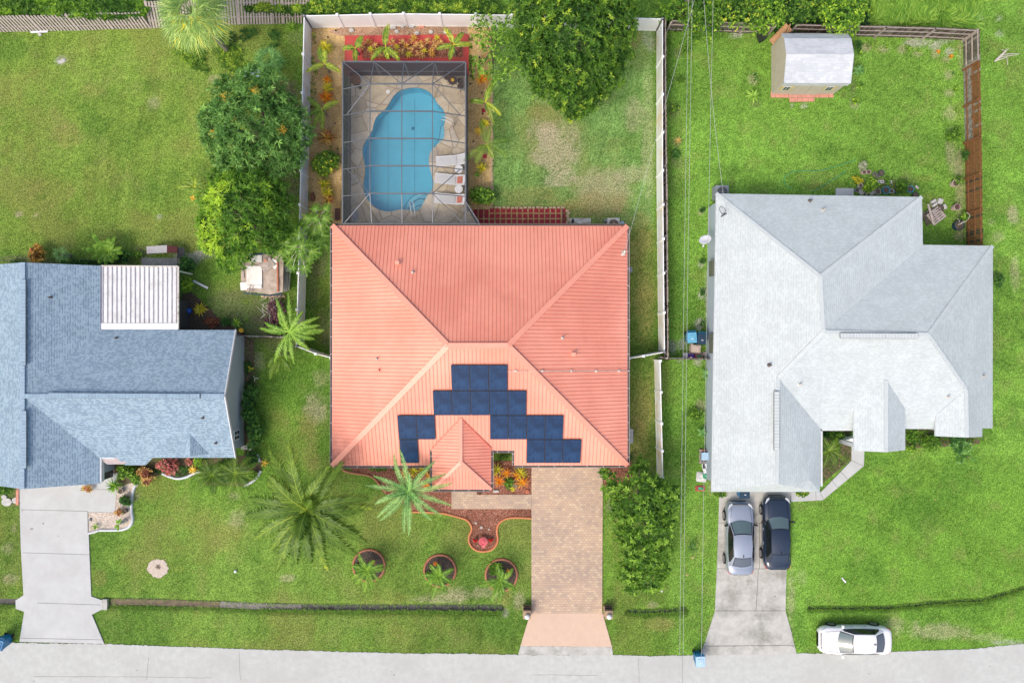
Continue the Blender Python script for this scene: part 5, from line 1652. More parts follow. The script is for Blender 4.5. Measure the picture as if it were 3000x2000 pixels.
# ------------------------------------------------------------------ cars
def make_car(label, loc, rz, paint, L=4.75, W=1.84, rear='rear_glass_grey', dark_roof=None, glasshouse=(1.10, 0.30, -1.02, -1.75), grille='trim_black'):
    t = thing('parked_car', label, 'car', loc, None, rz)
    hl = L / 2
    st = [(-1.0, .58, .78, .50), (-.985, .66, .90, .42), (-.95, .76, .99, .35), (-.88, .85, 1.02, .30), (-.75, .90, 1.02, .24), (-.5, .915, .98, .2), (-.2, .92, .95, .2), (.1, .92, .95, .2), (.35, .915, .97, .2), (.55, .91, .94, .22), (.75, .90, .88, .24), (.88, .85, .80, .28), (.95, .75, .72, .34), (.985, .62, .64, .40), (1.0, .48, .58, .44)]
    V = []; F = []
    for u, w_, h, zb in st:
        x = u * hl; w_ = w_ * W / 1.84
        half_ = [(0, h + .045), (.35 * w_, h + .04), (.70 * w_, h + .015), (.90 * w_, h - .04), (.975 * w_, h - .13), (w_, h - .30), (.99 * w_, max(zb + .08, .42)), (.93 * w_, zb), (0, zb)]
        ring = [(x, y, z) for y, z in half_] + [(x, -y, z) for y, z in reversed(half_[1:-1])]
        V += ring
    k = 16
    for i in range(len(st) - 1):
        for j in range(k):
            F.append((i * k + j, i * k + (j + 1) % k, (i + 1) * k + (j + 1) % k, (i + 1) * k + j))
    F.append(tuple(range(k - 1, -1, -1))); F.append(tuple((len(st) - 1) * k + j for j in range(k)))
    mb = MB(); mb.mesh(V, F, 0)
    # greenhouse shell
    a, b, c, d = glasshouse
    S_ = [(a, .76, .92), (b, .585, 1.37), ((b + c) / 2, .61, 1.44), (c, .575, 1.385), (d, .70, 1.03)]
    cols = [-1, -.75, -.4, 0, .4, .75, 1]
    def shell(s, u, bow=(.20, .07, 0, -.05, -.14)):
        x, w_, z = S_[s]
        return V3((x + bow[s] * (1 - u * u), u * w_, z + .035 * (1 - u * u)))
    GV = [shell(s, u) for s in range(5) for u in cols]
    GF = []
    for s in range(4):
        for j in range(6): GF.append((s * 7 + j + 1, s * 7 + j, (s + 1) * 7 + j, (s + 1) * 7 + j + 1))
    mb.mesh(GV, GF, 0)
    # sides: roof edge down to the belt line
    for sd_ in (-1, 1):
        E_ = [shell(s, sd_) for s in range(5)]
        Bt = [V3((a + .02, sd_ * .80, .90)), V3((.45, sd_ * .865, .92)), V3(((b + c) / 2, sd_ * .875, .93)), V3((c - .1, sd_ * .86, .95)), V3((d, sd_ * .80, .97))]
        for i in range(4):
            q = [E_[i], E_[i + 1], Bt[i + 1], Bt[i]]
            mb.poly(q if sd_ > 0 else list(reversed(q)), 0)
    body = mb.build('body', paint, t, smooth=True, local=True)
    bm_ = body.modifiers.new('edge', 'EDGE_SPLIT'); bm_.split_angle = R(38)
    # glass
    def lay(s, t0, t1, ins, mat, name, n=6, off_=.012, half_=1.0):
        m_ = MB(); VV = []; FF = []
        for i in range(4):
            tt = t0 + (t1 - t0) * i / 3
            for j in range(n + 1):
                u = (-1 + 2 * j / n) * ins
                p = shell(s, u).lerp(shell(s + 1, u), tt)
                VV.append(p + V3((off_ * (1 if s == 0 else -1), 0, off_)))
        for i in range(3):
            for j in range(n): FF.append((i * (n + 1) + j + 1, i * (n + 1) + j, (i + 1) * (n + 1) + j, (i + 1) * (n + 1) + j + 1))
        m_.mesh(VV, FF)
        return m_.build(name, mat, t, smooth=True, local=True)
    lay(0, .02, .96, .95, 'trim_black', 'windshield_trim', off_=.008)
    lay(0, .07, .90, .88, 'car_glass', 'windshield', off_=.018)
    lay(3, .06, .86, .92, 'trim_black', 'rear_window_trim', off_=.006)
    lay(3, .09, .80, .86, rear, 'rear_window', off_=.016)
    if dark_roof: pass
    for sd_ in (-1, 1):
        m_ = MB()
        E_ = [shell(s, sd_) for s in range(5)]
        Bt = [V3((a + .02, sd_ * .80, .90)), V3((.45, sd_ * .865, .92)), V3(((b + c) / 2, sd_ * .875, .93)), V3((c - .1, sd_ * .86, .95)), V3((d, sd_ * .80, .97))]
        o = V3((0, sd_ * .014, .010))
        top = [E_[0].lerp(E_[1], .35), E_[1], E_[2], E_[3], E_[3].lerp(E_[4], .45)]
        tp = [p.lerp(q, .10) for p, q in zip(top, Bt)]; bt = [q.lerp(p, .10) for p, q in zip(top, Bt)]
        bt[4] = bt[3].lerp(bt[4], .55); bt[0] = bt[0].lerp(bt[1], .25); tp[4] = bt[4].lerp(tp[4], .4)
        for i in range(4):
            q = [tp[i] + o, tp[i + 1] + o, bt[i + 1] + o, bt[i] + o]
            m_.poly(q if sd_ > 0 else list(reversed(q)))
        m_.build('side_window', 'car_glass_dark', t, local=True)
        # mirror
        m_ = MB(); m_.box((a - .18, sd_ * .98, .98), (0.13, 0.22, 0.14), sd_ * .25, top=.85); m_.bar((a - .14, sd_ * .84, .95), (a - .16, sd_ * .95, .96), .06, .05)
        m_.build('mirror', paint if 'white' in paint else 'trim_black', t, local=True)
        # lights follow the rounded corners
        m_ = MB(); m_.poly([(hl * .80, sd_ * .835, .845), (hl * .93, sd_ * .70, .775), (hl * .965, sd_ * .55, .735), (hl * .93, sd_ * .50, .765), (hl * .85, sd_ * .70, .835)] if sd_ > 0 else [(hl * .85, -.70, .835), (hl * .93, -.50, .765), (hl * .965, -.55, .735), (hl * .93, -.70, .775), (hl * .80, -.835, .845)])
        for v in range(len(m_.v)): m_.v[v] = (m_.v[v][0] + .01, m_.v[v][1] * 1.01, m_.v[v][2] + .035)
        m_.build('headlight', 'lamp_clear', t, local=True)
        m_ = MB(); m_.bar((-hl * .86, sd_ * .845, .80), (-hl * .955, sd_ * .745, .80), .04, .14); m_.bar((-hl * .955, sd_ * .745, .80), (-hl * .975, sd_ * .60, .80), .03, .12)
        m_.build('tail_light', 'tail_red', t, local=True)
        m_ = MB()
        for x in (.35, -.55): m_.bar((x, sd_ * .925, .74), (x - .2, sd_ * .925, .74), .03, .03)
        m_.build('door_handle', 'chrome', t, local=True)
        for x in (hl * .60, -hl * .60):
            m_ = MB(); m_.lathe([(0.22, -.1), (0.33, -.1), (0.34, -.06), (0.34, .06), (0.33, .1), (0.22, .1)], (0, 0, 0), 22)
            m_.v = [(x + p[0], sd_ * .86 + p[2], .34 + p[1]) for p in m_.v]
            wl_ = m_.build('wheel', 'rubber', t, local=True)
            m_ = MB(); m_.lathe([(0.05, .105), (0.07, .105)], (0, 0, 0), 12)
            for q in range(10):
                an = q * math.pi / 5; m_.bar((0.03 * math.cos(an), .03 * math.sin(an), .108), (.215 * math.cos(an), .215 * math.sin(an), .108), .035, .012)
            m_.lathe([(0.205, .106), (0.225, .108)], (0, 0, 0), 20)
            m_.v = [(x + p[0], sd_ * (.86 + p[2]), .34 + p[1]) for p in m_.v]
            m_.build('rim', 'rim_metal', wl_, local=True)
    m_ = MB(); m_.bar((hl * .955, -.50, .765), (hl * .955, .50, .765), .05, .03); m_.bar((hl * 1.0, -.42, .52), (hl * 1.0, .42, .52), .03, .14)
    m_.build('grille', grille, t, local=True)
    m_ = MB(); m_.bar((c + .12, 0, 1.45), (c - .04, 0, 1.49), .035, .06); m_.build('antenna', 'trim_black', t, local=True)
    # shut lines of bonnet and boot
    m_ = MB()
    for sd_ in (-1, 1):
        m_.bar((a + .05, sd_ * .70, 1.0), (hl * .86, sd_ * .60, .885), .012, .012)
    m_.bar((-hl * .985, -.5, .93), (-hl * .985, .5, .93), .012, .02)
    m_.build('shut_line', 'trim_black', t, local=True)
    return t


make_car('silver blue sedan parked nose in on the left side of the right driveway', G(2158, 1568, 0), R(90), 'paint_silver')
make_car('dark navy sedan parked nose in on the right side of the right driveway', G(2265, 1552, 0), R(90), 'paint_navy', rear='paint_navy', glasshouse=(.95, .28, -1.15, -1.85), L=4.8)
make_car('white sedan parked on the grass verge beside the road', G(2490, 1862, 0), R(180), 'paint_white', L=4.72)
# ------------------------------------------------------------------ plants
def leaves(mb, P, Dr, L, W_, tint, droop=0.15, m=0, rs=NR):
    n = len(P)
    up_ = np.stack([rs.randn(n) * .35, rs.randn(n) * .35, np.ones(n)], 1)
    Sd = np.cross(Dr, up_); Sd /= np.linalg.norm(Sd, axis=1, keepdims=True) + 1e-9
    L = L[:, None]; W_ = W_[:, None]
    mid = P + Dr * L * .45
    tip = P + Dr * L - np.array([0, 0, 1]) * L * droop
    V = np.stack([P, mid + Sd * W_ / 2, tip, mid - Sd * W_ / 2], 1).reshape(-1, 3)
    F = np.arange(n * 4).reshape(-1, 4)
    mb.np(V, F, np.clip(tint, 0, 1), m)


def stars(mb, C, N, k, L, W_, tint, spread=(.15, 1.0), droop=.2, rs=NR):
    """rosettes of k narrow leaves at points C opening round direction N"""
    n = len(C)
    C = np.repeat(C, k, 0); N = np.repeat(N, k, 0)
    a = rs.rand(n * k) * 2 * math.pi
    ref = np.where(np.abs(N[:, 2:3]) < .9, np.array([[0, 0, 1.]]), np.array([[1., 0, 0]]))
    A = np.cross(N, ref); A /= np.linalg.norm(A, axis=1, keepdims=True)
    B = np.cross(N, A)
    e = spread[0] + (spread[1] - spread[0]) * rs.rand(n * k)
    Dr = A * (np.cos(a) * np.cos(e))[:, None] + B * (np.sin(a) * np.cos(e))[:, None] + N * np.sin(e)[:, None]
    Ls = L * (0.65 + .6 * rs.rand(n * k)); Ws = W_ * (0.7 + .6 * rs.rand(n * k))
    t = np.repeat(tint, k) + rs.randn(n * k) * .09
    leaves(mb, C, Dr, Ls, Ws, t, droop, rs=rs)


def crown(lumps, per_m2, k, L, W_, mat, parent, flat=.8, tone=(.15, .75), hi=0.10, name='crown', seed=1, jit=.18, spread=(.1, .9), fill=.35, hot=None, droop=.2):
    """lumps: (px, py, r_px, z centre) as seen in the photograph"""
    rs = np.random.RandomState(seed)
    mb = MB()
    S_ = []
    for (x, y, r, z) in lumps:
        c = G(x, y, z); rr_ = r / (FPX / (CAM_H - z))
        S_.append((np.array(c), rr_))
    for i, (c, r) in enumerate(S_):
        n = int(per_m2 * 2.6 * math.pi * r * r)
        d = rs.randn(n, 3); d[:, 2] = np.abs(d[:, 2]) * 1.1 - .25; d /= np.linalg.norm(d, axis=1, keepdims=True)
        rad = r * (1 + (rs.rand(n) - .6) * jit * 2)
        # break the surface into clumps
        ph = rs.rand(3) * 9
        wob = np.sin(d[:, 0] * 5 + ph[0]) * np.sin(d[:, 1] * 5.5 + ph[1]) * np.sin(d[:, 2] * 4 + ph[2])
        rad *= 1 + .13 * wob
        P = c + d * rad[:, None] * np.array([1, 1, flat])
        keep = np.ones(n, bool)
        for j, (c2, r2) in enumerate(S_):
            if j == i: continue
            q = (P - c2) / np.array([1, 1, flat])
            keep &= np.linalg.norm(q, axis=1) > r2 * .80
        keep &= P[:, 2] > .04
        keep &= rs.rand(n) > .12 * (wob < -.3)
        P = P[keep]; dd = d[keep]; wb = wob[keep]
        N = dd * .75 + np.array([0, 0, .6]); N /= np.linalg.norm(N, axis=1, keepdims=True)
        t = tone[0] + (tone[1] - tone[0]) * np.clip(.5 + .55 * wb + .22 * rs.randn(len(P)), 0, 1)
        if hot is not None:
            for (hx, hy, hr, hv) in hot:
                g = np.array(G(hx, hy, c[2])); dist = np.hypot(P[:, 0] - g[0], P[:, 1] - g[1])
                t += hv * np.exp(-(dist / (hr / 46)) ** 2)
        t += (rs.rand(len(P)) < hi) * .35
        stars(mb, P, N, k, L, W_, t, spread, droop, rs=rs)
        # inner darker fill
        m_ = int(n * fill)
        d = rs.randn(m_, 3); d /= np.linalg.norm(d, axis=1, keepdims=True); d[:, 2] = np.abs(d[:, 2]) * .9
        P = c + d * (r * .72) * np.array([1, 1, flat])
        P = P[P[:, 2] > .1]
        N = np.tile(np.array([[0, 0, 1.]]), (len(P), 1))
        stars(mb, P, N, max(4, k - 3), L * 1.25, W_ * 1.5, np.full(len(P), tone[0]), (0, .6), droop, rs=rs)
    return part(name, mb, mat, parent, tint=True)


def trunk(base, tops, r, parent, mat='bark'):
    mb = MB()
    b = V3(base)
    for i, t in enumerate(tops):
        t = V3(t); mid = b.lerp(t, .45) + V3((rnd.uniform(-.15, .15), rnd.uniform(-.15, .15), .15))
        if i == 0: mb.tube([b, b + V3((0, 0, .5)), mid, t], [r * 1.25, r, r * .7, r * .3], 8)
        else: mb.tube([b.lerp(mid, .5), mid, t], [r * .6, r * .45, r * .15], 6)
    return part('trunk', mb, mat, parent)


def tree(name, label, cat, base_px, lumps, r, mat, per, k, L, W_, group=None, **kw):
    b = G(base_px[0], base_px[1], 0)
    t = thing(name, label, cat, b, group)
    trunk(b, [G(x, y, z - .9) for x, y, q, z in lumps[:9]], r, t)
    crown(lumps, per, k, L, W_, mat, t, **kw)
    return t


tree('mango_tree', 'large dark green mango tree with a few golden flowering tips beside the white fence', 'tree', (775, 420),
     [(740, 360, 105, 4.6), (680, 290, 62, 4.2), (760, 270, 72, 4.5), (655, 360, 58, 3.8), (640, 400, 45, 3.3), (850, 370, 62, 4.0), (700, 440, 72, 3.9), (800, 450, 70, 3.9), (850, 440, 48, 3.4), (625, 350, 40, 3.2), (715, 478, 34, 3.0), (815, 290, 42, 3.8), (770, 478, 40, 3.2), (870, 400, 38, 3.2)],
     .28, 'leaf_mango', 7, 11, .34, .06, seed=2, tone=(.18, .72), hi=.10)
t = bpy.data.objects['mango_tree']
mb = MB()
for (x, y, z, r) in ((661, 285, 5.4, 12), (745, 265, 5.6, 9), (686, 350, 5.7, 7), (627, 387, 4.4, 9), (825, 381, 5.2, 13), (752, 272, 5.6, 6)):
    c = G(x, y, z); n = 70
    P = np.array(c) + NR.randn(n, 3) * np.array([r / 46 * .5, r / 46 * .5, .06]); D_ = NR.randn(n, 3); D_[:, 2] = np.abs(D_[:, 2]); D_ /= np.linalg.norm(D_, axis=1, keepdims=True)
    leaves(mb, P, D_, np.full(n, .14), np.full(n, .035), NR.rand(n))
part('blossom', mb, 'leaf_gold', t, tint=True)

tree('mango_tree', 'mango tree with bright yellow green new growth above the junk trailer', 'tree', (745, 660),
     [(715, 610, 95, 4.4), (640, 590, 52, 3.8), (690, 540, 50, 3.9), (760, 560, 60, 4.0), (790, 620, 55, 3.8), (640, 670, 55, 3.7), (690, 700, 65, 3.8), (760, 672, 54, 3.8), (615, 650, 32, 3.2), (700, 745, 42, 3.1), (820, 670, 38, 3.0), (650, 530, 35, 3.2), (800, 560, 35, 3.2), (830, 600, 30, 2.9), (800, 712, 28, 2.8), (620, 710, 32, 3.0), (668, 765, 30, 2.8)],
     .26, 'leaf_lime', 6.5, 11, .34, .06, seed=3, tone=(.0, .36), hi=.05,
     hot=[(620, 590, 36, .55), (655, 565, 30, .6), (675, 610, 22, .55), (635, 690, 40, .5), (620, 730, 40, .4), (690, 740, 45, .3), (680, 560, 26, .5), (770, 560, 30, .25), (790, 610, 22, .35), (650, 640, 26, .3), (610, 670, 22, .5)])

tree('shade_tree', 'big dense tree with yellow green leaf tips hiding the back white fence', 'tree', (1700, 110),
     [(1680, 100, 120, 6.2), (1590, 60, 75, 5.5), (1775, 60, 80, 5.8), (1570, 150, 62, 5.0), (1790, 150, 62, 5.0), (1600, 220, 58, 4.6), (1680, 220, 80, 5.2), (1760, 215, 62, 4.8), (1690, -10, 110, 6.0), (1660, 280, 48, 3.9), (1720, 275, 50, 3.8), (1700, 310, 36, 3.2), (1590, 255, 34, 3.6), (1820, 80, 42, 4.6), (1550, 90, 45, 4.4), (1800, 10, 60, 5.3), (1560, 10, 60, 5.0), (1790, 205, 36, 4.0), (1675, 325, 26, 2.8), (1540, 130, 30, 4)],
     .34, 'leaf_yellowgreen', 10, 10, .27, .06, seed=4, tone=(.0, .48), hi=.13, fill=.7)

tree('loose_tree', 'airy pale green small tree between the pool and the big shade tree', 'tree', (1440, 150),
     [(1455, 85, 30, 3.0), (1475, 140, 38, 3.2), (1430, 130, 24, 2.8), (1400, 75, 20, 2.6), (1425, 60, 16, 2.5), (1490, 190, 26, 2.6), (1420, 185, 26, 2.3), (1400, 200, 18, 2.0), (1445, 225, 20, 2.0), (1500, 110, 25, 2.8), (1395, 50, 12, 2.4), (1405, 110, 16, 2.3), (1505, 60, 22, 2.8), (1475, 215, 20, 2.1)],
     .10, 'leaf_bright', 20, 7, .15, .065, seed=5, tone=(.15, 1.0), flat=.7, jit=.5, fill=.1)

tree('front_shrub_tree', 'tall leafy green shrub tree right of the paver driveway', 'tree', (1870, 1480),
     [(1870, 1460, 70, 3.6), (1810, 1440, 38, 2.8), (1930, 1470, 52, 3.0), (1960, 1450, 26, 2.5), (1875, 1375, 26, 2.4), (1830, 1500, 42, 3.0), (1890, 1540, 68, 3.4), (1950, 1520, 30, 2.6), (1835, 1560, 36, 2.7), (1880, 1620, 62, 3.0), (1940, 1600, 34, 2.5), (1850, 1670, 42, 2.4), (1900, 1690, 42, 2.3), (1930, 1660, 32, 2.2), (1850, 1710, 26, 1.9), (1895, 1710, 24, 1.9), (1790, 1400, 20, 2.0), (1980, 1445, 18, 2.2), (1920, 1420, 26, 2.4), (1880, 1355, 16, 2.0)],
     .16, 'leaf_bright', 7.5, 8, .27, .085, seed=6, tone=(.08, .80), fill=.6, hi=.10, flat=.75)


def strap(mb, c, az, L, W_, e0, drop, tint, segs=4, m=0, fold=0):
    p = V3(c); e = e0; wpr = [.55, 1, .9, .62, 0.05] if segs == 4 else [.6, 1, .7, .05]
    d = V3((math.cos(az), math.sin(az), 0)); sd_ = V3((-math.sin(az), math.cos(az), 0))
    V = []; 
    for i in range(segs + 1):
        w_ = W_ * wpr[i] / 2
        V += [p + sd_ * w_, p - sd_ * w_]
        q = d * math.cos(e) + V3((0, 0, math.sin(e)))
        p = p + q * (L / segs); e -= drop / segs
    F = [(2 * i, 2 * i + 1, 2 * i + 3, 2 * i + 2) for i in range(segs)]
    mb.mesh(V, F, m, tint)


def rosette(name, label, cat, px, py, r_px, mat, z=.1, n=22, W_=.07, e=(.15, 1.2), drop=.9, tone=(0, 1), group=None, parent=None, hgt=None):
    c = G(px, py, z); L = r_px / 44.
    mb = MB()
    for i in range(n):
        az = 2 * math.pi * i / n * 2.4 + rnd.uniform(-.2, .2)
        k = i / n
        strap(mb, c, az, L * (1.12 - .35 * k) * rnd.uniform(.85, 1.1), W_, e[0] + (e[1] - e[0]) * k, drop, rnd.uniform(*tone))
    if parent is not None: return part(name, mb, mat, parent, tint=True)
    return solo(name, mb, mat, label, cat, group, tint=True)


def frond_mb(c, az, L, e0, drop, nl=26, ll=.45, lw=.035, tone=(.3, .6), tipyellow=0, flop=.35, vee=.25, ang=.95, rr=.018, twist=0, rag=.1):
    mb = MB()
    p = V3(c); e = e0; P = [p.copy()]; T = []
    N_ = 14
    for i in range(N_):
        q = V3((math.cos(az + twist * i / N_) * math.cos(e), math.sin(az + twist * i / N_) * math.cos(e), math.sin(e)))
        T.append(q); p = p + q * (L / N_); P.append(p.copy()); e -= drop / N_
    T.append(T[-1])
    b = len(mb.f)
    mb.tube(P, [rr * (1.3 - i / N_) for i in range(N_ + 1)], 5)
    mb.t = [min(1, tone[1] + .18)] * len(mb.f)
    for i in range(nl):
        s_ = .10 + .90 * i / (nl - 1)
        k = s_ * N_; j = min(int(k), N_ - 1); f = k - j
        p = P[j].lerp(P[j + 1], f); t_ = T[j].lerp(T[min(j + 1, N_)], f).normalized()
        sd_ = t_.cross(V3((0, 0, 1))).normalized(); u = sd_.cross(t_)
        l = ll * (math.sin(math.pi * (.16 + .80 * s_)) ** .7) * rnd.uniform(1 - rag, 1.08)
        a_ = ang * (1.0 - .45 * s_)
        for s2 in (-1, 1):
            d = (t_ * math.cos(a_) + sd_ * s2 * math.sin(a_) + u * vee + V3((rnd.uniform(-.07, .07), rnd.uniform(-.07, .07), rnd.uniform(-.08, .05)))).normalized()
            w2 = t_ * lw / 2
            mid = p + d * l * .55; tip = p + d * l + V3((0, 0, -flop * l))
            tt = rnd.uniform(*tone) + tipyellow * max(0, s_ - .45) * rnd.uniform(.4, 1.3)
            mb.mesh([p - w2 * .6, p + w2 * .6, mid + w2, mid - w2, tip], [(0, 1, 2, 3), (3, 2, 4)], 0, min(1, tt))
    return mb


GP_ = 'small feather palms in the gravel beds'


def palm(name, label, px, py, zc, fronds, mat='leaf_palm', tr=.14, base=None, group=None, trunk_mat='bark_grey', **kw):
    """px,py: the crown centre as seen; fronds: (azimuth deg in the picture, length px, start elevation, droop, yellow)"""
    c = G(px, py, zc)
    b = G(base[0], base[1], 0) if base else V3((c.x, c.y, 0))
    t = thing(name, label, 'palm', b, group)
    mb = MB()
    mb.tube([b, b.lerp(c, .5) + V3((0, 0, 0)), c], [tr * 1.3, tr, tr * .9], 10)
    part('trunk', mb, trunk_mat, t)
    for f in fronds:
        az, lp, e0, dr = f[:4]
        yl = f[4] if len(f) > 4 else 0
        L = lp / (FPX / (CAM_H - zc)) * (1.32 if group == GP_ else 1.13)
        k2 = dict(kw); tn = kw.get('tone', (.3, .6)); o_ = rnd.uniform(-.14, .14); k2['tone'] = (max(0, tn[0] + o_), tn[1] + o_)
        k2.setdefault('twist', rnd.uniform(-.45, .45))
        part('frond', frond_mb(c, R(az), L, e0, dr, tipyellow=yl, **k2), mat, t, tint=True)
    return t


# big coconut palm on the front lawn
fr = []
spec = [(118, 190, .5, 1.1, .7), (101, 205, .9, 1.3, .5), (72, 150, .9, 1.3, .0), (50, 165, .7, 1.3, .6), (20, 165, .5, 1.2, 0), (4, 172, .3, 1.0, .75), (-10, 150, .4, 1.1, .2), (-22, 185, .5, 1.2, .0), (-33, 150, .5, 1.2, 0), (-48, 185, .45, 1.2, .1), (-60, 120, .7, 1.2, 0), (-72, 175, .5, 1.2, .7), (-92, 140, .7, 1.2, 0), (-112, 150, .6, 1.2, .1), (-120, 190, .5, 1.2, 0), (-135, 150, .5, 1.2, 0), (-158, 175, .4, 1.1, .2), (180, 165, .5, 1.1, 0), (165, 160, .5, 1.1, 0), (150, 130, .6, 1.1, .1), (-100, 80, 1.1, .9, 0), (60, 70, 1.25, .7, 0), (135, 140, .9, 1.1, .2)]
palm('coconut_palm', 'large coconut palm with long dark fronds on the front lawn left of the porch', 900, 1492, 5.0, spec, base=(845, 1455), nl=58, ll=.92, lw=.062, tone=(.0, .58), flop=.6, rr=.026, vee=.05, tr=.16, ang=.86, rag=.35)
spec = [(88, 118, .55, .8), (55, 108, .5, .9), (33, 112, .5, .9), (5, 118, .35, .8), (-14, 120, .35, .8), (-40, 110, .4, .9), (-58, 100, .4, .9), (-82, 118, .45, .9), (-100, 112, .45, .9), (-124, 110, .4, .9), (-146, 110, .4, .9), (-170, 95, .4, .8), (168, 115, .35, .8), (148, 100, .45, .9), (122, 105, .5, .9), (70, 60, .9, .7), (-30, 55, .95, .7), (190, 60, .95, .7), (-90, 60, .9, .7), (135, 55, 1.0, .6)]
palm('silver_date_palm', 'pale green date palm with stiff narrow fronds left of the entry porch', 1196, 1437, 4.0, spec, mat='leaf_palm_blue', nl=56, ll=.27, lw=.04, tone=(.15, .85), flop=.06, vee=.15, ang=1.05, rr=.025, tr=.14)


def rf(n, L, e=(.3, .9), d=(1.0, 1.4), a0=0, yl=0, jit=12):
    return [(a0 + 360 * i / n + rnd.uniform(-jit, jit), L * rnd.uniform(.82, 1.1), rnd.uniform(*e), rnd.uniform(*d), yl) for i in range(n)]


GP = 'small feather palms in the gravel beds'
kw = dict(nl=24, ll=.32, lw=.06, tone=(.3, .85), flop=.25, vee=.2, rr=.015, tr=.06)
palm('feather_palm', 'small feather palm in the left gravel bed just below the top orange croton', 950, 188, 1.5, [(210, 46, .6, 1.3, .2), (-25, 42, .6, 1.3, .1), (115, 38, .8, 1.3, .3), (75, 30, .9, 1.2, 0)], group=GP, **kw)
palm('feather_palm', 'small feather palm in the left gravel bed beside the pale branch stake', 944, 320, 1.6, [(150, 45, .6, 1.3), (22, 42, .6, 1.3), (-80, 48, .6, 1.4), (-110, 44, .6, 1.4), (-150, 25, .7, 1.3)], group=GP, **kw)
palm('feather_palm', 'small feather palm at the left end of the red planter slab', 1042, 142, 1.2, [(60, 32, .7, 1.3, 0), (-95, 38, .6, 1.4, .1), (178, 30, .6, 1.3, .4), (40, 24, .8, 1.3, 0)], group=GP, **kw)
palm('feather_palm', 'yellow tipped feather palm standing in the middle of the croton bed', 1130, 138, 1.8, [(85, 52, .7, 1.2, .5), (95, 46, .8, 1.3, .3), (-140, 46, .6, 1.2, .6), (-45, 46, .6, 1.3, .5), (-85, 30, .7, 1.2, .4)], group=GP, **kw)
palm('feather_palm', 'small feather palm at the right end of the red planter slab', 1330, 132, 1.6, [(110, 44, .7, 1.3, .2), (45, 36, .6, 1.3, 0), (-5, 44, .5, 1.4, .3), (-160, 42, .5, 1.3, 0), (-105, 36, .6, 1.3, .1)], group=GP, **kw)
palm('feather_palm', 'small dark feather palm in the right gravel bed near the pale tree', 1422, 300, 1.6, [(60, 52, .7, 1.3, 0), (178, 36, .6, 1.3, 0), (-40, 46, .6, 1.3, .3), (-65, 56, .5, 1.3, 0), (75, 44, .8, 1.3, .1)], group=GP, **kw)
palm('feather_palm', 'larger feather palm in the right gravel bed level with the top lounger', 1424, 422, 2.0, [(105, 58, .7, 1.3, 0), (5, 62, .5, 1.3, .2), (-25, 58, .5, 1.3, .4), (-138, 66, .5, 1.3, 0), (-120, 50, .6, 1.3, 0), (80, 44, .8, 1.2, 0), (-70, 36, .6, 1.3, .1)], group=GP, nl=26, ll=.4, lw=.04, flop=.25, vee=.2, rr=.015, tr=.07)
palm('feather_palm', 'banana like palm with torn leaves and two yellow fronds over the left white fence', 848, 972, 2.9, [(100, 100, .9, 1.2, 0), (110, 90, .9, 1.1, 0), (78, 105, .6, 1.0, 0), (52, 70, .8, 1.2, 0), (30, 88, .5, 1.2, 0), (18, 82, .5, 1.2, 0), (-5, 84, .4, 1.2, .0), (4, 90, .3, 1.0, .9), (-22, 70, .5, 1.2, 0), (-42, 72, .5, 1.3, .1), (-80, 90, .5, 1.4, 0), (-108, 80, .5, 1.3, 0), (-118, 100, .5, 1.5, .1), (180, 82, .4, 1.0, .1), (168, 72, .5, 1.1, 0), (128, 64, .6, 1.2, 1.0)], mat='leaf_papaya', nl=34, ll=.30, lw=.065, tone=(.2, .9), rag=.3, flop=.45, vee=.05, rr=.03, tr=.12, ang=1.15)
palm('feather_palm', 'arching feather palm fronds hanging below the torn banana palm', 820, 1040, 1.9, [(-118, 70, .6, 1.3, .0), (-95, 52, .6, 1.4, .0), (-60, 50, .6, 1.3, .3), (-20, 44, .5, 1.2, .2), (-140, 46, .6, 1.4, 0)], nl=28, ll=.42, lw=.04, flop=.4, vee=.1, rr=.02, tr=.09)
palm('feather_palm', 'pale feather palm frond clump left of the yellow green mango tree', 572, 548, 1.5, [(185, 48, .5, 1.1, .1), (150, 34, .6, 1.2, 0), (80, 26, .8, 1.1, 0), (20, 30, .7, 1.2, 0), (-10, 24, .7, 1.2, 0)], **kw)
GR = 'small palms in the round planting rings'
for i, (x, y, zc, lb) in enumerate(((1075, 1667, 1.3, 'small palm drooping out of the ring nearest the coconut palm'), (1287, 1684, 1.3, 'small palm drooping out of the middle planting ring'), (1465, 1698, 1.3, 'small palm drooping out of the ring nearest the paver driveway'))):
    palm('ring_palm', lb, x, y, zc, [(q[0] + rnd.uniform(-14, 14), q[1] * rnd.uniform(1.0, 1.35), q[2], q[3], q[4]) for q in [(-100, 56, .5, 1.3, .05), (-75, 46, .5, 1.3, 0), (-150, 44, .5, 1.2, .1), (-125, 40, .5, 1.3, 0), (-40, 42, .5, 1.3, .1), (-15, 38, .6, 1.2, 0), (30, 36, .7, 1.2, 0), (165, 36, .6, 1.2, 0), (110, 38, .8, 1.2, .2), (70, 30, .9, 1.1, 0), (-60, 34, .7, 1.3, 0), (200, 30, .7, 1.2, 0)]], mat='leaf_bright', group=GR, nl=24, ll=.32, lw=.05, tone=(.15, .8), flop=.35, vee=.2, rr=.014, tr=.07)
for x, y, lb in ((1094, 1646, 'orange croton in the planting ring nearest the coconut palm'), (1276, 1650, 'orange croton in the middle planting ring'), (1490, 1672, 'orange croton in the planting ring nearest the paver driveway')):
    rosette('croton', lb, 'croton', x, y, 9, 'leaf_orange', .3, 16, .05, group='orange crotons in the rings')
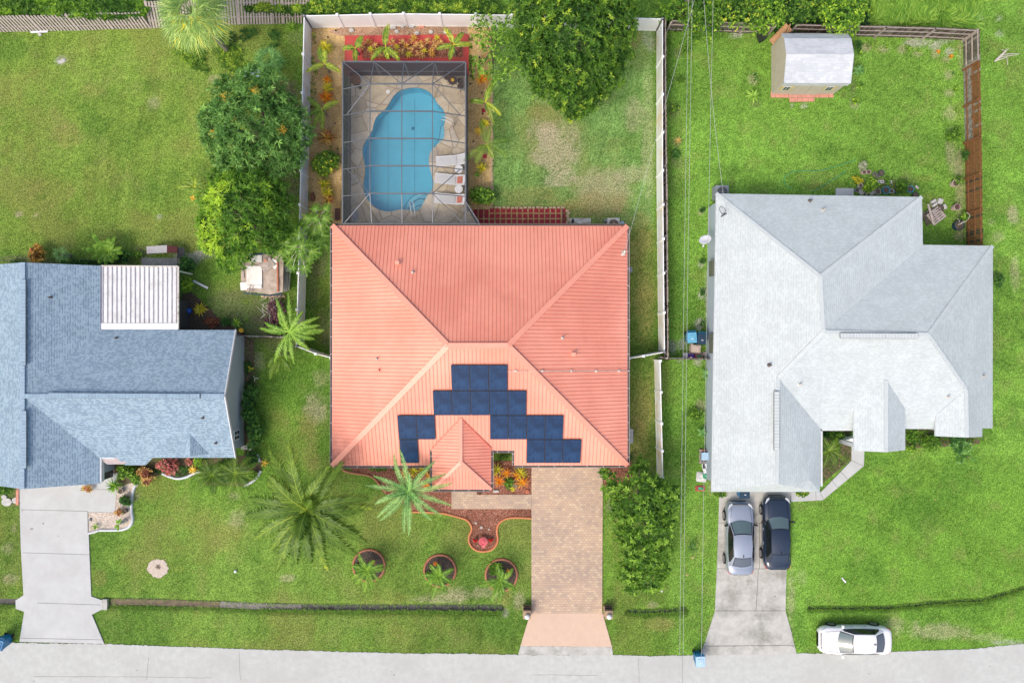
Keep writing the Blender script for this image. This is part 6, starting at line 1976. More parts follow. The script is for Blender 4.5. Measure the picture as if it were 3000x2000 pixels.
palm('garden_palm', 'feathery dark palm on the left in front of the blue house gable', 622, 1392, 2.0, [(a, 50 * rnd.uniform(.8, 1.15), rnd.uniform(.35, .8), 1.2, 0) for a in range(-170, 180, 24)], mat='leaf_palm', nl=26, ll=.42, lw=.03, tone=(.05, .5), flop=.35, vee=.2, rr=.02, tr=.1)
palm('garden_palm', 'feathery dark palm on the right in front of the blue house gable', 690, 1386, 2.1, [(a, 58 * rnd.uniform(.8, 1.15), rnd.uniform(.35, .8), 1.2, 0) for a in range(-175, 170, 23)], mat='leaf_palm', nl=26, ll=.42, lw=.03, tone=(.05, .5), flop=.35, vee=.2, rr=.02, tr=.1)
palm('garden_palm', 'dark feather palm in the corner garden of the white roofed house', 2428, 1318, 1.8, [(115, 48, .6, 1.2, 0), (60, 40, .6, 1.2, 0), (-25, 58, .4, 1.1, 0), (-60, 48, .5, 1.2, 0), (-110, 52, .5, 1.2, 0), (200, 26, .7, 1.2, 0), (150, 30, .7, 1.2, 0), (10, 30, .6, 1.1, 0)], nl=26, ll=.36, lw=.035, tone=(.05, .55), flop=.3, vee=.2, rr=.018, tr=.1)
palm('garden_palm', 'soft bright palm fronds right of the oleander by the white roofed house', 2885, 1285, 1.4, [(10, 34, .5, 1.2, 0), (-40, 38, .5, 1.2, 0), (-80, 40, .5, 1.2, 0), (-130, 34, .5, 1.2, 0), (60, 30, .6, 1.2, 0), (170, 30, .6, 1.2, 0)], mat='leaf_bright', nl=22, ll=.3, lw=.03, tone=(.1, .6), flop=.3, vee=.2, rr=.014, tr=.06)
palm('young_palm', 'tiny dark palm alone on the lawn under the power lines', 2028, 1604, .5, rf(9, 17, (.3, .7), (.8, 1.2)), mat='leaf_dark', nl=12, ll=.16, lw=.02, flop=.2, vee=.2, rr=.008, tr=.03)


# fan palms
def fan(mb, c, az, L, e0, rad, n=22, tone=(.2, .7), tip=0.0, lw=.035, droop=.25):
    d = V3((math.cos(az) * math.cos(e0), math.sin(az) * math.cos(e0), math.sin(e0)))
    h = V3(c) + d * L; h.z -= .12 * L
    mb.tube([V3(c), V3(c) + d * L * .6, h], [.02, .016, .012], 4)
    mb.t = mb.t[:-6] + [.6] * 6
    sd_ = d.cross(V3((0, 0, 1))).normalized()
    fwd_ = V3((d.x, d.y, d.z - .35)).normalized()
    for i in range(n):
        a = R(-125 + 250 * (i + rnd.uniform(-.3, .3)) / (n - 1))
        q = (fwd_ * math.cos(a) + sd_ * math.sin(a) + V3((0, 0, rnd.uniform(-.02, .16)))).normalized()
        r_ = rad * (1 - .18 * abs(a) / 2.2) * rnd.uniform(.88, 1.1)
        s2 = q.cross(V3((0, 0, 1))).normalized() * lw / 2
        mid = h + q * r_ * .55; tp = h + q * r_ + V3((0, 0, -droop * r_))
        mb.mesh([h, mid + s2, tp, mid - s2], [(0, 1, 2, 3)], 0, min(1, rnd.uniform(*tone) + tip * rnd.random()))


def fanpalm(name, label, px, py, zc, L_px, rad_px, nf, mat, cat='palm', group=None, tone=(.2, .7), n=22, e=(.05, .9), tipfn=None, lw=.035, azr=None):
    c = G(px, py, zc)
    t = thing(name, label, cat, V3((c.x, c.y, 0)), group)
    mb = MB(); mb.tube([V3((c.x, c.y, 0)), c], [.16, .13], 8); part('trunk', mb, 'bark_grey', t)
    s_ = FPX / (CAM_H - zc)
    for i in range(nf):
        az = i * 2.399963 if azr is None else R(rnd.uniform(*azr))
        k = i / max(1, nf - 1)
        mb = MB()
        tp = tipfn(az) if tipfn else 0
        fan(mb, c, az, L_px / s_ * rnd.uniform(.8, 1.1), e[1] + (e[0] - e[1]) * k, rad_px / s_, n, tone, tp, lw)
        part('frond', mb, mat, t, tint=True)
    return t


fanpalm('cabbage_palm', 'tall cabbage palm with a shaggy yellow edged crown at the top left', 565, 40, 5.5, 62, 62, 42, 'leaf_cabbage', tone=(.05, .8), n=30, e=(-.2, 1.2), lw=.05, tipfn=lambda a: .35 if -2.2 < ((a + math.pi) % (2 * math.pi) - math.pi) < -.3 else 0)
fanpalm('palmetto', 'grey green palmetto clump between the mango tree and the white fence', 790, 180, 1.6, 30, 24, 22, 'leaf_palm_blue', n=14, tone=(.1, .7), e=(0, 1.1), lw=.05)
fanpalm('palmetto', 'small palmetto fan at the left edge by the blue house', 180, 745, 1.0, 14, 18, 6, 'leaf_palm_blue', n=12, tone=(.2, .8), e=(.2, 1.0), lw=.04)


# papaya: long petioles, deeply cut leaves
def papaya(name, label, px, py, zc, hubs):
    c = G(px, py, zc)
    t = thing(name, label, 'papaya', V3((c.x, c.y, 0)))
    mb = MB(); mb.tube([V3((c.x, c.y, 0)), c], [.10, .06], 8)
    for (hx, hy, hz, r) in hubs: mb.tube([c, c.lerp(G(hx, hy, hz), .5) + V3((0, 0, .15)), G(hx, hy, hz)], [.018, .015, .012], 4)
    part('trunk', mb, 'branch_pale', t)
    for (hx, hy, hz, r) in hubs:
        h = G(hx, hy, hz); mb = MB(); rr_ = r / 46
        base_az = math.atan2(h.y - c.y, h.x - c.x)
        for i in range(9):
            a = base_az + R(-150 + 300 * i / 8); Ln = rr_ * (1.05 - .22 * abs(i - 4) / 4) * rnd.uniform(.9, 1.1)
            d = V3((math.cos(a), math.sin(a), -.12)); s_ = V3((-math.sin(a), math.cos(a), 0))
            # lobe with side fingers
            for f, wd, ln in ((0, .05, 1.0),):
                mb.mesh([h, h + d * Ln * .5 + s_ * .07, h + d * Ln, h + d * Ln * .5 - s_ * .07], [(0, 1, 2, 3)], 0, rnd.uniform(.15, .75))
            for f in (.42, .62, .8):
                for s2 in (-1, 1):
                    q = h + d * Ln * f; dd = (d * .75 + s_ * s2 * .66).normalized()
                    l2 = Ln * .36 * (1.1 - .5 * f); n2 = d * .05
                    mb.mesh([q - n2, q + dd * l2 * .5 - n2 * .3, q + dd * l2, q + n2], [(0, 1, 2, 3)], 0, rnd.uniform(.1, .65))
            mb.mesh([h + s_ * .007, h - s_ * .007, h + d * Ln * .8 + V3((0, 0, .012))], [(0, 1, 2)], 0, .9)
        part('leaf', mb, 'leaf_papaya', t, tint=True)


papaya('papaya_plant', 'papaya plant with star shaped leaves over the white fence beside the trailer', 878, 725, 3.0, [(838, 708, 3.2, 28), (875, 690, 3.3, 28), (885, 720, 3.5, 28), (827, 742, 3.0, 28), (862, 722, 3.4, 24), (915, 735, 3.1, 26), (880, 745, 3.3, 22), (905, 715, 3.2, 22), (850, 682, 2.9, 24), (852, 760, 2.7, 24), (893, 783, 2.8, 26), (858, 782, 2.6, 20), (905, 755, 2.8, 22), (822, 715, 2.9, 20), (932, 710, 2.8, 22), (845, 735, 3.1, 18)])
papaya('papaya_plant', 'papaya plant with star shaped leaves in the gravel corner left of the cage', 935, 640, 2.6, [(903, 640, 2.8, 24), (925, 640, 3.0, 22), (952, 640, 2.9, 24), (940, 665, 2.9, 24), (925, 612, 2.7, 20), (955, 612, 2.6, 20), (900, 665, 2.6, 22), (945, 690, 2.6, 24), (965, 668, 2.4, 20), (955, 720, 2.3, 20), (885, 655, 2.4, 18), (920, 680, 2.6, 22), (935, 740, 2.0, 20)])


# banana clump behind the blue roof
def banana(label, px, py, fr_, z=1.6, mat='leaf_bright', nm='banana_plant', W0=.34):
    c = G(px, py, .6); t = thing(nm, label, 'banana plant', V3((c.x, c.y, 0)))
    mb = MB(); mb.tube([V3((c.x, c.y, 0)), c + V3((0, 0, .4))], [.13, .07], 8); part('stem', mb, 'branch_pale', t)
    for az, lp, e0, dr in fr_:
        mb = MB(); az = R(az); L = lp / 45.
        p = c + V3((0, 0, .4)); e = e0; d = V3((math.cos(az), math.sin(az), 0)); s_ = V3((-math.sin(az), math.cos(az), 0)); N_ = 9; V = []; 
        for i in range(N_ + 1):
            k = i / N_; w_ = W0 * (0.12 if k < .15 else math.sin(math.pi * min(1, (k - .05) * .98)) ** .6) * .5
            w_ *= rnd.uniform(.85, 1.05)
            V += [p + s_ * w_ - V3((0, 0, w_ * .45)), p, p - s_ * w_ - V3((0, 0, w_ * .45))]
            q = d * math.cos(e) + V3((0, 0, math.sin(e))); p = p + q * L / N_; e -= dr / N_
        F = []; T = []
        for i in range(N_):
            F += [(3 * i, 3 * i + 1, 3 * i + 4, 3 * i + 3), (3 * i + 1, 3 * i + 2, 3 * i + 5, 3 * i + 4)]; b_ = rnd.uniform(.25, .75); T += [b_, b_ + .15]
        mb.mesh(V, F, 0, T); part('leaf', mb, mat, t, tint=True)


banana('banana plant with broad pale leaves behind the blue roof', 325, 742, [(125, 72, .7, 1.1), (75, 48, .8, 1.0), (60, 56, .7, 1.1), (172, 78, .5, 1.0), (150, 50, .8, 1.2), (20, 46, .6, 1.2), (0, 48, .6, 1.3), (-30, 40, .6, 1.2), (-60, 38, .7, 1.2), (-95, 40, .7, 1.3), (-130, 44, .6, 1.2), (200, 52, .5, 1.1), (100, 38, .9, 1.1), (45, 40, .9, 1.2), (-10, 30, .9, 1.2)])

# shrubs --------------------------------------------------------------
def shrub(label, px, py, rx, ry, h, mat, L=.12, W_=.06, dens=1.0, tone=(.1, .8), k=6, name='shrub', cat='shrub', group=None, seed=None, hot=None, flat=.8, jit=.25):
    c = G(px, py, 0)
    t = thing(name, label, cat, c, group)
    mb = MB()
    s0 = seed or int(px * 7 + py)
    r_ = min(rx, ry) * .62
    lum = []
    n = max(1, int(round(2.2 * max(rx, ry) / min(rx, ry) + 1.5)))
    rq = random.Random(s0)
    for i in range(n * 2):
        a = rq.uniform(0, 6.28); q = math.sqrt(rq.random()) * .62
        lum.append((px + rx * q * math.cos(a), py + ry * q * math.sin(a), r_ * rq.uniform(.55, .9), h * rq.uniform(.35, .6)))
    lum.append((px, py, r_, h * .6))
    for i in range(4):
        a = i * 1.6 + rq.random(); mb.tube([c, c + V3((math.cos(a) * rx / 44 * .4, math.sin(a) * ry / 44 * .4, h * .5))], [.03, .015], 5)
    part('stem', mb, 'bark', t)
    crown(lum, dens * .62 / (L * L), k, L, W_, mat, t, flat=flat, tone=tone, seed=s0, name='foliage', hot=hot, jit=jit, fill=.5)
    return t


shrub('green bush filling the left gravel bed beside the screen cage', 950, 475, 46, 42, 1.5, 'leaf_yellowgreen', .12, .06, tone=(.15, .7))
shrub('round bright green bush in the gravel bed right of the loungers', 1413, 573, 35, 34, 1.5, 'leaf_bright', .12, .08, tone=(.05, .8))
shrub('orange and green croton bush behind the top left corner of the blue roof', 113, 745, 30, 26, 1.4, 'leaf_croton', .17, .10, tone=(.1, .8))
shrub('low weedy shrubs along the back of the blue roof left of the banana plant', 230, 772, 48, 12, .6, 'leaf_dark', .12, .05)
shrub('low weedy shrub in the far left corner above the blue roof', 45, 770, 24, 9, .5, 'leaf_dark', .12, .05)
shrub('dark leafy shrub under the right side of the banana plant', 365, 752, 22, 20, .9, 'leaf_dark', .2, .09)
shrub('dark green bush beside the corner of the white patio cover', 545, 778, 32, 28, 1.4, 'leaf_dark', .13, .07)
shrub('yellow green bush beside the right edge of the white patio cover', 548, 838, 22, 28, 1.4, 'leaf_lime', .12, .06, tone=(.2, .9))
shrub('small sprawling green plant between flat stones beside the patio', 405, 745, 16, 14, .4, 'leaf_bright', .09, .05)
shrub('dull purple leaved shrub above the torn banana palm', 812, 905, 34, 34, 1.1, 'leaf_purple', .12, .07, dens=.7)
shrub('tangled dry purple shrub left of the torn banana palm', 790, 950, 22, 30, .8, 'leaf_purple', .12, .07, dens=.6)
shrub('scraggly brown green shrub under the yellow bucket corner', 620, 945, 26, 18, .6, 'leaf_ti', .08, .03, tone=(0, .4), dens=.6)
shrub('low dark green herb beside the rosette plant above the blue roof', 660, 945, 20, 14, .5, 'leaf_dark', .09, .05)
HG = 'bushes of the hedge along the blue house gable wall'
for (x, y, rx, ry, lb) in ((738, 1150, 22, 30, 'uppermost bush of the hedge along the blue house gable wall'), (735, 1215, 28, 30, 'bush of the gable wall hedge with its leaves against the window'), (745, 1262, 30, 34, 'widest bush of the gable wall hedge, near its lower end'), (725, 1185, 20, 22, 'small bush pressed against the gable wall of the blue house'), (742, 1298, 20, 16, 'lowest bush of the hedge at the corner of the blue house')):
    shrub(lb, x, y, rx, ry, 1.5, 'leaf_dark', .13, .08, tone=(.2, 1.0), group=HG)
shrub('bright leafy bush beside the garage side door of the blue house', 372, 1378, 36, 26, 1.2, 'leaf_bright', .13, .07, tone=(.05, .8))
shrub('spring green bush in front of the bay window of the blue house', 400, 1400, 22, 20, 1.0, 'leaf_bright', .1, .06, tone=(.2, .9))
shrub('red and cream croton bush at the kerb bend of the blue house', 432, 1392, 34, 28, .9, 'leaf_ti', .15, .09, tone=(.1, 1))
shrub('pink flowering shrub below the blue roof', 487, 1365, 44, 26, 1.1, 'leaf_pink', .11, .07, tone=(.1, 1))
shrub('small pink flowering shrub left of the lime plant below the blue roof', 556, 1350, 16, 12, .9, 'leaf_pink', .11, .07, tone=(.1, .8))
shrub('lime green fern like bush right of the small pink shrub', 580, 1350, 18, 16, .9, 'leaf_lime', .1, .05, tone=(.3, 1))
shrub('dark low bush under the left palm of the blue house', 655, 1360, 26, 18, .8, 'leaf_dark', .11, .06)
shrub('green bush between palm and kerb at the right corner of the blue house', 742, 1345, 24, 26, 1.0, 'leaf_dark', .1, .06, tone=(.2, .9))
shrub('olive green low bush under the right palm of the blue house', 740, 1390, 16, 14, .7, 'leaf_lime', .1, .05)
shrub('red green croton at the edge of the left driveway by the garage', 252, 1430, 24, 11, .7, 'leaf_ti', .13, .06, tone=(.4, 1))
shrub('dark green round bush inside the white kerb beside the left driveway', 366, 1467, 18, 22, .8, 'leaf_dark', .08, .04, tone=(.1, .8))
shrub('small potted croton below the round bush in the pebble bed', 350, 1500, 16, 10, .5, 'leaf_ti', .12, .05, tone=(.3, 1))
shrub('dark green bush at the left border below the blue roof', 14, 1430, 24, 18, .9, 'leaf_bright', .12, .07, tone=(0, .6))
shrub('leafy green hedge under the street side eave left of the pale palm', 1110, 1372, 40, 8, .6, 'leaf_bright', .08, .05, tone=(.05, .6))
shrub('small green hedge under the eave behind the pale palm', 1160, 1369, 20, 7, .6, 'leaf_bright', .08, .05, tone=(.0, .5))
shrub('low green ground cover in the entry bed beside the porch', 1475, 1335, 26, 8, .5, 'leaf_bright', .08, .05, tone=(.0, .5))
shrub('pale low herb in the mulch right of the porch roof', 1488, 1415, 18, 16, .3, 'leaf_bright', .08, .05, tone=(.1, .7), dens=.6)
shrub('papaya like leaf sprig at the top right corner of the paver driveway', 1768, 1382, 14, 14, .9, 'leaf_bright', .2, .09)
shrub('thin strappy weeds beside the utility box at the red house corner', 1845, 1338, 12, 14, .5, 'leaf_dark', .18, .03)
shrub('sprawling bright green weed beside the long white house wall', 2036, 1212, 26, 20, .5, 'leaf_bright', .1, .07, tone=(.1, .8))
shrub('low clipped shrub at the left corner of the right garage', 2108, 1445, 26, 12, .6, 'leaf_yellowgreen', .08, .05)
shrub('small clipped shrub between the walkway and the right garage roof', 2350, 1442, 22, 13, .6, 'leaf_yellowgreen', .08, .05)
shrub('rounded bright bush in the corner garden of the white roofed house', 2448, 1278, 26, 26, 1.1, 'leaf_bright', .1, .07, tone=(.05, .7))
shrub('dark bush in the upper left of the corner garden', 2420, 1268, 12, 14, .9, 'leaf_dark', .1, .06)
shrub('green bush under the eave right of the central gable', 2675, 1276, 24, 22, .9, 'leaf_bright', .1, .06, tone=(.0, .55))
shrub('wide light green flowering bush between the two gables of the white house', 2725, 1300, 44, 24, .9, 'leaf_bright', .1, .06, tone=(.1, .65))
shrub('small low bush with yellow flowers by the central gable', 2668, 1312, 18, 12, .5, 'leaf_lime', .09, .05)
shrub('oleander with narrow leaves in front of the right gable', 2815, 1300, 40, 26, 1.3, 'leaf_palm_blue', .26, .045, k=9, tone=(0, .7), dens=.9)
shrub('lower sprays of oleander leaves on the lawn', 2825, 1338, 34, 16, .8, 'leaf_palm_blue', .26, .045, k=9, tone=(0, .7), dens=.8)
shrub('dark shrub against the right side wall of the white roofed house', 2928, 820, 16, 24, .9, 'leaf_dark', .1, .06, tone=(.2, 1))
shrub('bright round bush near the right wooden fence', 2795, 397, 22, 24, .9, 'leaf_bright', .1, .06, tone=(.05, .7))
shrub('dark spiky bush against the right wooden fence', 2824, 456, 15, 22, .9, 'leaf_dark', .2, .04, tone=(.2, .8))
shrub('small bush left of the shed near the vines', 2008, 150, 14, 12, .6, 'leaf_bright', .1, .06)
shrub('small green weed on a bare spot next to the white fence', 1990, 232, 12, 12, .4, 'leaf_bright', .1, .06, dens=.6)
shrub('small round weed with a brown base next to the narrow fence', 1974, 318, 13, 14, .5, 'leaf_yellowgreen', .1, .06)
shrub('low dark weed beside the narrow fence below the spiky plant', 1980, 452, 14, 16, .4, 'leaf_dark', .1, .06, tone=(.3, 1))
SG = 'young shrubs in bare rings beside the white house wall'
for (y, x, lb) in ((615, 2057, 'topmost young shrub beside the satellite dish'), (764, 2057, 'second young shrub below the satellite dish'), (856, 2059, 'young shrub in a pale sand ring, third from the dish'), (950, 2056, 'young shrub just above the blue bins')):
    shrub(lb, x, y, 9, 8, .35, 'leaf_dark', .07, .045, group=SG)
shrub('leafy tomato like plant left of the cinder block by the pots', 2550, 545, 26, 22, .7, 'leaf_lime', .10, .07, tone=(.2, .8))
shrub('yellow green croton in a pot at the left end of the pot row', 2512, 530, 14, 18, .5, 'leaf_yellow', .13, .05, tone=(0, .8))
shrub('fern like bush at the right end of the pot row', 2640, 548, 24, 22, .7, 'leaf_bright', .12, .03, k=9, tone=(0, .6))
shrub('small plant over the second cinder block', 2600, 530, 8, 13, .5, 'leaf_bright', .08, .05)
shrub('silvery leaved plant in the pink pot behind the white roofed house', 2529, 485, 13, 16, .9, 'leaf_grey', .13, .035, k=9)
shrub('thin plant in the pale pot left of the orange fence', 2808, 528, 14, 16, .8, 'leaf_bright', .1, .04, dens=.5)
shrub('green tendrils growing from the dark green pot by the roof corner', 2815, 640, 12, 8, .5, 'leaf_bright', .12, .08, dens=.7)
shrub('lobed green leaves on pale stems over the big blue pot', 2830, 632, 22, 12, 1.1, 'leaf_bright', .16, .11, dens=.5)
shrub('small yellow green plant in the round bare spot of the right yard', 2508, 297, 13, 11, .4, 'leaf_lime', .12, .06, tone=(.3, 1))
shrub('low dark weed at the base of the leafless sapling', 2540, 136, 4, 4, .2, 'leaf_lime', .08, .04)
shrub('dark grassy weed clump right of the shed', 2513, 135, 18, 16, .5, 'leaf_dark', .2, .02, k=9, tone=(.3, .9))
YG = 'young plants along the right yard fences'
for (x, y, r, lb, m_) in ((2553, 131, 13, 'young palm like plant right of the shed, nearest the back fence', 'leaf_bright'), (2598, 139, 7, 'tiny reddish sapling second from the shed along the back fence', 'leaf_lime'), (2660, 142, 14, 'young leafy sapling in a bare ring, third along the back fence', 'leaf_bright'), (2694, 151, 9, 'small sapling left of the bare sand corner', 'leaf_bright'), (2748, 152, 9, 'orange stemmed sapling under the bare sand', 'leaf_orange'),
                         (2786, 166, 9, 'orange stemmed sapling at the yard corner', 'leaf_orange'), (2792, 215, 7, 'tiny dark sapling in a round bare ring by the right fence', 'leaf_dark'), (2800, 262, 12, 'leaning sapling by the right fence', 'leaf_lime'), (2800, 323, 9, 'faint sapling in a dry ring by the right fence', 'leaf_lime')):
    rosette('sapling', lb, 'sapling', x, y, r, m_, .2, 12, .06, group=YG)
RG = 'broad leaved rosette plants in the lawn'
rosette('rosette_plant', 'large pale green rosette plant left of the beige shed', 'rosette plant', 2207, 282, 26, 'leaf_papaya', .25, 20, .13, (.1, .9), 1.0, (.5, 1), group=RG)
rosette('rosette_plant', 'green rosette plant right of the shed wall, upper one', 'rosette plant', 2519, 156, 15, 'leaf_bright', .2, 12, .10, group=RG)
rosette('rosette_plant', 'dark glossy rosette plant right of the shed roof tip', 'rosette plant', 2514, 207, 22, 'leaf_palm_blue', .3, 13, .14, (.2, .9), 1.0, (0, .6), group=RG)
rosette('rosette_plant', 'green rosette plant right of the shed wall, lower one', 'rosette plant', 2519, 252, 16, 'leaf_bright', .2, 12, .10, group=RG)
rosette('rosette_plant', 'star shaped dark rosette plant just below the low dark fence', 'rosette plant', 2072, 1096, 20, 'leaf_palm_blue', .3, 13, .14, (.1, .6), .8, (0, .7), group=RG)
rosette('rosette_plant', 'star shaped dark rosette plant with pale centre below the bright weed', 'rosette plant', 2058, 1266, 18, 'leaf_palm_blue', .3, 12, .13, (.1, .6), .8, (0, .6), group=RG)
rosette('rosette_plant', 'spiky brown green rosette by the narrow fence', 'rosette plant', 1984, 413, 17, 'leaf_ti', .2, 16, .04, (.2, 1.1), .8, (.6, 1), group=RG)
rosette('rosette_plant', 'tiny dark sprig in a bare ring above the large pale rosette', 'rosette plant', 2212, 218, 7, 'leaf_dark', .15, 8, .08, group=RG)
rosette('rosette_plant', 'second tiny dark sprig just above the large pale rosette', 'rosette plant', 2213, 233, 7, 'leaf_dark', .15, 8, .08, group=RG)
rosette('bromeliad', 'large yellow striped bromeliad beside the blue cloth', 'bromeliad', 588, 906, 22, 'leaf_yellow', .3, 30, .10, (.1, 1.2), .8, (.1, .7))
rosette('bromeliad', 'green and cream spiky rosette above the blue roof corner', 'bromeliad', 692, 946, 19, 'leaf_lime', .35, 16, .08, (.1, 1.1), .9, (.1, 1))
rosette('bromeliad', 'large spiky green bromeliad at the end of the left walkway', 'bromeliad', 335, 1422, 26, 'leaf_lime', .35, 34, .08, (.1, 1.2), .9, (.05, .7))
rosette('bromeliad', 'small spiky plant in the pebble bed near the left driveway', 'bromeliad', 280, 1542, 13, 'leaf_bright', .2, 16, .05, (.1, 1.1), .8)
rosette('bromeliad', 'yellow spider like plant below the small gable of the blue house', 'bromeliad', 564, 1376, 16, 'leaf_gold', .4, 16, .08, (0, .9), 1.0)
rosette('bromeliad', 'yellow drooping plant right of the kerb by the blue house corner', 'bromeliad', 776, 1357, 14, 'leaf_gold', .4, 12, .08, (0, .9), 1.0)
rosette('bromeliad', 'yellow leaf plant under the pale palm frond in the left yard', 'bromeliad', 566, 580, 11, 'leaf_gold', .3, 10, .09, (0, .9), 1.0)
rosette('bromeliad', 'little yellow sprig against the blue house gable wall', 'bromeliad', 733, 1080, 12, 'leaf_yellow', .4, 7, .08, (0, .7), 1.0)
rosette('bromeliad', 'little grey sprig below the yellow one at the gable wall', 'bromeliad', 748, 1108, 11, 'leaf_grey', .4, 7, .08, (0, .7), 1.0)
rosette('spiky_grass', 'spiky bright green yucca beside the white fence corner', 'yucca', 855, 82, 24, 'leaf_bright', .3, 60, .03, (.1, 1.3), .6, (.2, .9))
CG = 'crotons and bromeliads of the gravel beds'
for (x, y, r, m_, lb, n_) in ((955, 142, 22, 'leaf_yellow', 'golden orange croton at the top of the left gravel bed', 34), (958, 236, 13, 'leaf_orange', 'small dark orange croton below the first feather palm', 16), (960, 260, 18, 'leaf_yellow', 'lime yellow bromeliad between two orange ones', 16), (955, 287, 21, 'leaf_orange', 'orange croton behind the second feather palm', 26),
                             (958, 405, 24, 'leaf_croton', 'bronze orange bromeliad above the green bush', 24), (950, 540, 18, 'leaf_yellow', 'yellow croton below the green bush', 18), (960, 565, 18, 'leaf_yellow', 'yellow green croton above the dark orange one', 20), (962, 585, 15, 'leaf_croton', 'dark orange croton right of the rusty log', 18),
                             (1412, 232, 19, 'leaf_orange', 'orange croton at the foot of the pale tree', 20), (1420, 362, 14, 'leaf_yellow', 'yellow croton just above the larger right palm', 16), (1402, 386, 13, 'leaf_gold', 'golden croton left of the larger right palm', 14), (1411, 492, 17, 'leaf_yellow', 'yellow bromeliad between the large palm and the round bush', 16), (1398, 512, 8, 'leaf_bright', 'tiny green sprig under the yellow bromeliad', 9),
                             (1395, 590, 10, 'leaf_yellow', 'small yellow plant at the foot of the round bush', 10)):
    rosette('croton', lb, 'croton', x, y, r * 1.25, m_, .3, n_ + 8, .09, (.1, 1.2), .8, (0, 1), group=CG)
BG = 'crotons crowded in the red planter bed'
bed = [(1060, 140), (1080, 123), (1098, 134), (1108, 150), (1092, 160), (1075, 128), (1150, 124), (1163, 138), (1178, 124), (1190, 136), (1176, 152), (1160, 158), (1204, 120), (1214, 112), (1220, 132), (1206, 148), (1238, 140), (1232, 128), (1254, 122), (1243, 150), (1222, 158), (1264, 150), (1274, 140), (1280, 112), (1272, 128), (1290, 126), (1116, 166), (1198, 160), (1234, 163), (1266, 160), (1300, 136), (1086, 146)]
ORD = 'first second third fourth fifth sixth seventh eighth ninth tenth eleventh twelfth thirteenth fourteenth fifteenth sixteenth seventeenth eighteenth'.split()
rows_ = {0: sorted(p for p in bed if p[1] < 137), 1: sorted(p for p in bed if p[1] >= 137)}
for i, (x, y) in enumerate(bed):
    m_ = ('leaf_ti', 'leaf_croton', 'leaf_ti', 'leaf_yellow')[i % 4 if i % 5 else 0]
    q = int(y >= 137); lb = ('bronze', 'orange', 'bronze', 'yellow')[i % 4 if i % 5 else 0] + ' croton, ' + ORD[rows_[q].index((x, y))] + ' from the left in the ' + ('upper', 'lower')[q] + ' half of the red planter bed'
    rosette('croton', lb, 'croton', x, y, rnd.uniform(11, 15), m_, rnd.uniform(.3, .6), 18, .07, (.1, 1.2), .8, (.1, .95), group=BG)
EG = 'bromeliads of the entry beds'
for (x, y, r, m_, lb) in ((1455, 1375, 22, 'leaf_yellow', 'yellow green bromeliad against the right side of the porch roof'), (1462, 1408, 24, 'leaf_orange', 'orange bromeliad at the lower right corner of the porch roof'), (1484, 1385, 18, 'leaf_orange', 'coral bromeliad in the middle of the entry bed'), (1525, 1385, 26, 'leaf_yellow', 'tall yellow leaved bromeliad beside the driveway'), (1530, 1412, 26, 'leaf_orange', 'bright orange bromeliad beside the driveway'), (1515, 1392, 18, 'leaf_orange', 'orange bromeliad left of the tall yellow one'), (1502, 1432, 9, 'leaf_yellow', 'small pale bromeliad above the walkway'),
                          (1188, 1385, 18, 'leaf_croton', 'bronze bromeliad behind the pale palm'), (1212, 1378, 20, 'leaf_yellow', 'yellow green bromeliad under the eave right of the pale palm'), (1238, 1376, 20, 'leaf_yellow', 'green gold bromeliad under the eave near the porch'), (1254, 1392, 16, 'leaf_croton', 'red bronze bromeliad against the left side of the porch roof'), (1248, 1420, 14, 'leaf_orange', 'orange bromeliad left of the lower porch corner'), (1222, 1398, 16, 'leaf_yellow', 'yellow bromeliad between palm and porch')):
    rosette('bromeliad', lb, 'bromeliad', x, y, r, m_, .3, 22, .07, (.1, 1.2), .8, (0, 1), group=EG)

# masses nobody could count: vines and tall grass behind the fences
def mass(label_name, poly, z, n, L, W_, mat, tone=(.1, .8), k=5, seed=3, bumps=.35, cell=.9):
    rs = np.random.RandomState(seed)
    P = pts(poly, z); xs = [p.x for p in P]; ys = [p.y for p in P]
    X = rs.uniform(min(xs), max(xs), n * 3); Y = rs.uniform(min(ys), max(ys), n * 3)
    ins = np.zeros(len(X), bool); j = len(P) - 1
    for i in range(len(P)):
        xi_, yi_, xj, yj = P[i].x, P[i].y, P[j].x, P[j].y
        c = ((yi_ > Y) != (yj > Y)) & (X < (xj - xi_) * (Y - yi_) / (yj - yi_ + 1e-12) + xi_)
        ins ^= c; j = i
    X = X[ins][:n]; Y = Y[ins][:n]
    h = fbm(X, Y, cell, seed * 3 + 1)
    kp = fbm(X, Y, .8, seed + 5) > (.52 if label_name == 'weeds' else 0)
    X = X[kp]; Y = Y[kp]; h = h[kp]
    lay_ = rs.rand(len(X))
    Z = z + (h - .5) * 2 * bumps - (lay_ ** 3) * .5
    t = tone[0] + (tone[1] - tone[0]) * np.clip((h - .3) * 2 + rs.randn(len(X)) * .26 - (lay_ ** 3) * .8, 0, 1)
    mb = MB()
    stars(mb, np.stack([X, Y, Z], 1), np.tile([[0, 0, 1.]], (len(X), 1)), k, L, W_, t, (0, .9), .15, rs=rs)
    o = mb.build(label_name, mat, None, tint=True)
    tag(o, kind='stuff')
    return o


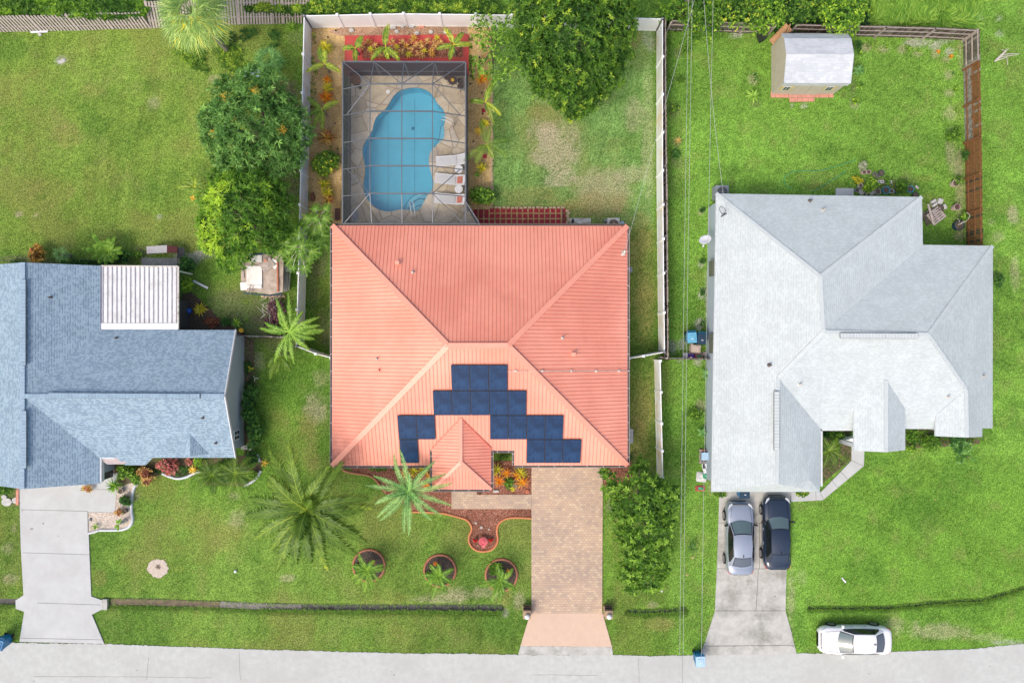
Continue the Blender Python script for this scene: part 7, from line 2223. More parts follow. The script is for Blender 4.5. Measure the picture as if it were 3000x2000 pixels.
def tallgrass(name, poly, n, L, mat='grass_tall', seed=4, bias=0.0):
    rs = random.Random(seed)
    P = pts(poly, .3); xs = [p.x for p in P]; ys = [p.y for p in P]
    mb = MB(); c = 0
    while c < n:
        x = rs.uniform(min(xs), max(xs)); y = rs.uniform(min(ys), max(ys))
        w_ = False; j = len(P) - 1
        for i in range(len(P)):
            if (P[i].y > y) != (P[j].y > y) and x < (P[j].x - P[i].x) * (y - P[i].y) / (P[j].y - P[i].y + 1e-9) + P[i].x: w_ = not w_
            j = i
        if not w_: continue
        c += 1
        fl = vnoise(np.array([x]), np.array([y]), 1.2, 77)[0]
        az = fl * 9 + rs.uniform(-.7, .7) + bias
        strap(mb, V3((x, y, rs.uniform(.1, .6))), az, L * rs.uniform(.6, 1.2), .03, rs.uniform(.4, 1.1), rs.uniform(1.0, 1.8), min(1, max(0, rs.uniform(0, .9))), 3)
    o = mb.build(name, mat, None, tint=True); tag(o, kind='stuff'); return o


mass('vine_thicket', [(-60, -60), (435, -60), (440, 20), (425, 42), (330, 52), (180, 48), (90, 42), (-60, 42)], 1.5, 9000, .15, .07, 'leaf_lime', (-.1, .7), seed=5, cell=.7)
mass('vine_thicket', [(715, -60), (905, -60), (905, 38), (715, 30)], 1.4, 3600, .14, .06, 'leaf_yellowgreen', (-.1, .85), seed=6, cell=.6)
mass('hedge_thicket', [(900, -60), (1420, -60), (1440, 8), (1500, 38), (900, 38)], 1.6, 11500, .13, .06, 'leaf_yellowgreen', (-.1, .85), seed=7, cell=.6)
tallgrass('tall_grass', [(1400, -40), (2000, -40), (2000, 56), (1460, 48)], 5200, .75, seed=8)
tallgrass('tall_grass', [(2540, -40), (2870, -40), (2860, 50), (2850, 84), (2560, 72)], 6500, .85, seed=9)
GV = 'overgrown shrubs behind the right yard fence'
def ov_tree(label, lum, seed, mat='leaf_lime', tone=(.02, .55), L=.13):
    b = G(lum[0][0], lum[0][1], 0)
    t = thing('overgrown_shrub', label, 'shrub', b, GV)
    trunk(b, [G(x, y, z) for x, y, r, z in lum], .06, t, 'bark')
    crown(lum, 26, 6, L, .07, mat, t, seed=seed, tone=tone, name='foliage', flat=.6, jit=.35, fill=.35)
ov_tree('sprawling shrub hanging over the dark fence around the power lines', [(2030, 40, 36, 2.2), (2075, 70, 34, 2.0), (2060, 20, 45, 2.4), (2020, 75, 22, 1.6), (2090, 95, 24, 1.5), (2035, 100, 18, 1.2), (1975, 20, 36, 2.0), (1950, 40, 24, 1.6)], 21)
ov_tree('overgrown shrub behind the fence between the power lines and the black pot', [(2150, 25, 50, 2.3), (2110, 15, 40, 2.3), (2200, 40, 40, 2.3), (2150, -20, 50, 2.3)], 22, 'leaf_yellowgreen', (.1, .7))
ov_tree('bright green shrub spilling over the fence left of the rusted sheet', [(2235, 50, 36, 2.2), (2260, 25, 34, 2.3), (2225, 80, 22, 1.8), (2280, 60, 20, 2.0), (2240, -10, 45, 2.3)], 23, 'leaf_lime', (.15, .8))
ov_tree('dark gapped shrub above the shed', [(2340, 30, 34, 2.2), (2310, 5, 34, 2.2), (2380, 10, 34, 2.2), (2380, 45, 18, 1.8), (2330, -20, 40, 2.2)], 24, 'leaf_yellowgreen', (.0, .6))
ov_tree('bright round headed shrub leaning over the fence right of the shed', [(2470, 45, 44, 2.4), (2440, 70, 26, 2.0), (2500, 35, 36, 2.3), (2490, 85, 20, 1.6), (2450, 10, 40, 2.3), (2520, 5, 34, 2.2), (2420, 30, 28, 2.2)], 25, 'leaf_lime', (.15, .85))
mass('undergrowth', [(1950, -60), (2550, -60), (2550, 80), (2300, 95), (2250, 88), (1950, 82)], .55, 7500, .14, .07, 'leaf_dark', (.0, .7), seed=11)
# patchy weeds in the left yard below the cabbage palm and along beds
mass('weeds', [(500, 150), (640, 140), (700, 120), (730, 200), (640, 225), (560, 200)], .2, 1500, .12, .04, 'leaf_yellowgreen', (.2, .8), seed=12, bumps=.12)
mass('weeds', [(640, 90), (780, 80), (880, 110), (880, 150), (760, 135), (640, 150)], .2, 1500, .12, .04, 'leaf_dark', (.2, .8), seed=13, bumps=.1)
mass('weeds', [(90, 762), (400, 768), (400, 776), (90, 776)], .2, 900, .12, .05, 'leaf_dark', (.1, .8), seed=14, bumps=.1)
mass('weeds', [(715, 1060), (740, 1060), (750, 1330), (718, 1335)], .2, 900, .1, .05, 'leaf_dark', (.1, .8), seed=15, bumps=.1)
mass('weeds', [(600, 1395), (735, 1390), (720, 1415), (610, 1412)], .15, 500, .1, .05, 'leaf_dark', (.2, .9), seed=16, bumps=.1)
mass('ground_cover', [(345, 1372), (700, 1360), (735, 1405), (600, 1415), (585, 1378), (530, 1396), (480, 1384), (380, 1405)], .12, 1500, .1, .05, 'leaf_dark', (.3, 1), seed=17, bumps=.1)
mass('ground_cover', [(2408, 1262), (2490, 1262), (2490, 1345), (2408, 1415)], .05, 900, .07, .03, 'leaf_bright', (.1, .5), seed=18, bumps=.04)
mass('ground_cover', [(2655, 1262), (2875, 1262), (2850, 1300), (2655, 1306)], .1, 900, .1, .05, 'leaf_bright', (.0, .5), seed=19, bumps=.08)
for i, pl in enumerate(([(905, 90), (935, 100), (925, 300), (912, 500), (905, 640), (898, 660)], [(1374, 110), (1392, 110), (1386, 300), (1374, 300)], [(930, 420), (990, 430), (992, 520), (925, 520)])):
    mass('weeds', pl, .08, 700, .1, .04, 'leaf_yellowgreen', (.1, .9), seed=21 + i, bumps=.06)
for i, (x, y) in enumerate(((1062, 1670), (1270, 1690), (1452, 1665))):
    mass('ground_cover', [(x - 24, y - 18), (x + 20, y - 14), (x + 24, y + 16), (x - 14, y + 20)], .14, 160, .13, .06, 'leaf_bright', (.0, .7), seed=31 + i, bumps=.1)
# bits of fallen leaf and weed scattered over the lawns
rs = np.random.RandomState(41); mb = MB(); n = 1500
P = np.stack([rs.uniform(-34, 34, n), rs.uniform(-20, 22, n), np.full(n, .035)], 1)
D_ = np.stack([rs.randn(n), rs.randn(n), rs.rand(n) * .4], 1); D_ /= np.linalg.norm(D_, axis=1, keepdims=True)
leaves(mb, P, D_, rs.uniform(.05, .13, n), rs.uniform(.03, .06, n), rs.rand(n))
o = mb.build('fallen_leaves', 'dry_frond', None, tint=True); tag(o, kind='stuff')
# grass hanging into the ditches
rs = random.Random(31)
mb = MB()
for path, wd, dens, side in ((DITCH[1][3:], .42, 130, -1), (DITCH[1][:4], .5, 45, -1), (DITCH[3], .30, 260, 0), (DITCH[2], .34, 230, 0), (DITCH[0], .42, 30, -1), (DITCH[1], .48, 40, 1)):
    g = [G(*q) for q in path]
    for a, b in zip(g[:-1], g[1:]):
        d = (b - a); n = int(d.length * dens); d.normalize(); nn = V3((-d.y, d.x, 0))
        for i in range(n):
            sd_ = side or rs.choice((-1, 1))
            o_ = wd * rs.uniform(.25, .8) * sd_
            p = a + d * rs.uniform(0, (b - a).length) + nn * o_ + V3((0, 0, -.16))
            strap(mb, p, rs.uniform(0, 6.28), rs.uniform(.12, .26), .022, rs.uniform(.4, 1.2), 1.0, rs.uniform(0, .8), 3)
o = mb.build('ditch_grass', 'leaf_bright', None, tint=True); tag(o, kind='stuff')
# ------------------------------------------------------------------ small things
def lounger(label, px, py, rz, prt):
    t = thing('sun_lounger', label, 'lounger', G(px, py, .06), 'white pool loungers', rz)
    mb = MB()
    for i in range(22):
        x = -.95 + i * .062
        mb.bar((x, -.29, .33), (x, .29, .33), .045, .02)
    for sy in (-.31, .31): mb.bar((-.98, sy, .33), (.40, sy, .33), .05, .05)
    part('seat', mb, 'white_plastic', t, local=True)
    mb = MB()
    for i in range(10):
        x = .44 + i * .055; z = .36 + i * .030
        mb.bar((x, -.30, z), (x, .30, z), .045, .02)
    for sy in (-.32, .32): mb.bar((.40, sy, .34), (1.0, sy, .66), .05, .05)
    mb.bar((1.0, -.33, .66), (1.0, .33, .66), .09, .05)
    part('backrest', mb, 'white_plastic', t, local=True)
    for sx in (-.8, .3):
        for sy in (-.28, .28):
            mb = MB(); mb.bar((sx, sy, 0), (sx, sy, .32), .06, .06); part('leg', mb, 'white_plastic', t, local=True)
    if prt:
        mb = MB(); mb.bar((.52, 0, .425), (.88, 0, .62), .46, .03); part('towel', mb, 'lawn_chair_print', t, local=True, label='folded patterned towel on the backrest')
    for sy in (-.36, .36):
        mb = MB(); mb.lathe([(.07, -.02), (.07, .02)], (0, 0, 0), 10); mb.v = [(.85 + p[0], sy + p[2], .1 + p[1]) for p in mb.v]; part('wheel', mb, 'white_plastic', t, local=True)
    return t
lounger('white sun lounger nearest the large feather palm, without a print', 1322, 474, R(4), False)
lounger('white sun lounger in the middle with a red print on its headrest', 1318, 529, R(-6), True)
lounger('white sun lounger nearest the house with a red print on its headrest', 1317, 586, R(-5), True)
GT = 'round white side tables'
for (x, y, lb) in ((1345, 500, 'round white side table between the upper and middle loungers'), (1345, 558, 'round white side table between the middle and lower loungers')):
    c = G(x, y, .06); t = thing('side_table', lb, 'side table', c, GT)
    mb = MB(); mb.lathe([(.02, .40), (.25, .40), (.27, .42), (.27, .45), (.24, .455), (.235, .445), (.02, .445)], c, 24); part('table_top', mb, 'white_plastic', t)
    mb = MB()
    for a in range(4): mb.bar(c + V3((math.cos(a * 1.57) * .08, math.sin(a * 1.57) * .08, .4)), c + V3((math.cos(a * 1.57) * .2, math.sin(a * 1.57) * .2, 0)), .035, .035)
    part('leg', mb, 'white_plastic', t)
# bistro set
def scroll_disc(mb, c, r, n=10):
    mb.lathe([(r * .96, 0), (r, .012), (r * .96, .024), (r * .86, .012)], c, 28)
    mb.lathe([(r * .25, 0), (r * .30, .012), (r * .25, .024)], c, 16)
    for i in range(n):
        a = i * 2 * math.pi / n; q = c + V3((math.cos(a) * r * .58, math.sin(a) * r * .58, .006))
        mb.lathe([(r * .13, 0), (r * .19, .006), (r * .13, .012)], q, 8)
        mb.bar(c + V3((math.cos(a + .3) * r * .28, math.sin(a + .3) * r * .28, .01)), c + V3((math.cos(a + .3) * r * .9, math.sin(a + .3) * r * .9, .01)), .014, .014)
c = G(1328, 246, .06); t = thing('bistro_table', 'round brown iron table with a gold dish in the pool deck corner', 'table', c)
mb = MB(); scroll_disc(mb, c + V3((0, 0, .66)), .31); part('table_top', mb, 'iron_brown', t)
mb = MB(); mb.tube([c + V3((0, 0, .1)), c + V3((0, 0, .66))], .03, 8)
for a in range(3): mb.bar(c + V3((0, 0, .15)), c + V3((math.cos(a * 2.09) * .25, math.sin(a * 2.09) * .25, 0)), .03, .03)
part('pedestal', mb, 'iron_brown', t)
mb = MB(); mb.lathe([(.04, 0), (.10, .03), (.11, .05), (.05, .04)], c + V3((0, 0, .69)), 14); solo('dish', mb, 'gold_leaf', 'small gold dish on the round iron table', 'dish')
for (x, y, rz_, lb) in ((1311, 233, R(130), 'brown iron chair on the upper left side of the round table'), (1350, 260, R(-50), 'brown iron chair on the lower right side of the round table')):
    c = G(x, y, .06); t = thing('iron_chair', lb, 'chair', c, 'iron chairs at the bistro table', rz_)
    mb = MB(); scroll_disc(mb, V3((0, 0, .43)), .20, 8); part('seat', mb, 'iron_brown', t, local=True)
    mb = MB()
    mb.tube([V3((.10 + .12 * math.cos(a), .22 * math.sin(a), .45 + .42 * math.cos(a / 1.6))) for a in [-1.5, -1.2, -.8, -.4, 0, .4, .8, 1.2, 1.5]], .016, 6)
    for a in (-.1, 0, .1): mb.bar((.20, a, .45), (.22, a, .85), .014, .014)
    part('backrest', mb, 'iron_brown', t, local=True)
    for a in (.8, 2.4, 3.9, 5.5):
        mb = MB(); mb.bar((math.cos(a) * .17, math.sin(a) * .17, .42), (math.cos(a) * .24, math.sin(a) * .24, 0), .022, .022); part('leg', mb, 'iron_brown', t, local=True)


def pot(label, px, py, r, h, mat, z=0, soil='soil_dark', group=None, taper=.75, name='plant_pot', z_top=True):
    c = G(px, py, z + h * .5); c.z = z
    t = thing(name, label, 'pot', c, group)
    mb = MB(); mb.lathe([(r * taper, 0), (r * .97, h * .9), (r, h * .9), (r, h), (r * .88, h), (r * .84, h * .85)], c, 20); part('body', mb, mat, t)
    mb = MB(); mb.lathe([(r * .87, h * .80), (r * .86, h * .86)], c, 16); part('soil', mb, soil, t)
    return t


pot('black pot right of the iron table on the pool deck', 1348, 239, .17, .35, 'black_plastic', .06)
c = G(1043, 238, .06)
mb = MB(); mb.lathe([(.30, 0), (.30, .3), (.34, .33), (.30, .36), (.22, .35), (.22, .30), (.12, .34), (.02, .30)], c, 24); solo('fire_bowl', mb, 'log_rust', 'round brown fountain bowl on the upper left of the pool deck', 'bowl', smooth=False)
pot('small brown pot beside the round brown fountain bowl', 1054, 256, .13, .25, 'iron_brown', .06)
mb = MB(); mb.lathe([(.06, 0), (.13, .0), (.13, .03), (.05, .04)], G(1137, 269, .065), 20); solo('skimmer_lid', mb, 'white_plastic', 'round white skimmer lid on the pool deck', 'lid')
mb = MB(); mb.lathe([(.10, .5), (.13, .55), (.12, .62), (.06, .66)], G(1225, 192, .1), 16); mb.tube([G(1225, 192, .1), G(1225, 192, .1) + V3((0, 0, .5))], .02, 6)
solo('garden_lamp', mb, 'grey_plastic', 'small grey lamp behind the back screen wall of the cage', 'lamp')
# welcome mat reading HELLO, letters as strokes
t = thing('door_mat', 'grey mat with the word HELLO in the lower left corner of the pool deck', 'mat', G(1030, 635, .065))
cm = G(1040, 631, .066)
mb = MB(); mb.box(cm + V3((0, 0, .008)), (.40, .78, .016)); part('mat', mb, 'mat_light', t)
mb = MB()
for sx in (-.185, -.155, .155, .185): mb.box(cm + V3((sx, 0, .018)), (.012, .74, .004))
GL = {'H': [((0, 0), (0, 1)), ((.6, 0), (.6, 1)), ((0, .5), (.6, .5))], 'E': [((0, 0), (0, 1)), ((0, 0), (.6, 0)), ((0, .5), (.5, .5)), ((0, 1), (.6, 1))], 'L': [((0, 0), (0, 1)), ((0, 0), (.6, 0))], 'O': [((0, 0), (0, 1)), ((.6, 0), (.6, 1)), ((0, 0), (.6, 0)), ((0, 1), (.6, 1))]}
yy = -.34
for ch in 'HELLO':
    for (a, b) in GL[ch]:
        # text runs upward in the picture: letter x -> +Y, letter y -> -X
        p = cm + V3((.09 - a[1] * .18, yy + a[0] * .18, .019)); q = cm + V3((.09 - b[1] * .18, yy + b[0] * .18, .019))
        mb.bar(p, q, .032, .005)
    yy += .145
part('lettering', mb, 'mat_dark', t)
mb = MB(); mb.box(G(989, 628, .02), (.36, .78, .03)); solo('door_mat', mb, 'mat_brown', 'dark brown mat on the gravel outside the cage wall', 'mat')

# rocks by the back fence
GS = 'white stones along the back fence of the middle yard'
for (x, y, r, lb) in ((1030, 90, 7, 'large white stone furthest left behind the red planter'), (1163, 94, 6, 'white stone above the tall yellow palm'), (1195, 98, 5, 'small tan stone right of the white stone above the palm'), (1222, 99, 7, 'blue white stone in the middle of the back row'), (1263, 95, 6, 'round blue grey stone of the back row'), (1305, 96, 6, 'long pale stone furthest right behind the red planter')):
    mb = MB(); k = r / 44; mb.lathe([(k * .6, -.02), (k, .03), (k * .95, .09), (k * .5, .14), (.01, .15)], (0, 0, 0), 9, sx=1.15, sy=.9)
    c = G(x, y, .02); mb.v = [(c.x + p[0] * (1 + .15 * math.sin(5 * p[1] / k)), c.y + p[1], c.z + p[2]) for p in mb.v]
    solo('stone', mb, 'stone_pale' if x != 1195 else 'stone_tan', lb, 'stone', GS)
for (x, y, w_, m_, lb) in ((1151, 82, .4, 'block_grey', 'grey white block leftmost against the back white fence'), (1180, 79, .22, 'block_grey', 'small pale block second along the back white fence'), (1206, 79, .38, 'block_grey', 'long pale block in the middle against the back white fence'), (1236, 80, .34, 'paver_red', 'reddish brick rightmost against the back white fence')):
    mb = MB(); mb.box(G(x, y, .06), (w_, .16, .14), .05); mb.box(G(x, y, .15), (w_ * .8, .1, .04), .05); solo('brick', mb, m_, lb, 'brick', 'loose bricks along the back fence')
mb = MB(); mb.tube([G(914, 566, .12), G(916, 578, .14), G(917, 588, .12)], [.13, .16, .14], 10); solo('log', mb, 'log_rust', 'rusty brown log section in the left gravel bed', 'log')
mb = MB(); mb.tube([G(957, 385, .3), G(958, 372, .5), G(968, 368, .6), G(982, 363, .5)], [.03, .03, .025, .02], 6); mb.tube([G(958, 372, .5), G(962, 330, .9)], [.03, .04], 6)
solo('bent_branch', mb, 'stone_tan', 'bent pale branch in the left gravel bed beside the cage', 'branch')
GB = 'small black spotlights in the gravel beds'
for (x, y, lb) in ((985, 93, 'small dark spotlight near the back white fence, left'), (962, 112, 'small dark spotlight above the golden croton'), (968, 230, 'dark spotlight below the top left feather palm'), (983, 364, 'dark spotlight at the tip of the bent branch'), (1405, 172, 'dark spotlight beside the pale tree'), (1379, 225, 'dark spotlight outside the upper right cage corner'), (1378, 249, 'dark spotlight right of the cage level with the iron table'), (1412, 275, 'dark spotlight above the dark feather palm'), (1413, 336, 'dark spotlight below the dark feather palm'), (1387, 417, 'grey spotlight beside the large feather palm')):
    mb = MB(); c = G(x, y, 0); mb.tube([c, c + V3((0, 0, .12))], .015, 6); mb.lathe([(.03, .10), (.055, .13), (.06, .2), (.04, .21)], c, 10)
    solo('spotlight', mb, 'black_plastic', lb, 'garden light', GB)
for (x, y, lb) in ((1417, 324, 'lone dark red tile below the dark feather palm'), (1420, 458, 'lone dark red tile below the large feather palm')):
    mb = MB(); mb.box(G(x, y, .03), (.26, .26, .04), .1); solo('red_tile', mb, 'red_tile', lb, 'tile')
# red stepping tiles in gravel
slab('tile_gravel', [(1368, 598), (1392, 605), (1440, 612), (1560, 611), (1649, 612), (1650, 662), (1410, 662)], -0.05, .014, 'gravel_tan')
GTi = 'red stepping tiles behind the house'
rowsT = [(599, [(1378, 1)]), (610, None), (625, None), (640, None), (655, None)]
for ri, y in enumerate((617, 633, 649)):
    for k in range(17):
        x = 1393 + k * 16.2
        if ri == 2 and x < 1408: continue
        yy = y + (3 if k < 3 else 0) * (1 if ri == 0 else 0)
        mb = MB(); mb.box(G(x, yy, .025), (.29, .29, .05), rnd.uniform(-.03, .03), top=.97)
        place = ('top', 'middle', 'bottom')[ri]
        solo('stepping_tile', mb, 'red_tile', 'dark red stepping tile, ' + ORD[k] + ' from the left in the ' + place + ' row behind the house', 'tile', GTi)
mb = MB()
x = 1440
mbs = []
GSt = 'tan edging stones above the red tiles'
while x < 1650:
    m2 = MB(); m2.box(G(x + rnd.uniform(-1, 1), 608.5 + rnd.uniform(-1, 1), .07), (.23, .15, .13), rnd.uniform(-.2, .2), top=.8)
    solo('edging_stone', m2, 'stone_tan', 'tan stone, ' + ORD[round((x - 1440) / 12.3)] + ' from the left, edging the red stepping tiles', 'stone', GSt)
    x += 12.3
mb = MB(); mb.bar(G(1648, 610, .08), G(1650, 660, .08), .05, .12); solo('tile_border', mb, 'gutter_dark', 'thin dark border at the right end of the red tiles', 'border')
# pool equipment, air conditioner behind the main house
t = thing('pool_pump', 'pool pump and pipes on a white pad behind the red roof', 'pump', G(1700, 655))
mb = MB(); mb.box(G(1700, 655, .06), (1.4, .7, .12)); part('pad', mb, 'dirty_white', t)
mb = MB(); a = G(1676, 652, .35); mb.tube([a, a + V3((1.0, 0, 0))], .06, 8); mb.tube([a + V3((0, 0, -.2)), a + V3((0, 0, .15))], .10, 10); mb.tube([a + V3((.15, 0.1, -.2)), a + V3((.15, .1, .22))], .05, 8); mb.tube([a + V3((.5, -.1, -.2)), a + V3((.5, -.1, .1))], .12, 10)
part('pipework', mb, 'dirty_white', t)
mb = MB(); mb.lathe([(.09, 0), (.09, .12)], a + V3((0, 0, .08)), 12); mb.lathe([(.1, 0), (.1, .1)], a + V3((.06, .12, .1)), 12); part('motor', mb, 'black_plastic', t)
mb = MB()
for i in range(5): mb.box(G(1662 + 3 * (i % 2), 618 + i * 8, .05), (.22, .16, .1), i)
solo('rubble', mb, 'stone_tan', 'short column of broken stones left of the pool pump', 'rubble')


def acunit(label, px, py, h, mat, fanc, w_=.78):
    c = G(px, py, h); c.z = 0
    t = thing('air_conditioner', label, 'air conditioner', c, None)
    mb = MB(); mb.box(c + V3((0, 0, h / 2)), (w_, w_, h))
    for i in range(9): mb.box(c + V3((0, 0, .1 + i * (h - .15) / 9)), (w_ + .02, w_ + .02, .03))
    part('casing', mb, mat, t)
    mb = MB(); mb.lathe([(w_ * .40, h + .001), (w_ * .40, h + .006)], c, 24); part('fan_well', mb, 'black_plastic', t)
    mb = MB()
    for r in (.1, .2, .3): mb.tube([c + V3((r * math.cos(a), r * math.sin(a), h + .03)) for a in [i * math.pi / 10 for i in range(21)]], .008, 4)
    for i in range(10):
        a = i * math.pi / 5; mb.bar(c + V3((.03, 0, h + .025)), c + V3((w_ * .4 * math.cos(a), w_ * .4 * math.sin(a), h + .025)), .02, .012)
    mb.lathe([(.06, h + .02), (.05, h + .04)], c, 10)
    part('grille', mb, fanc, t)
    return t
acunit('white square air conditioner half under the top edge of the red roof', 1798, 656, .85, 'dirty_white', 'stone_tan')
acunit('grey air conditioner at the top left corner of the white shingle roof', 2116, 562, .9, 'grey_plastic', 'grey_plastic', .85)
mb = MB(); a = G(1772, 650, .1); mb.tube([a, a + V3((.05, .05, .4))], .08, 8); mb.tube([a + V3((.1, -.05, .1)), a + V3((.1, -.05, .6))], .05, 8); mb.box(a + V3((-.05, 0, .5)), (.2, .12, .25)); solo('electrical_box', mb, 'grey_plastic', 'dark electrical boxes left of the white air conditioner', 'electrical box')
mb = MB(); c = G(1822, 655, .3); mb.lathe([(.14, -.3), (.16, .1), (.15, .12)], c, 14); solo('bucket', mb, 'blue_tarp', 'blue bucket tucked right of the white air conditioner', 'bucket')

# entry lamps
for (x, y, gx, gy, lb) in ((1543, 1794, 1543, 1797, 'brick pillar with a white globe on the left of the paver driveway'), (1779, 1794, 1782, 1797, 'brick pillar with a white globe on the right of the paver driveway')):
    c = G(x, 1786, 0); t = thing('gate_pillar', lb, 'pillar', c, 'globe topped driveway pillars')
    mb = MB(); mb.box(c + V3((0, 0, .38)), (.46, .62, .76)); mb.box(c + V3((0, 0, .12)), (.52, .70, .24)); part('base', mb, 'brick_beige', t)
    mb = MB(); mb.box(c + V3((0, .24, .66)), (.48, .16, .30)); mb.box(c + V3((0, .36, .50)), (.44, .14, .24)); part('step', mb, 'wood_dark_brown', t)
    mb = MB(); mb.box(c + V3((0, -.04, .79)), (.52, .52, .06)); part('cap', mb, 'brick_beige', t)
    mb = MB(); q = c + V3((0, -.10, .98)); mb.lathe([(.06, -.18), (.06, -.15)] + [(.165 * math.sin(a), -.165 * math.cos(a)) for a in [i * math.pi / 12 for i in range(1, 13)]], q, 20); part('globe', mb, 'globe_white', t, smooth=True)


# bins
def bin_(label, px, py, rz, lid, body='bin_blue', h=1.08, w_=.58, d=.68, tall=True):
    c = G(px, py, h); c.z = 0
    t = thing('wheeled_bin', label, 'bin', c, None, rz)
    mb = MB()
    P = []
    for z, k in ((0, .78), (h * .93, 1.0)):
        P += [(-w_ / 2 * k, -d / 2 * k, z), (w_ / 2 * k, -d / 2 * k, z), (w_ / 2 * k, d / 2 * k, z), (-w_ / 2 * k, d / 2 * k, z)]
    mb.mesh(P, [(3, 2, 1, 0), (4, 5, 6, 7), (0, 1, 5, 4), (1, 2, 6, 5), (2, 3, 7, 6), (3, 0, 4, 7)])
    mb.box((0, 0, h * .90), (w_ + .05, d + .04, .06))
    part('body', mb, body, t, local=True)
    mb = MB(); mb.box((0, -.02, h * .96), (w_ + .04, d + .02, .07), top=.93); mb.box((0, -.04, h * 1.005), (w_ * .72, d * .68, .04), top=.85)
    part('lid', mb, lid, t, local=True)
    mb = MB(); mb.tube([(-w_ * .42, d / 2, h * .9), (-w_ * .42, d / 2 + .09, h * .93), (w_ * .42, d / 2 + .09, h * .93), (w_ * .42, d / 2, h * .9)], .02, 6); part('handle', mb, body, t, local=True)
    for s_ in (-1, 1):
        mb = MB(); mb.lathe([(.12, -.03), (.12, .03)], (0, 0, 0), 14); mb.v = [(s_ * w_ * .42 + p[2], d * .40 + p[0], .12 + p[1]) for p in mb.v]; part('wheel', mb, 'rubber', t, local=True)
    mb = MB(); mb.box((0, -.1, h * 1.03), (.14, .04, .006)); part('label', mb, 'white_plastic', t, local=True)
    return t
bin_('blue wheeled bin with a pale blue lid standing on the road edge', 2053, 1937, R(2), 'bin_lid_pale')
bin_('wheeled bin with a sky blue lid beside the white house wall', 2028, 988, R(3), 'bin_lid_blue', h=1.05)
bin_('wheeled bin with a dark navy lid right of the sky blue one', 2058, 992, R(-8), 'bin_navy')
bin_('wheeled bin with a dark navy lid under the garage eave above the silver car', 2183, 1444, R(0), 'bin_navy', w_=.62)
bin_('blue wheeled bin cut by the left photo edge at the road', -6, 1888, R(-15), 'bin_blue')


def sack(label, px, py, w_, d, h, rz, m1, m2, z=0, name='soil_bag'):
    c = G(px, py, z + h / 2); c.z = z
    t = thing(name, label, 'bag', c, None, rz)
    mb = MB()
    N_ = 8; V = []
    for j in range(N_ + 1):
        for i in range(N_ + 1):
            u, v = i / N_ * 2 - 1, j / N_ * 2 - 1
            zz = h * (1 - u ** 4) * (1 - v ** 4) + .03 * math.sin(5 * u + 3 * v)
            V.append((u * w_ / 2 * (1 - .06 * v * v), v * d / 2 * (1 - .06 * u * u), max(.015, zz)))
    F = [(j * 9 + i, j * 9 + i + 1, (j + 1) * 9 + i + 1, (j + 1) * 9 + i) for j in range(N_) for i in range(N_)]
    mb.mesh(V, F)
    for k, f in enumerate(F):
        i, j = k % 8, k // 8
        if 2 <= i <= 5 and 2 <= j <= 5: mb.m[k] = 1
    part('sack', mb, [m1, m2], t, local=True, smooth=True)
    return t
sack('purple soil bag beside the red one at the low dark fence', 2026, 1042, .5, .36, .14, .2, 'bag_purple', 'bag_purple')
sack('red and green soil bag right of the purple one', 2048, 1043, .55, .36, .14, .1, 'bag_red', 'bag_green')
sack('large white bag with a pink corner beside the white house wall', 2056, 1397, .72, .68, .16, -.1, 'bag_white', 'bag_white')
sack('green fronted bag lying on the large white bag', 2068, 1394, .42, .38, .12, -.05, 'bag_green', 'bag_green', z=.14)
sack('red and green bag lying below the large white bag', 2052, 1430, .66, .38, .14, .05, 'bag_red', 'bag_green')
mb = MB()
for i in range(4): mb.bar(G(2040 + i * 8, 1034, .1), G(2041 + i * 8, 1052, .1), .06, .03)
mb.bar(G(2016, 1034, .07), G(2075, 1034, .07), .08, .05); mb.bar(G(2016, 1051, .07), G(2075, 1051, .07), .08, .05)
solo('wooden_pallet', mb, 'wood_grey', 'small wooden pallet under the purple and red soil bags', 'pallet')
mb = MB(); mb.box(G(2036, 1021, .3), (.62, .5, .55), -.1); mb.box(G(2036, 1021, .60), (.5, .38, .06), -.1); mb.box(G(2024, 1018, .35), (.12, .5, .5), -.1); solo('generator', mb, 'debris_brown', 'dirty tan box below the bins at the white house wall', 'box')
mb = MB(); mb.bar(G(2076, 1035, .15), G(2098, 1050, .15), .16, .05); mb.bar(G(2060, 1036, .1), G(2096, 1037, .1), .25, .04); solo('plank', mb, 'wood_bleached', 'weathered plank right of the pallet by the white house', 'plank')
t = thing('storage_box', 'pale blue lidded box on a grey pallet beside the white house wall', 'box', G(2066, 1336))
mb = MB(); mb.box(G(2066, 1336, .32), (.52, .5, .5)); part('body', mb, 'grey_plastic', t)
mb = MB(); mb.box(G(2067, 1336, .6), (.54, .52, .06), top=.94); part('lid', mb, 'bin_lid_pale', t)
mb = MB()
for i in range(4): mb.box(G(2052 + i * 9, 1336, .04), (.12, .9, .06))
for y in (1318, 1336, 1354): mb.box(G(2065, y, .09), (.8, .1, .04))
solo('wooden_pallet', mb, 'wood_grey', 'grey pallet with red bricks under the pale blue box', 'pallet')
mb = MB()
for (x, y) in ((2058, 1319), (2068, 1318), (2078, 1332), (2079, 1345)): mb.box(G(x, y, .15), (.2, .12, .08), x)
solo('bricks', mb, 'paver_red', 'few red bricks round the pale blue box', 'brick')
mb = MB(); mb.box(G(2064, 1364, .12), (.28, .34, .2)); mb.bar(G(2060, 1358, .2), G(2066, 1386, .2), .2, .04); mb.bar(G(2078, 1354, .25), G(2074, 1380, .25), .05, .05); mb.box(G(2073, 1362, .15), (.16, .2, .22), m=1)
solo('scrap_pile', mb, ['white_plastic', 'black_plastic'], 'small pile of white and black scrap above the large white bag', 'scrap')
mb = MB(); mb.box(G(2008, 1040, .15), (.3, .3, .05)); solo('white_litter', mb, 'bag_white', 'crumpled white sheet left of the purple bag', 'litter')

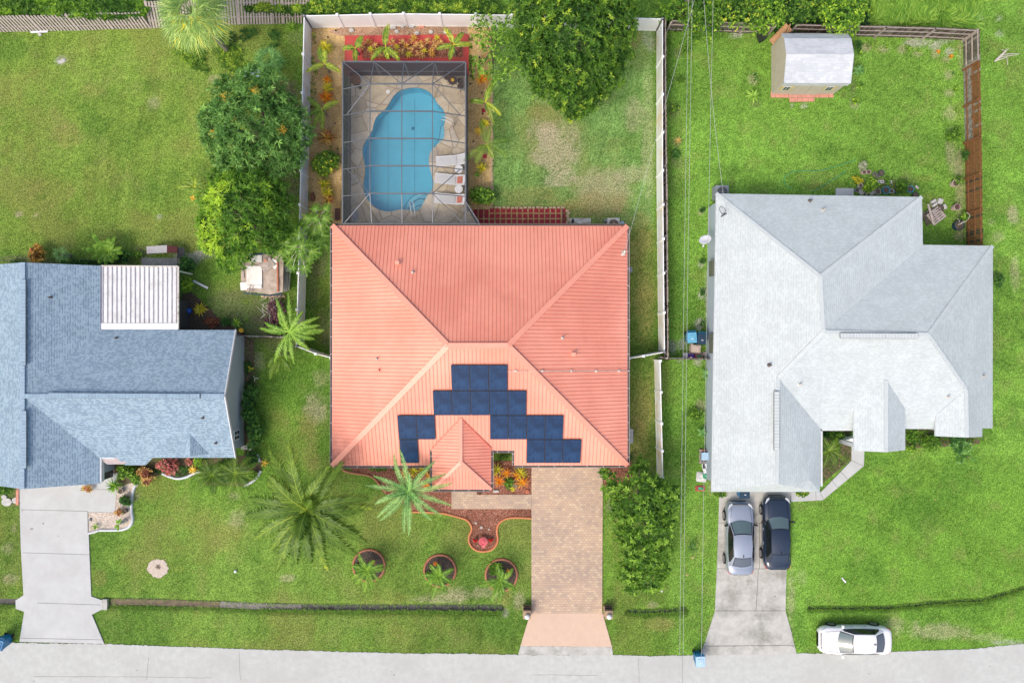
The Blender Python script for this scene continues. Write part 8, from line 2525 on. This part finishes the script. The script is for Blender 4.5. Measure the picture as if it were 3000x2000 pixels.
# satellite dish on its pole
t = thing('satellite_dish', 'white satellite dish on a pole left of the white house wall', 'satellite dish', G(2078, 706))
pc_ = G(2066, 701, 2.1)
mb = MB(); N_ = 24; V = []; F = []
ax = V3((-.35, .55, .78)).normalized(); e1 = ax.cross(V3((0, 0, 1))).normalized(); e2 = e1.cross(ax)
for r_, dz in ((0, -.07), (.5, -.05), (.85, -.015), (1, 0), (1, -.02), (.5, -.07)):
    for k in range(N_):
        a = 2 * math.pi * k / N_; V.append(pc_ + e1 * (.40 * r_ * math.cos(a)) + e2 * (.36 * r_ * math.sin(a)) + ax * dz)
for i in range(5):
    for k in range(N_): F.append((i * N_ + k, i * N_ + (k + 1) % N_, (i + 1) * N_ + (k + 1) % N_, (i + 1) * N_ + k))
mb.mesh(V, F); part('dish', mb, 'white_plastic', t, smooth=True)
mb = MB(); arm = G(2060, 721, 2.15); mb.tube([pc_ - e2 * .34, arm], .02, 6); mb.lathe([(.05, -.06), (.06, .05)], arm, 10); part('receiver_arm', mb, 'white_plastic', t)
mb = MB(); mb.tube([pc_ - ax * .08, pc_ - ax * .3 + V3((0, 0, -.3)), V3((G(2078, 706).x, G(2078, 706).y, 0))], .03, 8); part('pole', mb, 'grey_plastic', t)

# pots and blocks behind the white house
GPt = 'pots behind the white shingle house'
for (x, y, r, h, m_, lb) in ((2529, 505, .16, .35, 'pot_pink', 'pink pot holding the silvery plant'), (2543, 505, .15, .28, 'pot_pink', 'small cream pot right of the pink pot'), (2519, 545, .15, .32, 'dirty_white', 'white pot left of the tomato like plant'), (2509, 558, .14, .3, 'grey_plastic', 'dark green pot at the left end of the bottom pot row'), (2522, 563, .2, .28, 'pot_grey', 'first upturned grey pot in the bottom row'), (2537, 566, .13, .24, 'pot_grey', 'small grey pot between the two upturned grey pots'), (2552, 564, .2, .26, 'pot_grey', 'second upturned grey pot in the bottom row'), (2570, 563, .2, .3, 'pot_grey', 'grey pot with a dark plant in the bottom row'),
                             (2594, 558, .26, .25, 'hose_blue', 'wide bright blue pot in the bottom row'), (2611, 561, .15, .22, 'dirty_white', 'small white rimmed pot right of the wide blue pot'), (2624, 560, .14, .25, 'bin_blue', 'small blue pot beside the fern bush'), (2665, 555, .24, .25, 'hose_blue', 'blue pot with a white saucer at the right of the fern bush'), (2680, 572, .2, .25, 'bin_navy', 'navy pot at the right end by the roof edge'), (2580, 508, .2, .25, 'bin_navy', 'dark blue pot in the upper pot row'), (2571, 516, .12, .2, 'grey_plastic', 'small grey pot below the dark blue pot'), (2561, 510, .12, .2, 'grey_plastic', 'small empty pot right of the cream pot')):
    pot(lb, x, y, r, h, m_, group=GPt, soil='soil_dark' if 'upturned' not in lb else 'pot_grey')
for (x, y, lb) in ((2577, 534, 'cinder block with two open cells between the pots'), (2600, 535, 'cinder block half hidden under a plant')):
    c = G(x, y, 0); mb = MB()
    mb.prism([(c.x - .2, c.y - .1), (c.x + .2, c.y - .1), (c.x + .2, c.y + .1), (c.x - .2, c.y + .1)], 0, .2, holes=[[(c.x - .15, c.y - .06), (c.x - .03, c.y - .06), (c.x - .03, c.y + .06), (c.x - .15, c.y + .06)], [(c.x + .03, c.y - .06), (c.x + .15, c.y - .06), (c.x + .15, c.y + .06), (c.x + .03, c.y + .06)]])
    solo('cinder_block', mb, 'block_grey', lb, 'cinder block', 'cinder blocks by the pots')
mb = MB(); mb.bar(G(2682, 545, .05), G(2690, 553, .05), .12, .06); solo('brick', mb, 'dirty_white', 'pale loose brick on the grass right of the pot row', 'brick')
pot('pale pot with a thin plant left of the orange fence', 2796, 538, .24, .4, 'pot_pink', taper=.8)
pot('pale pot with a dark purple plant left of the orange fence', 2799, 608, .22, .45, 'pot_pink', taper=.8)
rosette('rosette_plant', 'dark purple plant in the pale pot left of the orange fence', 'rosette plant', 2806, 605, 9, 'leaf_purple', .55, 14, .05)
pot('large dark blue pot with pale stems near the roof corner', 2806, 661, .34, .42, 'bin_navy', taper=.85)
mb = MB()
b_ = G(2806, 661, .3)
for pth in ([(2815, 655, .9), (2825, 648, 1.0)], [(2812, 648, .8), (2806, 640, .9)], [(2828, 650, 1.0), (2838, 640, 1.3), (2842, 630, 1.5), (2832, 622, 1.6)], [(2816, 652, .9), (2832, 648, 1.2)]):
    mb.tube([b_] + [G(*q) for q in pth], .014, 5)
solo('bare_stems', mb, 'branch_pale', 'pale curving stems rising from the large dark blue pot', 'stems')
# pallets and junk near the roof corner
def pallet(label, px, py, rz, z, mat='wood_grey', name='wooden_pallet', w_=1.0, d=.9):
    c = G(px, py, z); mb = MB()
    M = Matrix.Rotation(rz, 3, 'Z')
    for i in range(6):
        o_ = M @ V3((0, -d / 2 + .06 + i * (d - .12) / 5, .05)); mb.box(c + o_, (w_, .10, .025), rz)
    for s_ in (-1, 0, 1): mb.box(c + M @ V3((s_ * (w_ / 2 - .05), 0, -.01)), (.09, d, .09), rz)
    return solo(name, mb, mat, label, 'pallet', 'old pallets near the roof corner')
pallet('grey slatted pallet lying tilted near the right roof corner', 2742, 632, R(38), .3)
pallet('dark rotten pallet underneath the grey slatted one', 2726, 634, R(28), .1, 'wood_dark')
mb = MB(); mb.bar(G(2719, 598, .45), G(2736, 658, .45), .14, .04); solo('plank', mb, 'wood_bleached', 'pale plank lying across the pallets', 'plank')
GJ = 'loose grey blocks above the pallets'
for (x, y, rz_, lb) in ((2734, 590, .5, 'grey block at the top left of the junk heap'), (2755, 587, -.4, 'grey block at the top right of the junk heap'), (2752, 594, -.5, 'second grey block below the top right one'), (2738, 600, .6, 'pale block in the middle of the junk heap'), (2767, 606, -1.2, 'pale grey block at the right of the junk heap'), (2735, 619, .1, 'white crumpled sheet in the junk heap')):
    mb = MB(); mb.box(G(x, y, .1), (.34, .2, .18), rz_, top=.92); mb.box(G(x, y, .20), (.26, .13, .03), rz_); solo('block', mb, 'block_grey', lb, 'block', GJ)
pot('black round pot on the junk heap', 2754, 610, .19, .3, 'black_plastic', .1)

# hose
mb = MB(); P = pts([(2508, 468), (2478, 478), (2440, 490), (2400, 500), (2360, 500), (2325, 503), (2302, 515), (2297, 530), (2305, 545), (2320, 552)], .03)
mb.tube([V3((q.x, q.y, .03)) for q in smooth_path(P, 6)], .016, 5); P = pts([(2480, 500), (2450, 520), (2410, 545), (2380, 562)], .03); mb.tube([V3((q.x, q.y, .03)) for q in smooth_path(P, 6)], .016, 5)
solo('garden_hose', mb, 'hose_green', 'thin green garden hose looping on the lawn behind the white house', 'hose')
# black items near shed
mb = MB(); c = G(2232, 108, .4); mb.box(c, (.35, .5, .7), .4); mb.lathe([(.16, -.4), (.2, .1), (.17, .1)], G(2226, 90, .4), 12); mb.box(G(2240, 88, .3), (.3, .2, .5), -.5)
solo('black_bin', mb, 'black_plastic', 'black plastic tubs under the vines left of the rusted sheet', 'tub')
# dead branch on the right lawn
t = thing('fallen_branch', 'pale leafless forked branch lying on the lawn outside the right fence', 'branch', G(2930, 170))
mb = MB(); a = G(2914, 180, .1)
for pth in ([(2930, 163, .15), (2955, 143, .2)], [(2935, 166, .2), (2960, 164, .2), (2985, 160, .2)], [(2928, 165, .2), (2945, 150, .3), (2948, 142, .3)], [(2950, 168, .15), (2952, 190, .1)], [(2940, 160, .15), (2966, 158, .2), (2990, 158, .2)], [(2948, 150, .2), (2935, 146, .2)]):
    mb.tube([a] + [G(*q) for q in pth], [.04] + [.03 - .01 * i for i in range(len(pth))], 5)
part('limbs', mb, 'branch_pale', t)
# litter on lawns
mb = MB(); mb.bar(G(2466, 1691, .03), G(2477, 1706, .03), .06, .02); mb.bar(G(2470, 1697, .045), G(2478, 1705, .045), .10, .02); solo('paper_scrap', mb, 'white_plastic', 'thin white scrap on the right front lawn', 'litter')
mb = MB(); mb.lathe([(.03, 0), (.09, .03), (.1, .1), (.06, .16), (.02, .18)], G(691, 1672, 0), 16); solo('white_ball', mb, 'globe_white', 'small white ball on the left front lawn', 'ball', smooth=True)
for (x, y, lb) in ((2012, 1682, 'dry tan leaf below the tiny palm under the power lines'), (2028, 1630, 'small dry leaf just under the tiny palm')):
    mb = MB(); 
    for k in range(5): mb.mesh([G(x, y, .04), G(x + 5 * math.cos(k * 1.3) + 2, y + 4 * math.sin(k * 1.3), .05), G(x + 7 * math.cos(k * 1.3 + .3), y + 5 * math.sin(k * 1.3 + .3), .03)], [(0, 1, 2)])
    solo('dry_leaf', mb, 'leaf_litter', lb, 'leaf')
mb = MB(); mb.lathe([(.09, 0), (.1, .03), (.05, .05)], G(1938, 1728, 0), 8, sx=1, sy=1.3); solo('stone', mb, 'stone_pale', 'flat grey stone below the leafy shrub tree on the front lawn', 'stone')

# red hearts and pink rose ornament
for (x, y, lb) in ((1392, 1583, 'glossy red heart ornament left of the pink rose ornament'), (1438, 1582, 'glossy red heart ornament right of the pink rose ornament')):
    c = G(x, y, .3); t = thing('heart_ornament', lb, 'ornament', V3((c.x, c.y, 0)), 'glossy red hearts in the mulch bed')
    mb = MB()
    outl = []
    for i in range(28):
        a = 2 * math.pi * i / 28; outl.append((16 * math.sin(a) ** 3 / 16 * .17, (13 * math.cos(a) - 5 * math.cos(2 * a) - 2 * math.cos(3 * a) - math.cos(4 * a)) / 16 * .17))
    V = []; F = []
    for k, (sc, z) in enumerate(((.35, .10), (.75, .07), (1, 0), (.75, -.07), (.35, -.1))):
        for (u, v) in outl: V.append(c + V3((u * sc, v * sc * .95, z)))
    for i in range(4):
        for j in range(28): F.append((i * 28 + j, i * 28 + (j + 1) % 28, (i + 1) * 28 + (j + 1) % 28, (i + 1) * 28 + j))
    F.append(tuple(range(28))); F.append(tuple(112 + j for j in range(27, -1, -1)))
    mb.mesh(V, F); part('heart', mb, 'heart_red', t, smooth=True)
    mb = MB(); mb.tube([V3((c.x, c.y, 0)), c], .012, 5); part('stake', mb, 'cable_black', t)
c = G(1416, 1588, .35); t = thing('rose_ornament', 'pink layered rose ornament between the two red hearts', 'ornament', V3((c.x, c.y, 0)))
mb = MB()
for i, (r_, z) in enumerate(((.30, 0), (.25, .05), (.19, .09), (.13, .13), (.07, .16))):
    mb.lathe([(r_ * .5, z), (r_, z + .03), (r_ * .96, z + .045), (r_ * .7, z + .02)], c + V3((0, (.05 - i * .012), 0)), 18)
V = [c + V3((-.12, -.22, .02)), c + V3((.12, -.22, .02)), c + V3((.02, -.42, -.02))]
mb.mesh(V, [(0, 2, 1)]); part('petals', mb, 'rose_pink', t)
mb = MB(); mb.tube([V3((c.x, c.y, 0)), c], .02, 6); part('stake', mb, 'cable_black', t)
GWs = 'small pale flowers and shells in the narrow mulch bed'
for (x, y, r, lb) in ((1394, 1532, .08, 'white bird shaped ornament in the narrow mulch bed'), (1410, 1545, .10, 'white daisy ornament in the middle of the narrow mulch bed'), (1432, 1550, .06, 'small pale shell right of the daisy ornament'), (1400, 1597, .04, 'tiny white pebble under the left red heart')):
    mb = MB()
    for k in range(8):
        a = k * math.pi / 4; mb.box(G(x, y, .1) + V3((math.cos(a) * r * .6, math.sin(a) * r * .6, 0)), (r * .8, r * .35, .02), a)
    mb.lathe([(r * .3, .1), (r * .25, .14)], G(x, y, 0), 8); solo('flower_ornament', mb, 'pebble_solid' if False else 'dirty_white', lb, 'ornament', GWs)
pot('terracotta pot above the walkway at the porch', 1407, 1442, .15, .25, 'terracotta')
mb = MB(); mb.lathe([(.12, 0), (.16, .05), (.13, .14), (.05, .17)], G(1545, 1438, 0), 10); solo('stone', mb, 'terracotta', 'round terracotta stone in the corner of the entry bed', 'stone')
mb = MB(); mb.box(G(1453, 1438, .06), (.36, .16, .12)); mb.box(G(1453, 1438, .14), (.28, .1, .05)); solo('stone', mb, 'stone_pale', 'pale block below the orange bromeliad at the porch corner', 'stone')
mb = MB(); mb.lathe([(.16, 0), (.2, .05), (.16, .12), (.05, .15)], G(1508, 1424, 0), 10); solo('stone', mb, 'stone_tan', 'tan rock left of the bright orange bromeliad', 'stone')

# left yard bits
t = thing('ramp_shelter', 'low grey and maroon roofed pet shelter above the white patio cover', 'pet shelter', G(480, 745))
mb = MB(); a = [G(429, 722, .8), G(489, 718, .95), G(489, 740, .95), G(430, 743, .8)]; roof_solid(mb, [a], .05, 0, 0); part('roof', mb, 'grey_panel', t)
mb = MB(); a = [G(489.5, 718, .95), G(520, 722, .7), G(520, 741, .7), G(489.5, 740, .95)]; roof_solid(mb, [a], .05, 0, 0); part('roof', mb, 'maroon_panel', t, label='maroon end of the roof')
mb = MB(); a = [G(521, 724, .7), G(540, 726, .45), G(540, 756, .4), G(519, 757, .5)]; roof_solid(mb, [a], .05, 0, 0); part('door_flap', mb, 'charcoal_panel', t)
mb = MB()
for (x, y) in ((432, 740), (516, 739), (432, 725), (516, 724)): mb.bar(G(x, y, .7), V3((G(x, y, .7).x, G(x, y, .7).y, 0)), .06, .06)
part('frame', mb, 'wood_grey', t)
mb = MB(); mb.bar(G(566, 822, .1), G(609, 844, .1), .14, .05); solo('plank', mb, 'white_metal', 'narrow white plank on the grass right of the yellow green bush', 'plank')
mb = MB(); c = G(553, 910, .25); mb.lathe([(.16, -.2), (.22, 0), (.18, .12), (.05, .2)], c, 9, sy=.9); mb.v = [(p[0] + .03 * math.sin(p[1] * 30), p[1] + .03 * math.cos(p[0] * 30), p[2]) for p in mb.v]; solo('blue_cloth', mb, 'blue_cloth', 'crumpled bright blue cloth heap left of the yellow striped bromeliad', 'cloth')
t = thing('yellow_stool', 'small orange yellow stool above the corner of the blue roof', 'stool', G(712, 968))
mb = MB(); mb.lathe([(.15, .32), (.17, .35), (.15, .38), (.08, .37)], G(712, 968, 0), 8); part('seat', mb, 'orange_plastic', t)
mb = MB()
for a in range(4): mb.bar(G(712, 968, .33) + V3((.09 * math.cos(a * 1.57), .09 * math.sin(a * 1.57), 0)), G(712, 968, 0) + V3((.13 * math.cos(a * 1.57), .13 * math.sin(a * 1.57), 0)), .02, .02)
part('leg', mb, 'cable_black', t)
mb = MB(); mb.bar(G(90, 95, .06), G(140, 93, .06), .12, .05); solo('plank', mb, 'white_metal', 'white strip lying under the leaning fence at the top left', 'plank')
mb = MB(); mb.lathe([(.1, 0), (.14, .06), (.08, .12)], G(118, 101, 0), 9); solo('stone', mb, 'stone_pale', 'grey stone beside the white strip at the top left', 'stone')
mb = MB(); mb.box(G(180, 180, .02), (.5, .2, .04), .3, top=.8); solo('stump', mb, 'stone_pale', 'pale flat stump base in the back left lawn', 'stump')
mb = MB(); mb.box(G(740, 215, .7), (1.0, .5, .05), .05); mb.bar(G(728, 222, .65), G(728, 222, 0.0), .05, .05); solo('blue_board', mb, 'blue_tarp', 'pale blue board half hidden behind the top of the mango tree', 'board')
mb = MB(); mb.tube([G(812, 595, .1), G(845, 575, .1)], [.05, .04], 6); solo('fallen_stick', mb, 'branch_pale', 'pale stick on the bare soil right of the mango trees', 'stick')
mb = MB(); mb.tube([G(762, 518, 2.6), G(765, 505, 2.7), G(773, 500, 2.6)], [.05, .05, .04], 6); solo('red_hook', mb, 'paver_red', 'curved red piece showing between the two mango trees', 'pipe')
for (x, y, s_, lb) in ((20, 1470, .36, 'larger pale stepping stone at the left edge'), (46, 1465, .26, 'smaller pale stepping stone near the left driveway'), (12, 1455, .2, 'smallest pale stone at the left edge')):
    mb = MB(); c = G(x, y, .03); mb.lathe([(s_, -.02), (s_, .03), (s_ * .9, .05)], c, 7, sy=.8); solo('stepping_stone', mb, 'stone_pale', lb, 'stone', 'pale stepping stones at the left edge')
mb = MB(); mb.bar(G(52, 1424, .05), G(51, 1478, .05), .18, .10); solo('brick_edging', mb, 'paver_red', 'short red brick edging left of the garage driveway', 'brick edging')
pot('pale pot behind the spiky bromeliad beside the left walkway', 356, 1437, .18, .35, 'pot_grey')
pot('dark pot of the small croton in the pebble bed', 368, 1496, .15, .3, 'black_plastic')
pot('small grey pot near the lower kerb of the pebble bed', 361, 1527, .13, .25, 'pot_grey')
banana('two long green leaves drooping over the kerb of the pebble bed', 356, 1530, [(-95, 22, .5, 1.2), (60, 20, .7, 1.0), (100, 16, .9, 1.0), (-130, 16, .6, 1.2)], mat='leaf_bright', nm='broad_leaf_plant', W0=.18)
mb = MB(); mb.lathe([(.05, 0), (.10, .02), (.08, .1), (.03, .14)], G(266, 1521, .02), 8, sy=1.3); solo('stone', mb, 'grey_plastic', 'dark oval stone on the white pebbles beside the left driveway', 'stone')
mb = MB(); mb.box(G(398, 1408, .12), (.2, .35, .24), .3); mb.lathe([(.06, .2), (.09, .3), (.04, .38)], G(398, 1402, 0), 8); solo('garden_figure', mb, 'grey_plastic', 'small dark grey garden figure at the top of the curving white kerb', 'figure')
mb = MB(); mb.bar(G(670, 1374, .5), G(700, 1370, .5), .04, .04); solo('white_stake', mb, 'white_metal', 'thin white stick between the two dark palms', 'stick')
mb = MB(); mb.box(G(718, 1310, .06), (.5, .26, .12)); mb.box(G(734, 1312, .06), (.3, .24, .1), .3); solo('stepping_stone', mb, 'stone_pale', 'pale slab at the bottom corner of the blue house gable wall', 'stone')

# junk trailer beside the mango tree
t = thing('junk_trailer', 'old flat trailer piled with white and brown boards beside the left white fence', 'trailer', G(780, 805))
zt = 1.5
def bd(px, py, w_, d, rz_, z, m_, th=.05): return (G(px, py, z), (w_, d, th), rz_)
mb = MB(); q = [G(712, 748, zt), G(818, 742, zt), G(830, 760, zt), G(828, 855, zt), G(790, 862, zt), G(706, 850, zt), G(706, 780, zt)]
mb.prism([(p.x, p.y) for p in reversed(q)], zt - .15, zt); part('bed', mb, 'debris_brown', t)
mb = MB(); c_, s_, r_ = bd(745, 812, 1.0, 1.45, .0, zt + .07, 0); mb.box(c_, s_, r_); mb.box(G(748, 758, zt + .05), (.85, .45, .05), .02); mb.box(G(714, 838, zt + .06), (.42, .5, .06), .1); mb.box(G(745, 840, zt + .12), (.9, .22, .04), -.03)
part('white_boards', mb, 'debris_white', t)
for a_, m_ in (((G(783, 776, zt + .12), (.85, .62, .04), .62), 'wood_bleached'), ((G(778, 764, zt + .17), (.18, .2, .06), .6), 'paver_red'), ((G(730, 846, zt + .15), (.5, .08, .04), 1.1), 'wood_bleached'), ((G(738, 848, zt + .15), (.5, .06, .04), 1.2), 'wood_bleached'), ((G(712, 790, zt + .06), (.1, 1.1, .04), .02), 'wood_bleached'), ((G(805, 765, zt + .06), (.4, .2, .05), -.4), 'debris_white'), ((G(806, 780, zt + .05), (.3, .25, .06), .9), 'debris_white'), ((G(760, 838, zt + .03), (.35, .12, .05), .3), 'wood_grey')):
    mb = MB(); mb.box(*a_); part('loose_board', mb, m_, t)
mb = MB(); mb.bar(G(706, 779, zt + .08), G(712, 748, zt + .08), .06, .08); mb.bar(G(713, 747, zt + .1), G(800, 741, zt + .1), .09, .1); mb.bar(G(712, 858, zt - .1), G(790, 866, zt - .1), .08, .1); mb.bar(G(790, 866, zt - .1), G(828, 860, zt - .1), .08, .1); part('frame_rail', mb, 'bin_navy', t)
mb = MB(); mb.bar(G(813, 765, zt + .05), G(815, 855, zt + .05), .08, .14); part('side_rail', mb, 'terracotta', t)
for (x, y) in ((722, 800), (815, 800)):
    mb = MB(); mb.lathe([(.2, -.1), (.33, -.1), (.33, .1), (.2, .1)], (0, 0, 0), 16); c_ = G(x, y, .33); mb.v = [(c_.x + p[2], c_.y + p[0], .33 + p[1]) for p in mb.v]; part('wheel', mb, 'rubber', t)
mb = MB()
for (x0_, y0_, x1_, y1_, w_) in ((828, 770, 824, 852, .12), (836, 775, 834, 855, .08), (842, 800, 838, 852, .14), (850, 790, 846, 850, .06)): mb.bar(G(x0_, y0_, .5), G(x1_, y1_, .5), w_, .08)
mb.box(G(832, 830, .3), (.5, 1.0, .3)); solo('pipe_stack', mb, 'brick_grey', 'grey pipes and timbers stacked between the trailer and the white fence', 'pipes')
mb = MB(); mb.box(G(846, 786, .7), (.5, .42, .05), .35); mb.bar(G(846, 786, .68), G(846, 786, .1), .06, .06); solo('grey_board', mb, 'grey_panel', 'pale grey square board right of the trailer', 'board')
mb = MB()
for i in range(7): mb.box(G(770 + i * 10, 868 + (i % 2) * 2, .06), (.22, .16, .12), i)
solo('broken_bricks', mb, 'stone_tan', 'row of broken bricks below the trailer', 'bricks')
mb = MB(); rs = random.Random(9)
for i in range(26):
    a = G(790 + rs.uniform(-22, 22), 900 + rs.uniform(-25, 25), rs.uniform(.2, .8)); az = rs.uniform(0, 6.28); L_ = rs.uniform(.4, .9)
    b = a + V3((math.cos(az) * L_, math.sin(az) * L_, rs.uniform(-.1, .3))); mb.tube([a, a.lerp(b, .5) + V3((0, 0, .08)), b], [.018, .013, .007], 4)
solo('dry_brush', mb, 'branch_pale', 'tangle of dry pale twigs above the torn banana palm', 'brush')

# ------------------------------------------------------------------ utility pole and lines
pb = G(1990, 48, 0); ptop = G(2024, -150, 9.5); ptop = V3((pb.x + .1, pb.y, 9.5))
t = thing('utility_pole', 'wooden utility pole rising behind the vines at the top', 'utility pole', pb)
mb = MB(); mb.tube([pb, ptop], [.17, .12], 12); part('pole', mb, 'bark_grey', t)
mb = MB(); mb.bar(ptop + V3((-.9, 0, -.3)), ptop + V3((.9, 0, -.3)), .1, .12); part('crossarm', mb, 'wood_grey', t)
def wire(name, label, pA, pB, sag, r=.012, mat='wire_grey', n=24, group=None):
    a, b = V3(pA), V3(pB); P = []
    for i in range(n + 1):
        k = i / n; p = a.lerp(b, k); p.z -= 4 * sag * k * (1 - k); P.append(p)
    mb = MB(); mb.tube(P, r, 5); return solo(name, mb, mat, label, 'power line', group)
GW = 'overhead lines running down the side of the right yard'
zt_ = 8.2
wire('power_line', 'leftmost overhead line, thin and grey, of the pair by the white fence', G(2020, -160, zt_), G(1988, 2300, zt_), .25, .009, group=GW)
wire('power_line', 'pale overhead line crossing just right of the leftmost one', G(2031, -160, 8.6), G(1998, 2300, 8.0), .25, .009, group=GW)
wire('power_line', 'rightmost overhead line running over the bins and the road bin', G(2093, -160, zt_), G(2050, 2300, zt_), .25, .009, group=GW)
wire('service_drop', 'service wire running to the right corner of the red roof', G(2046, -40, 7.6), MAST1, .15, .009)
wire('service_drop', 'twisted service wire running to the top left corner of the white roof', G(2058, -60, 8.0), MAST2, .45, .010)
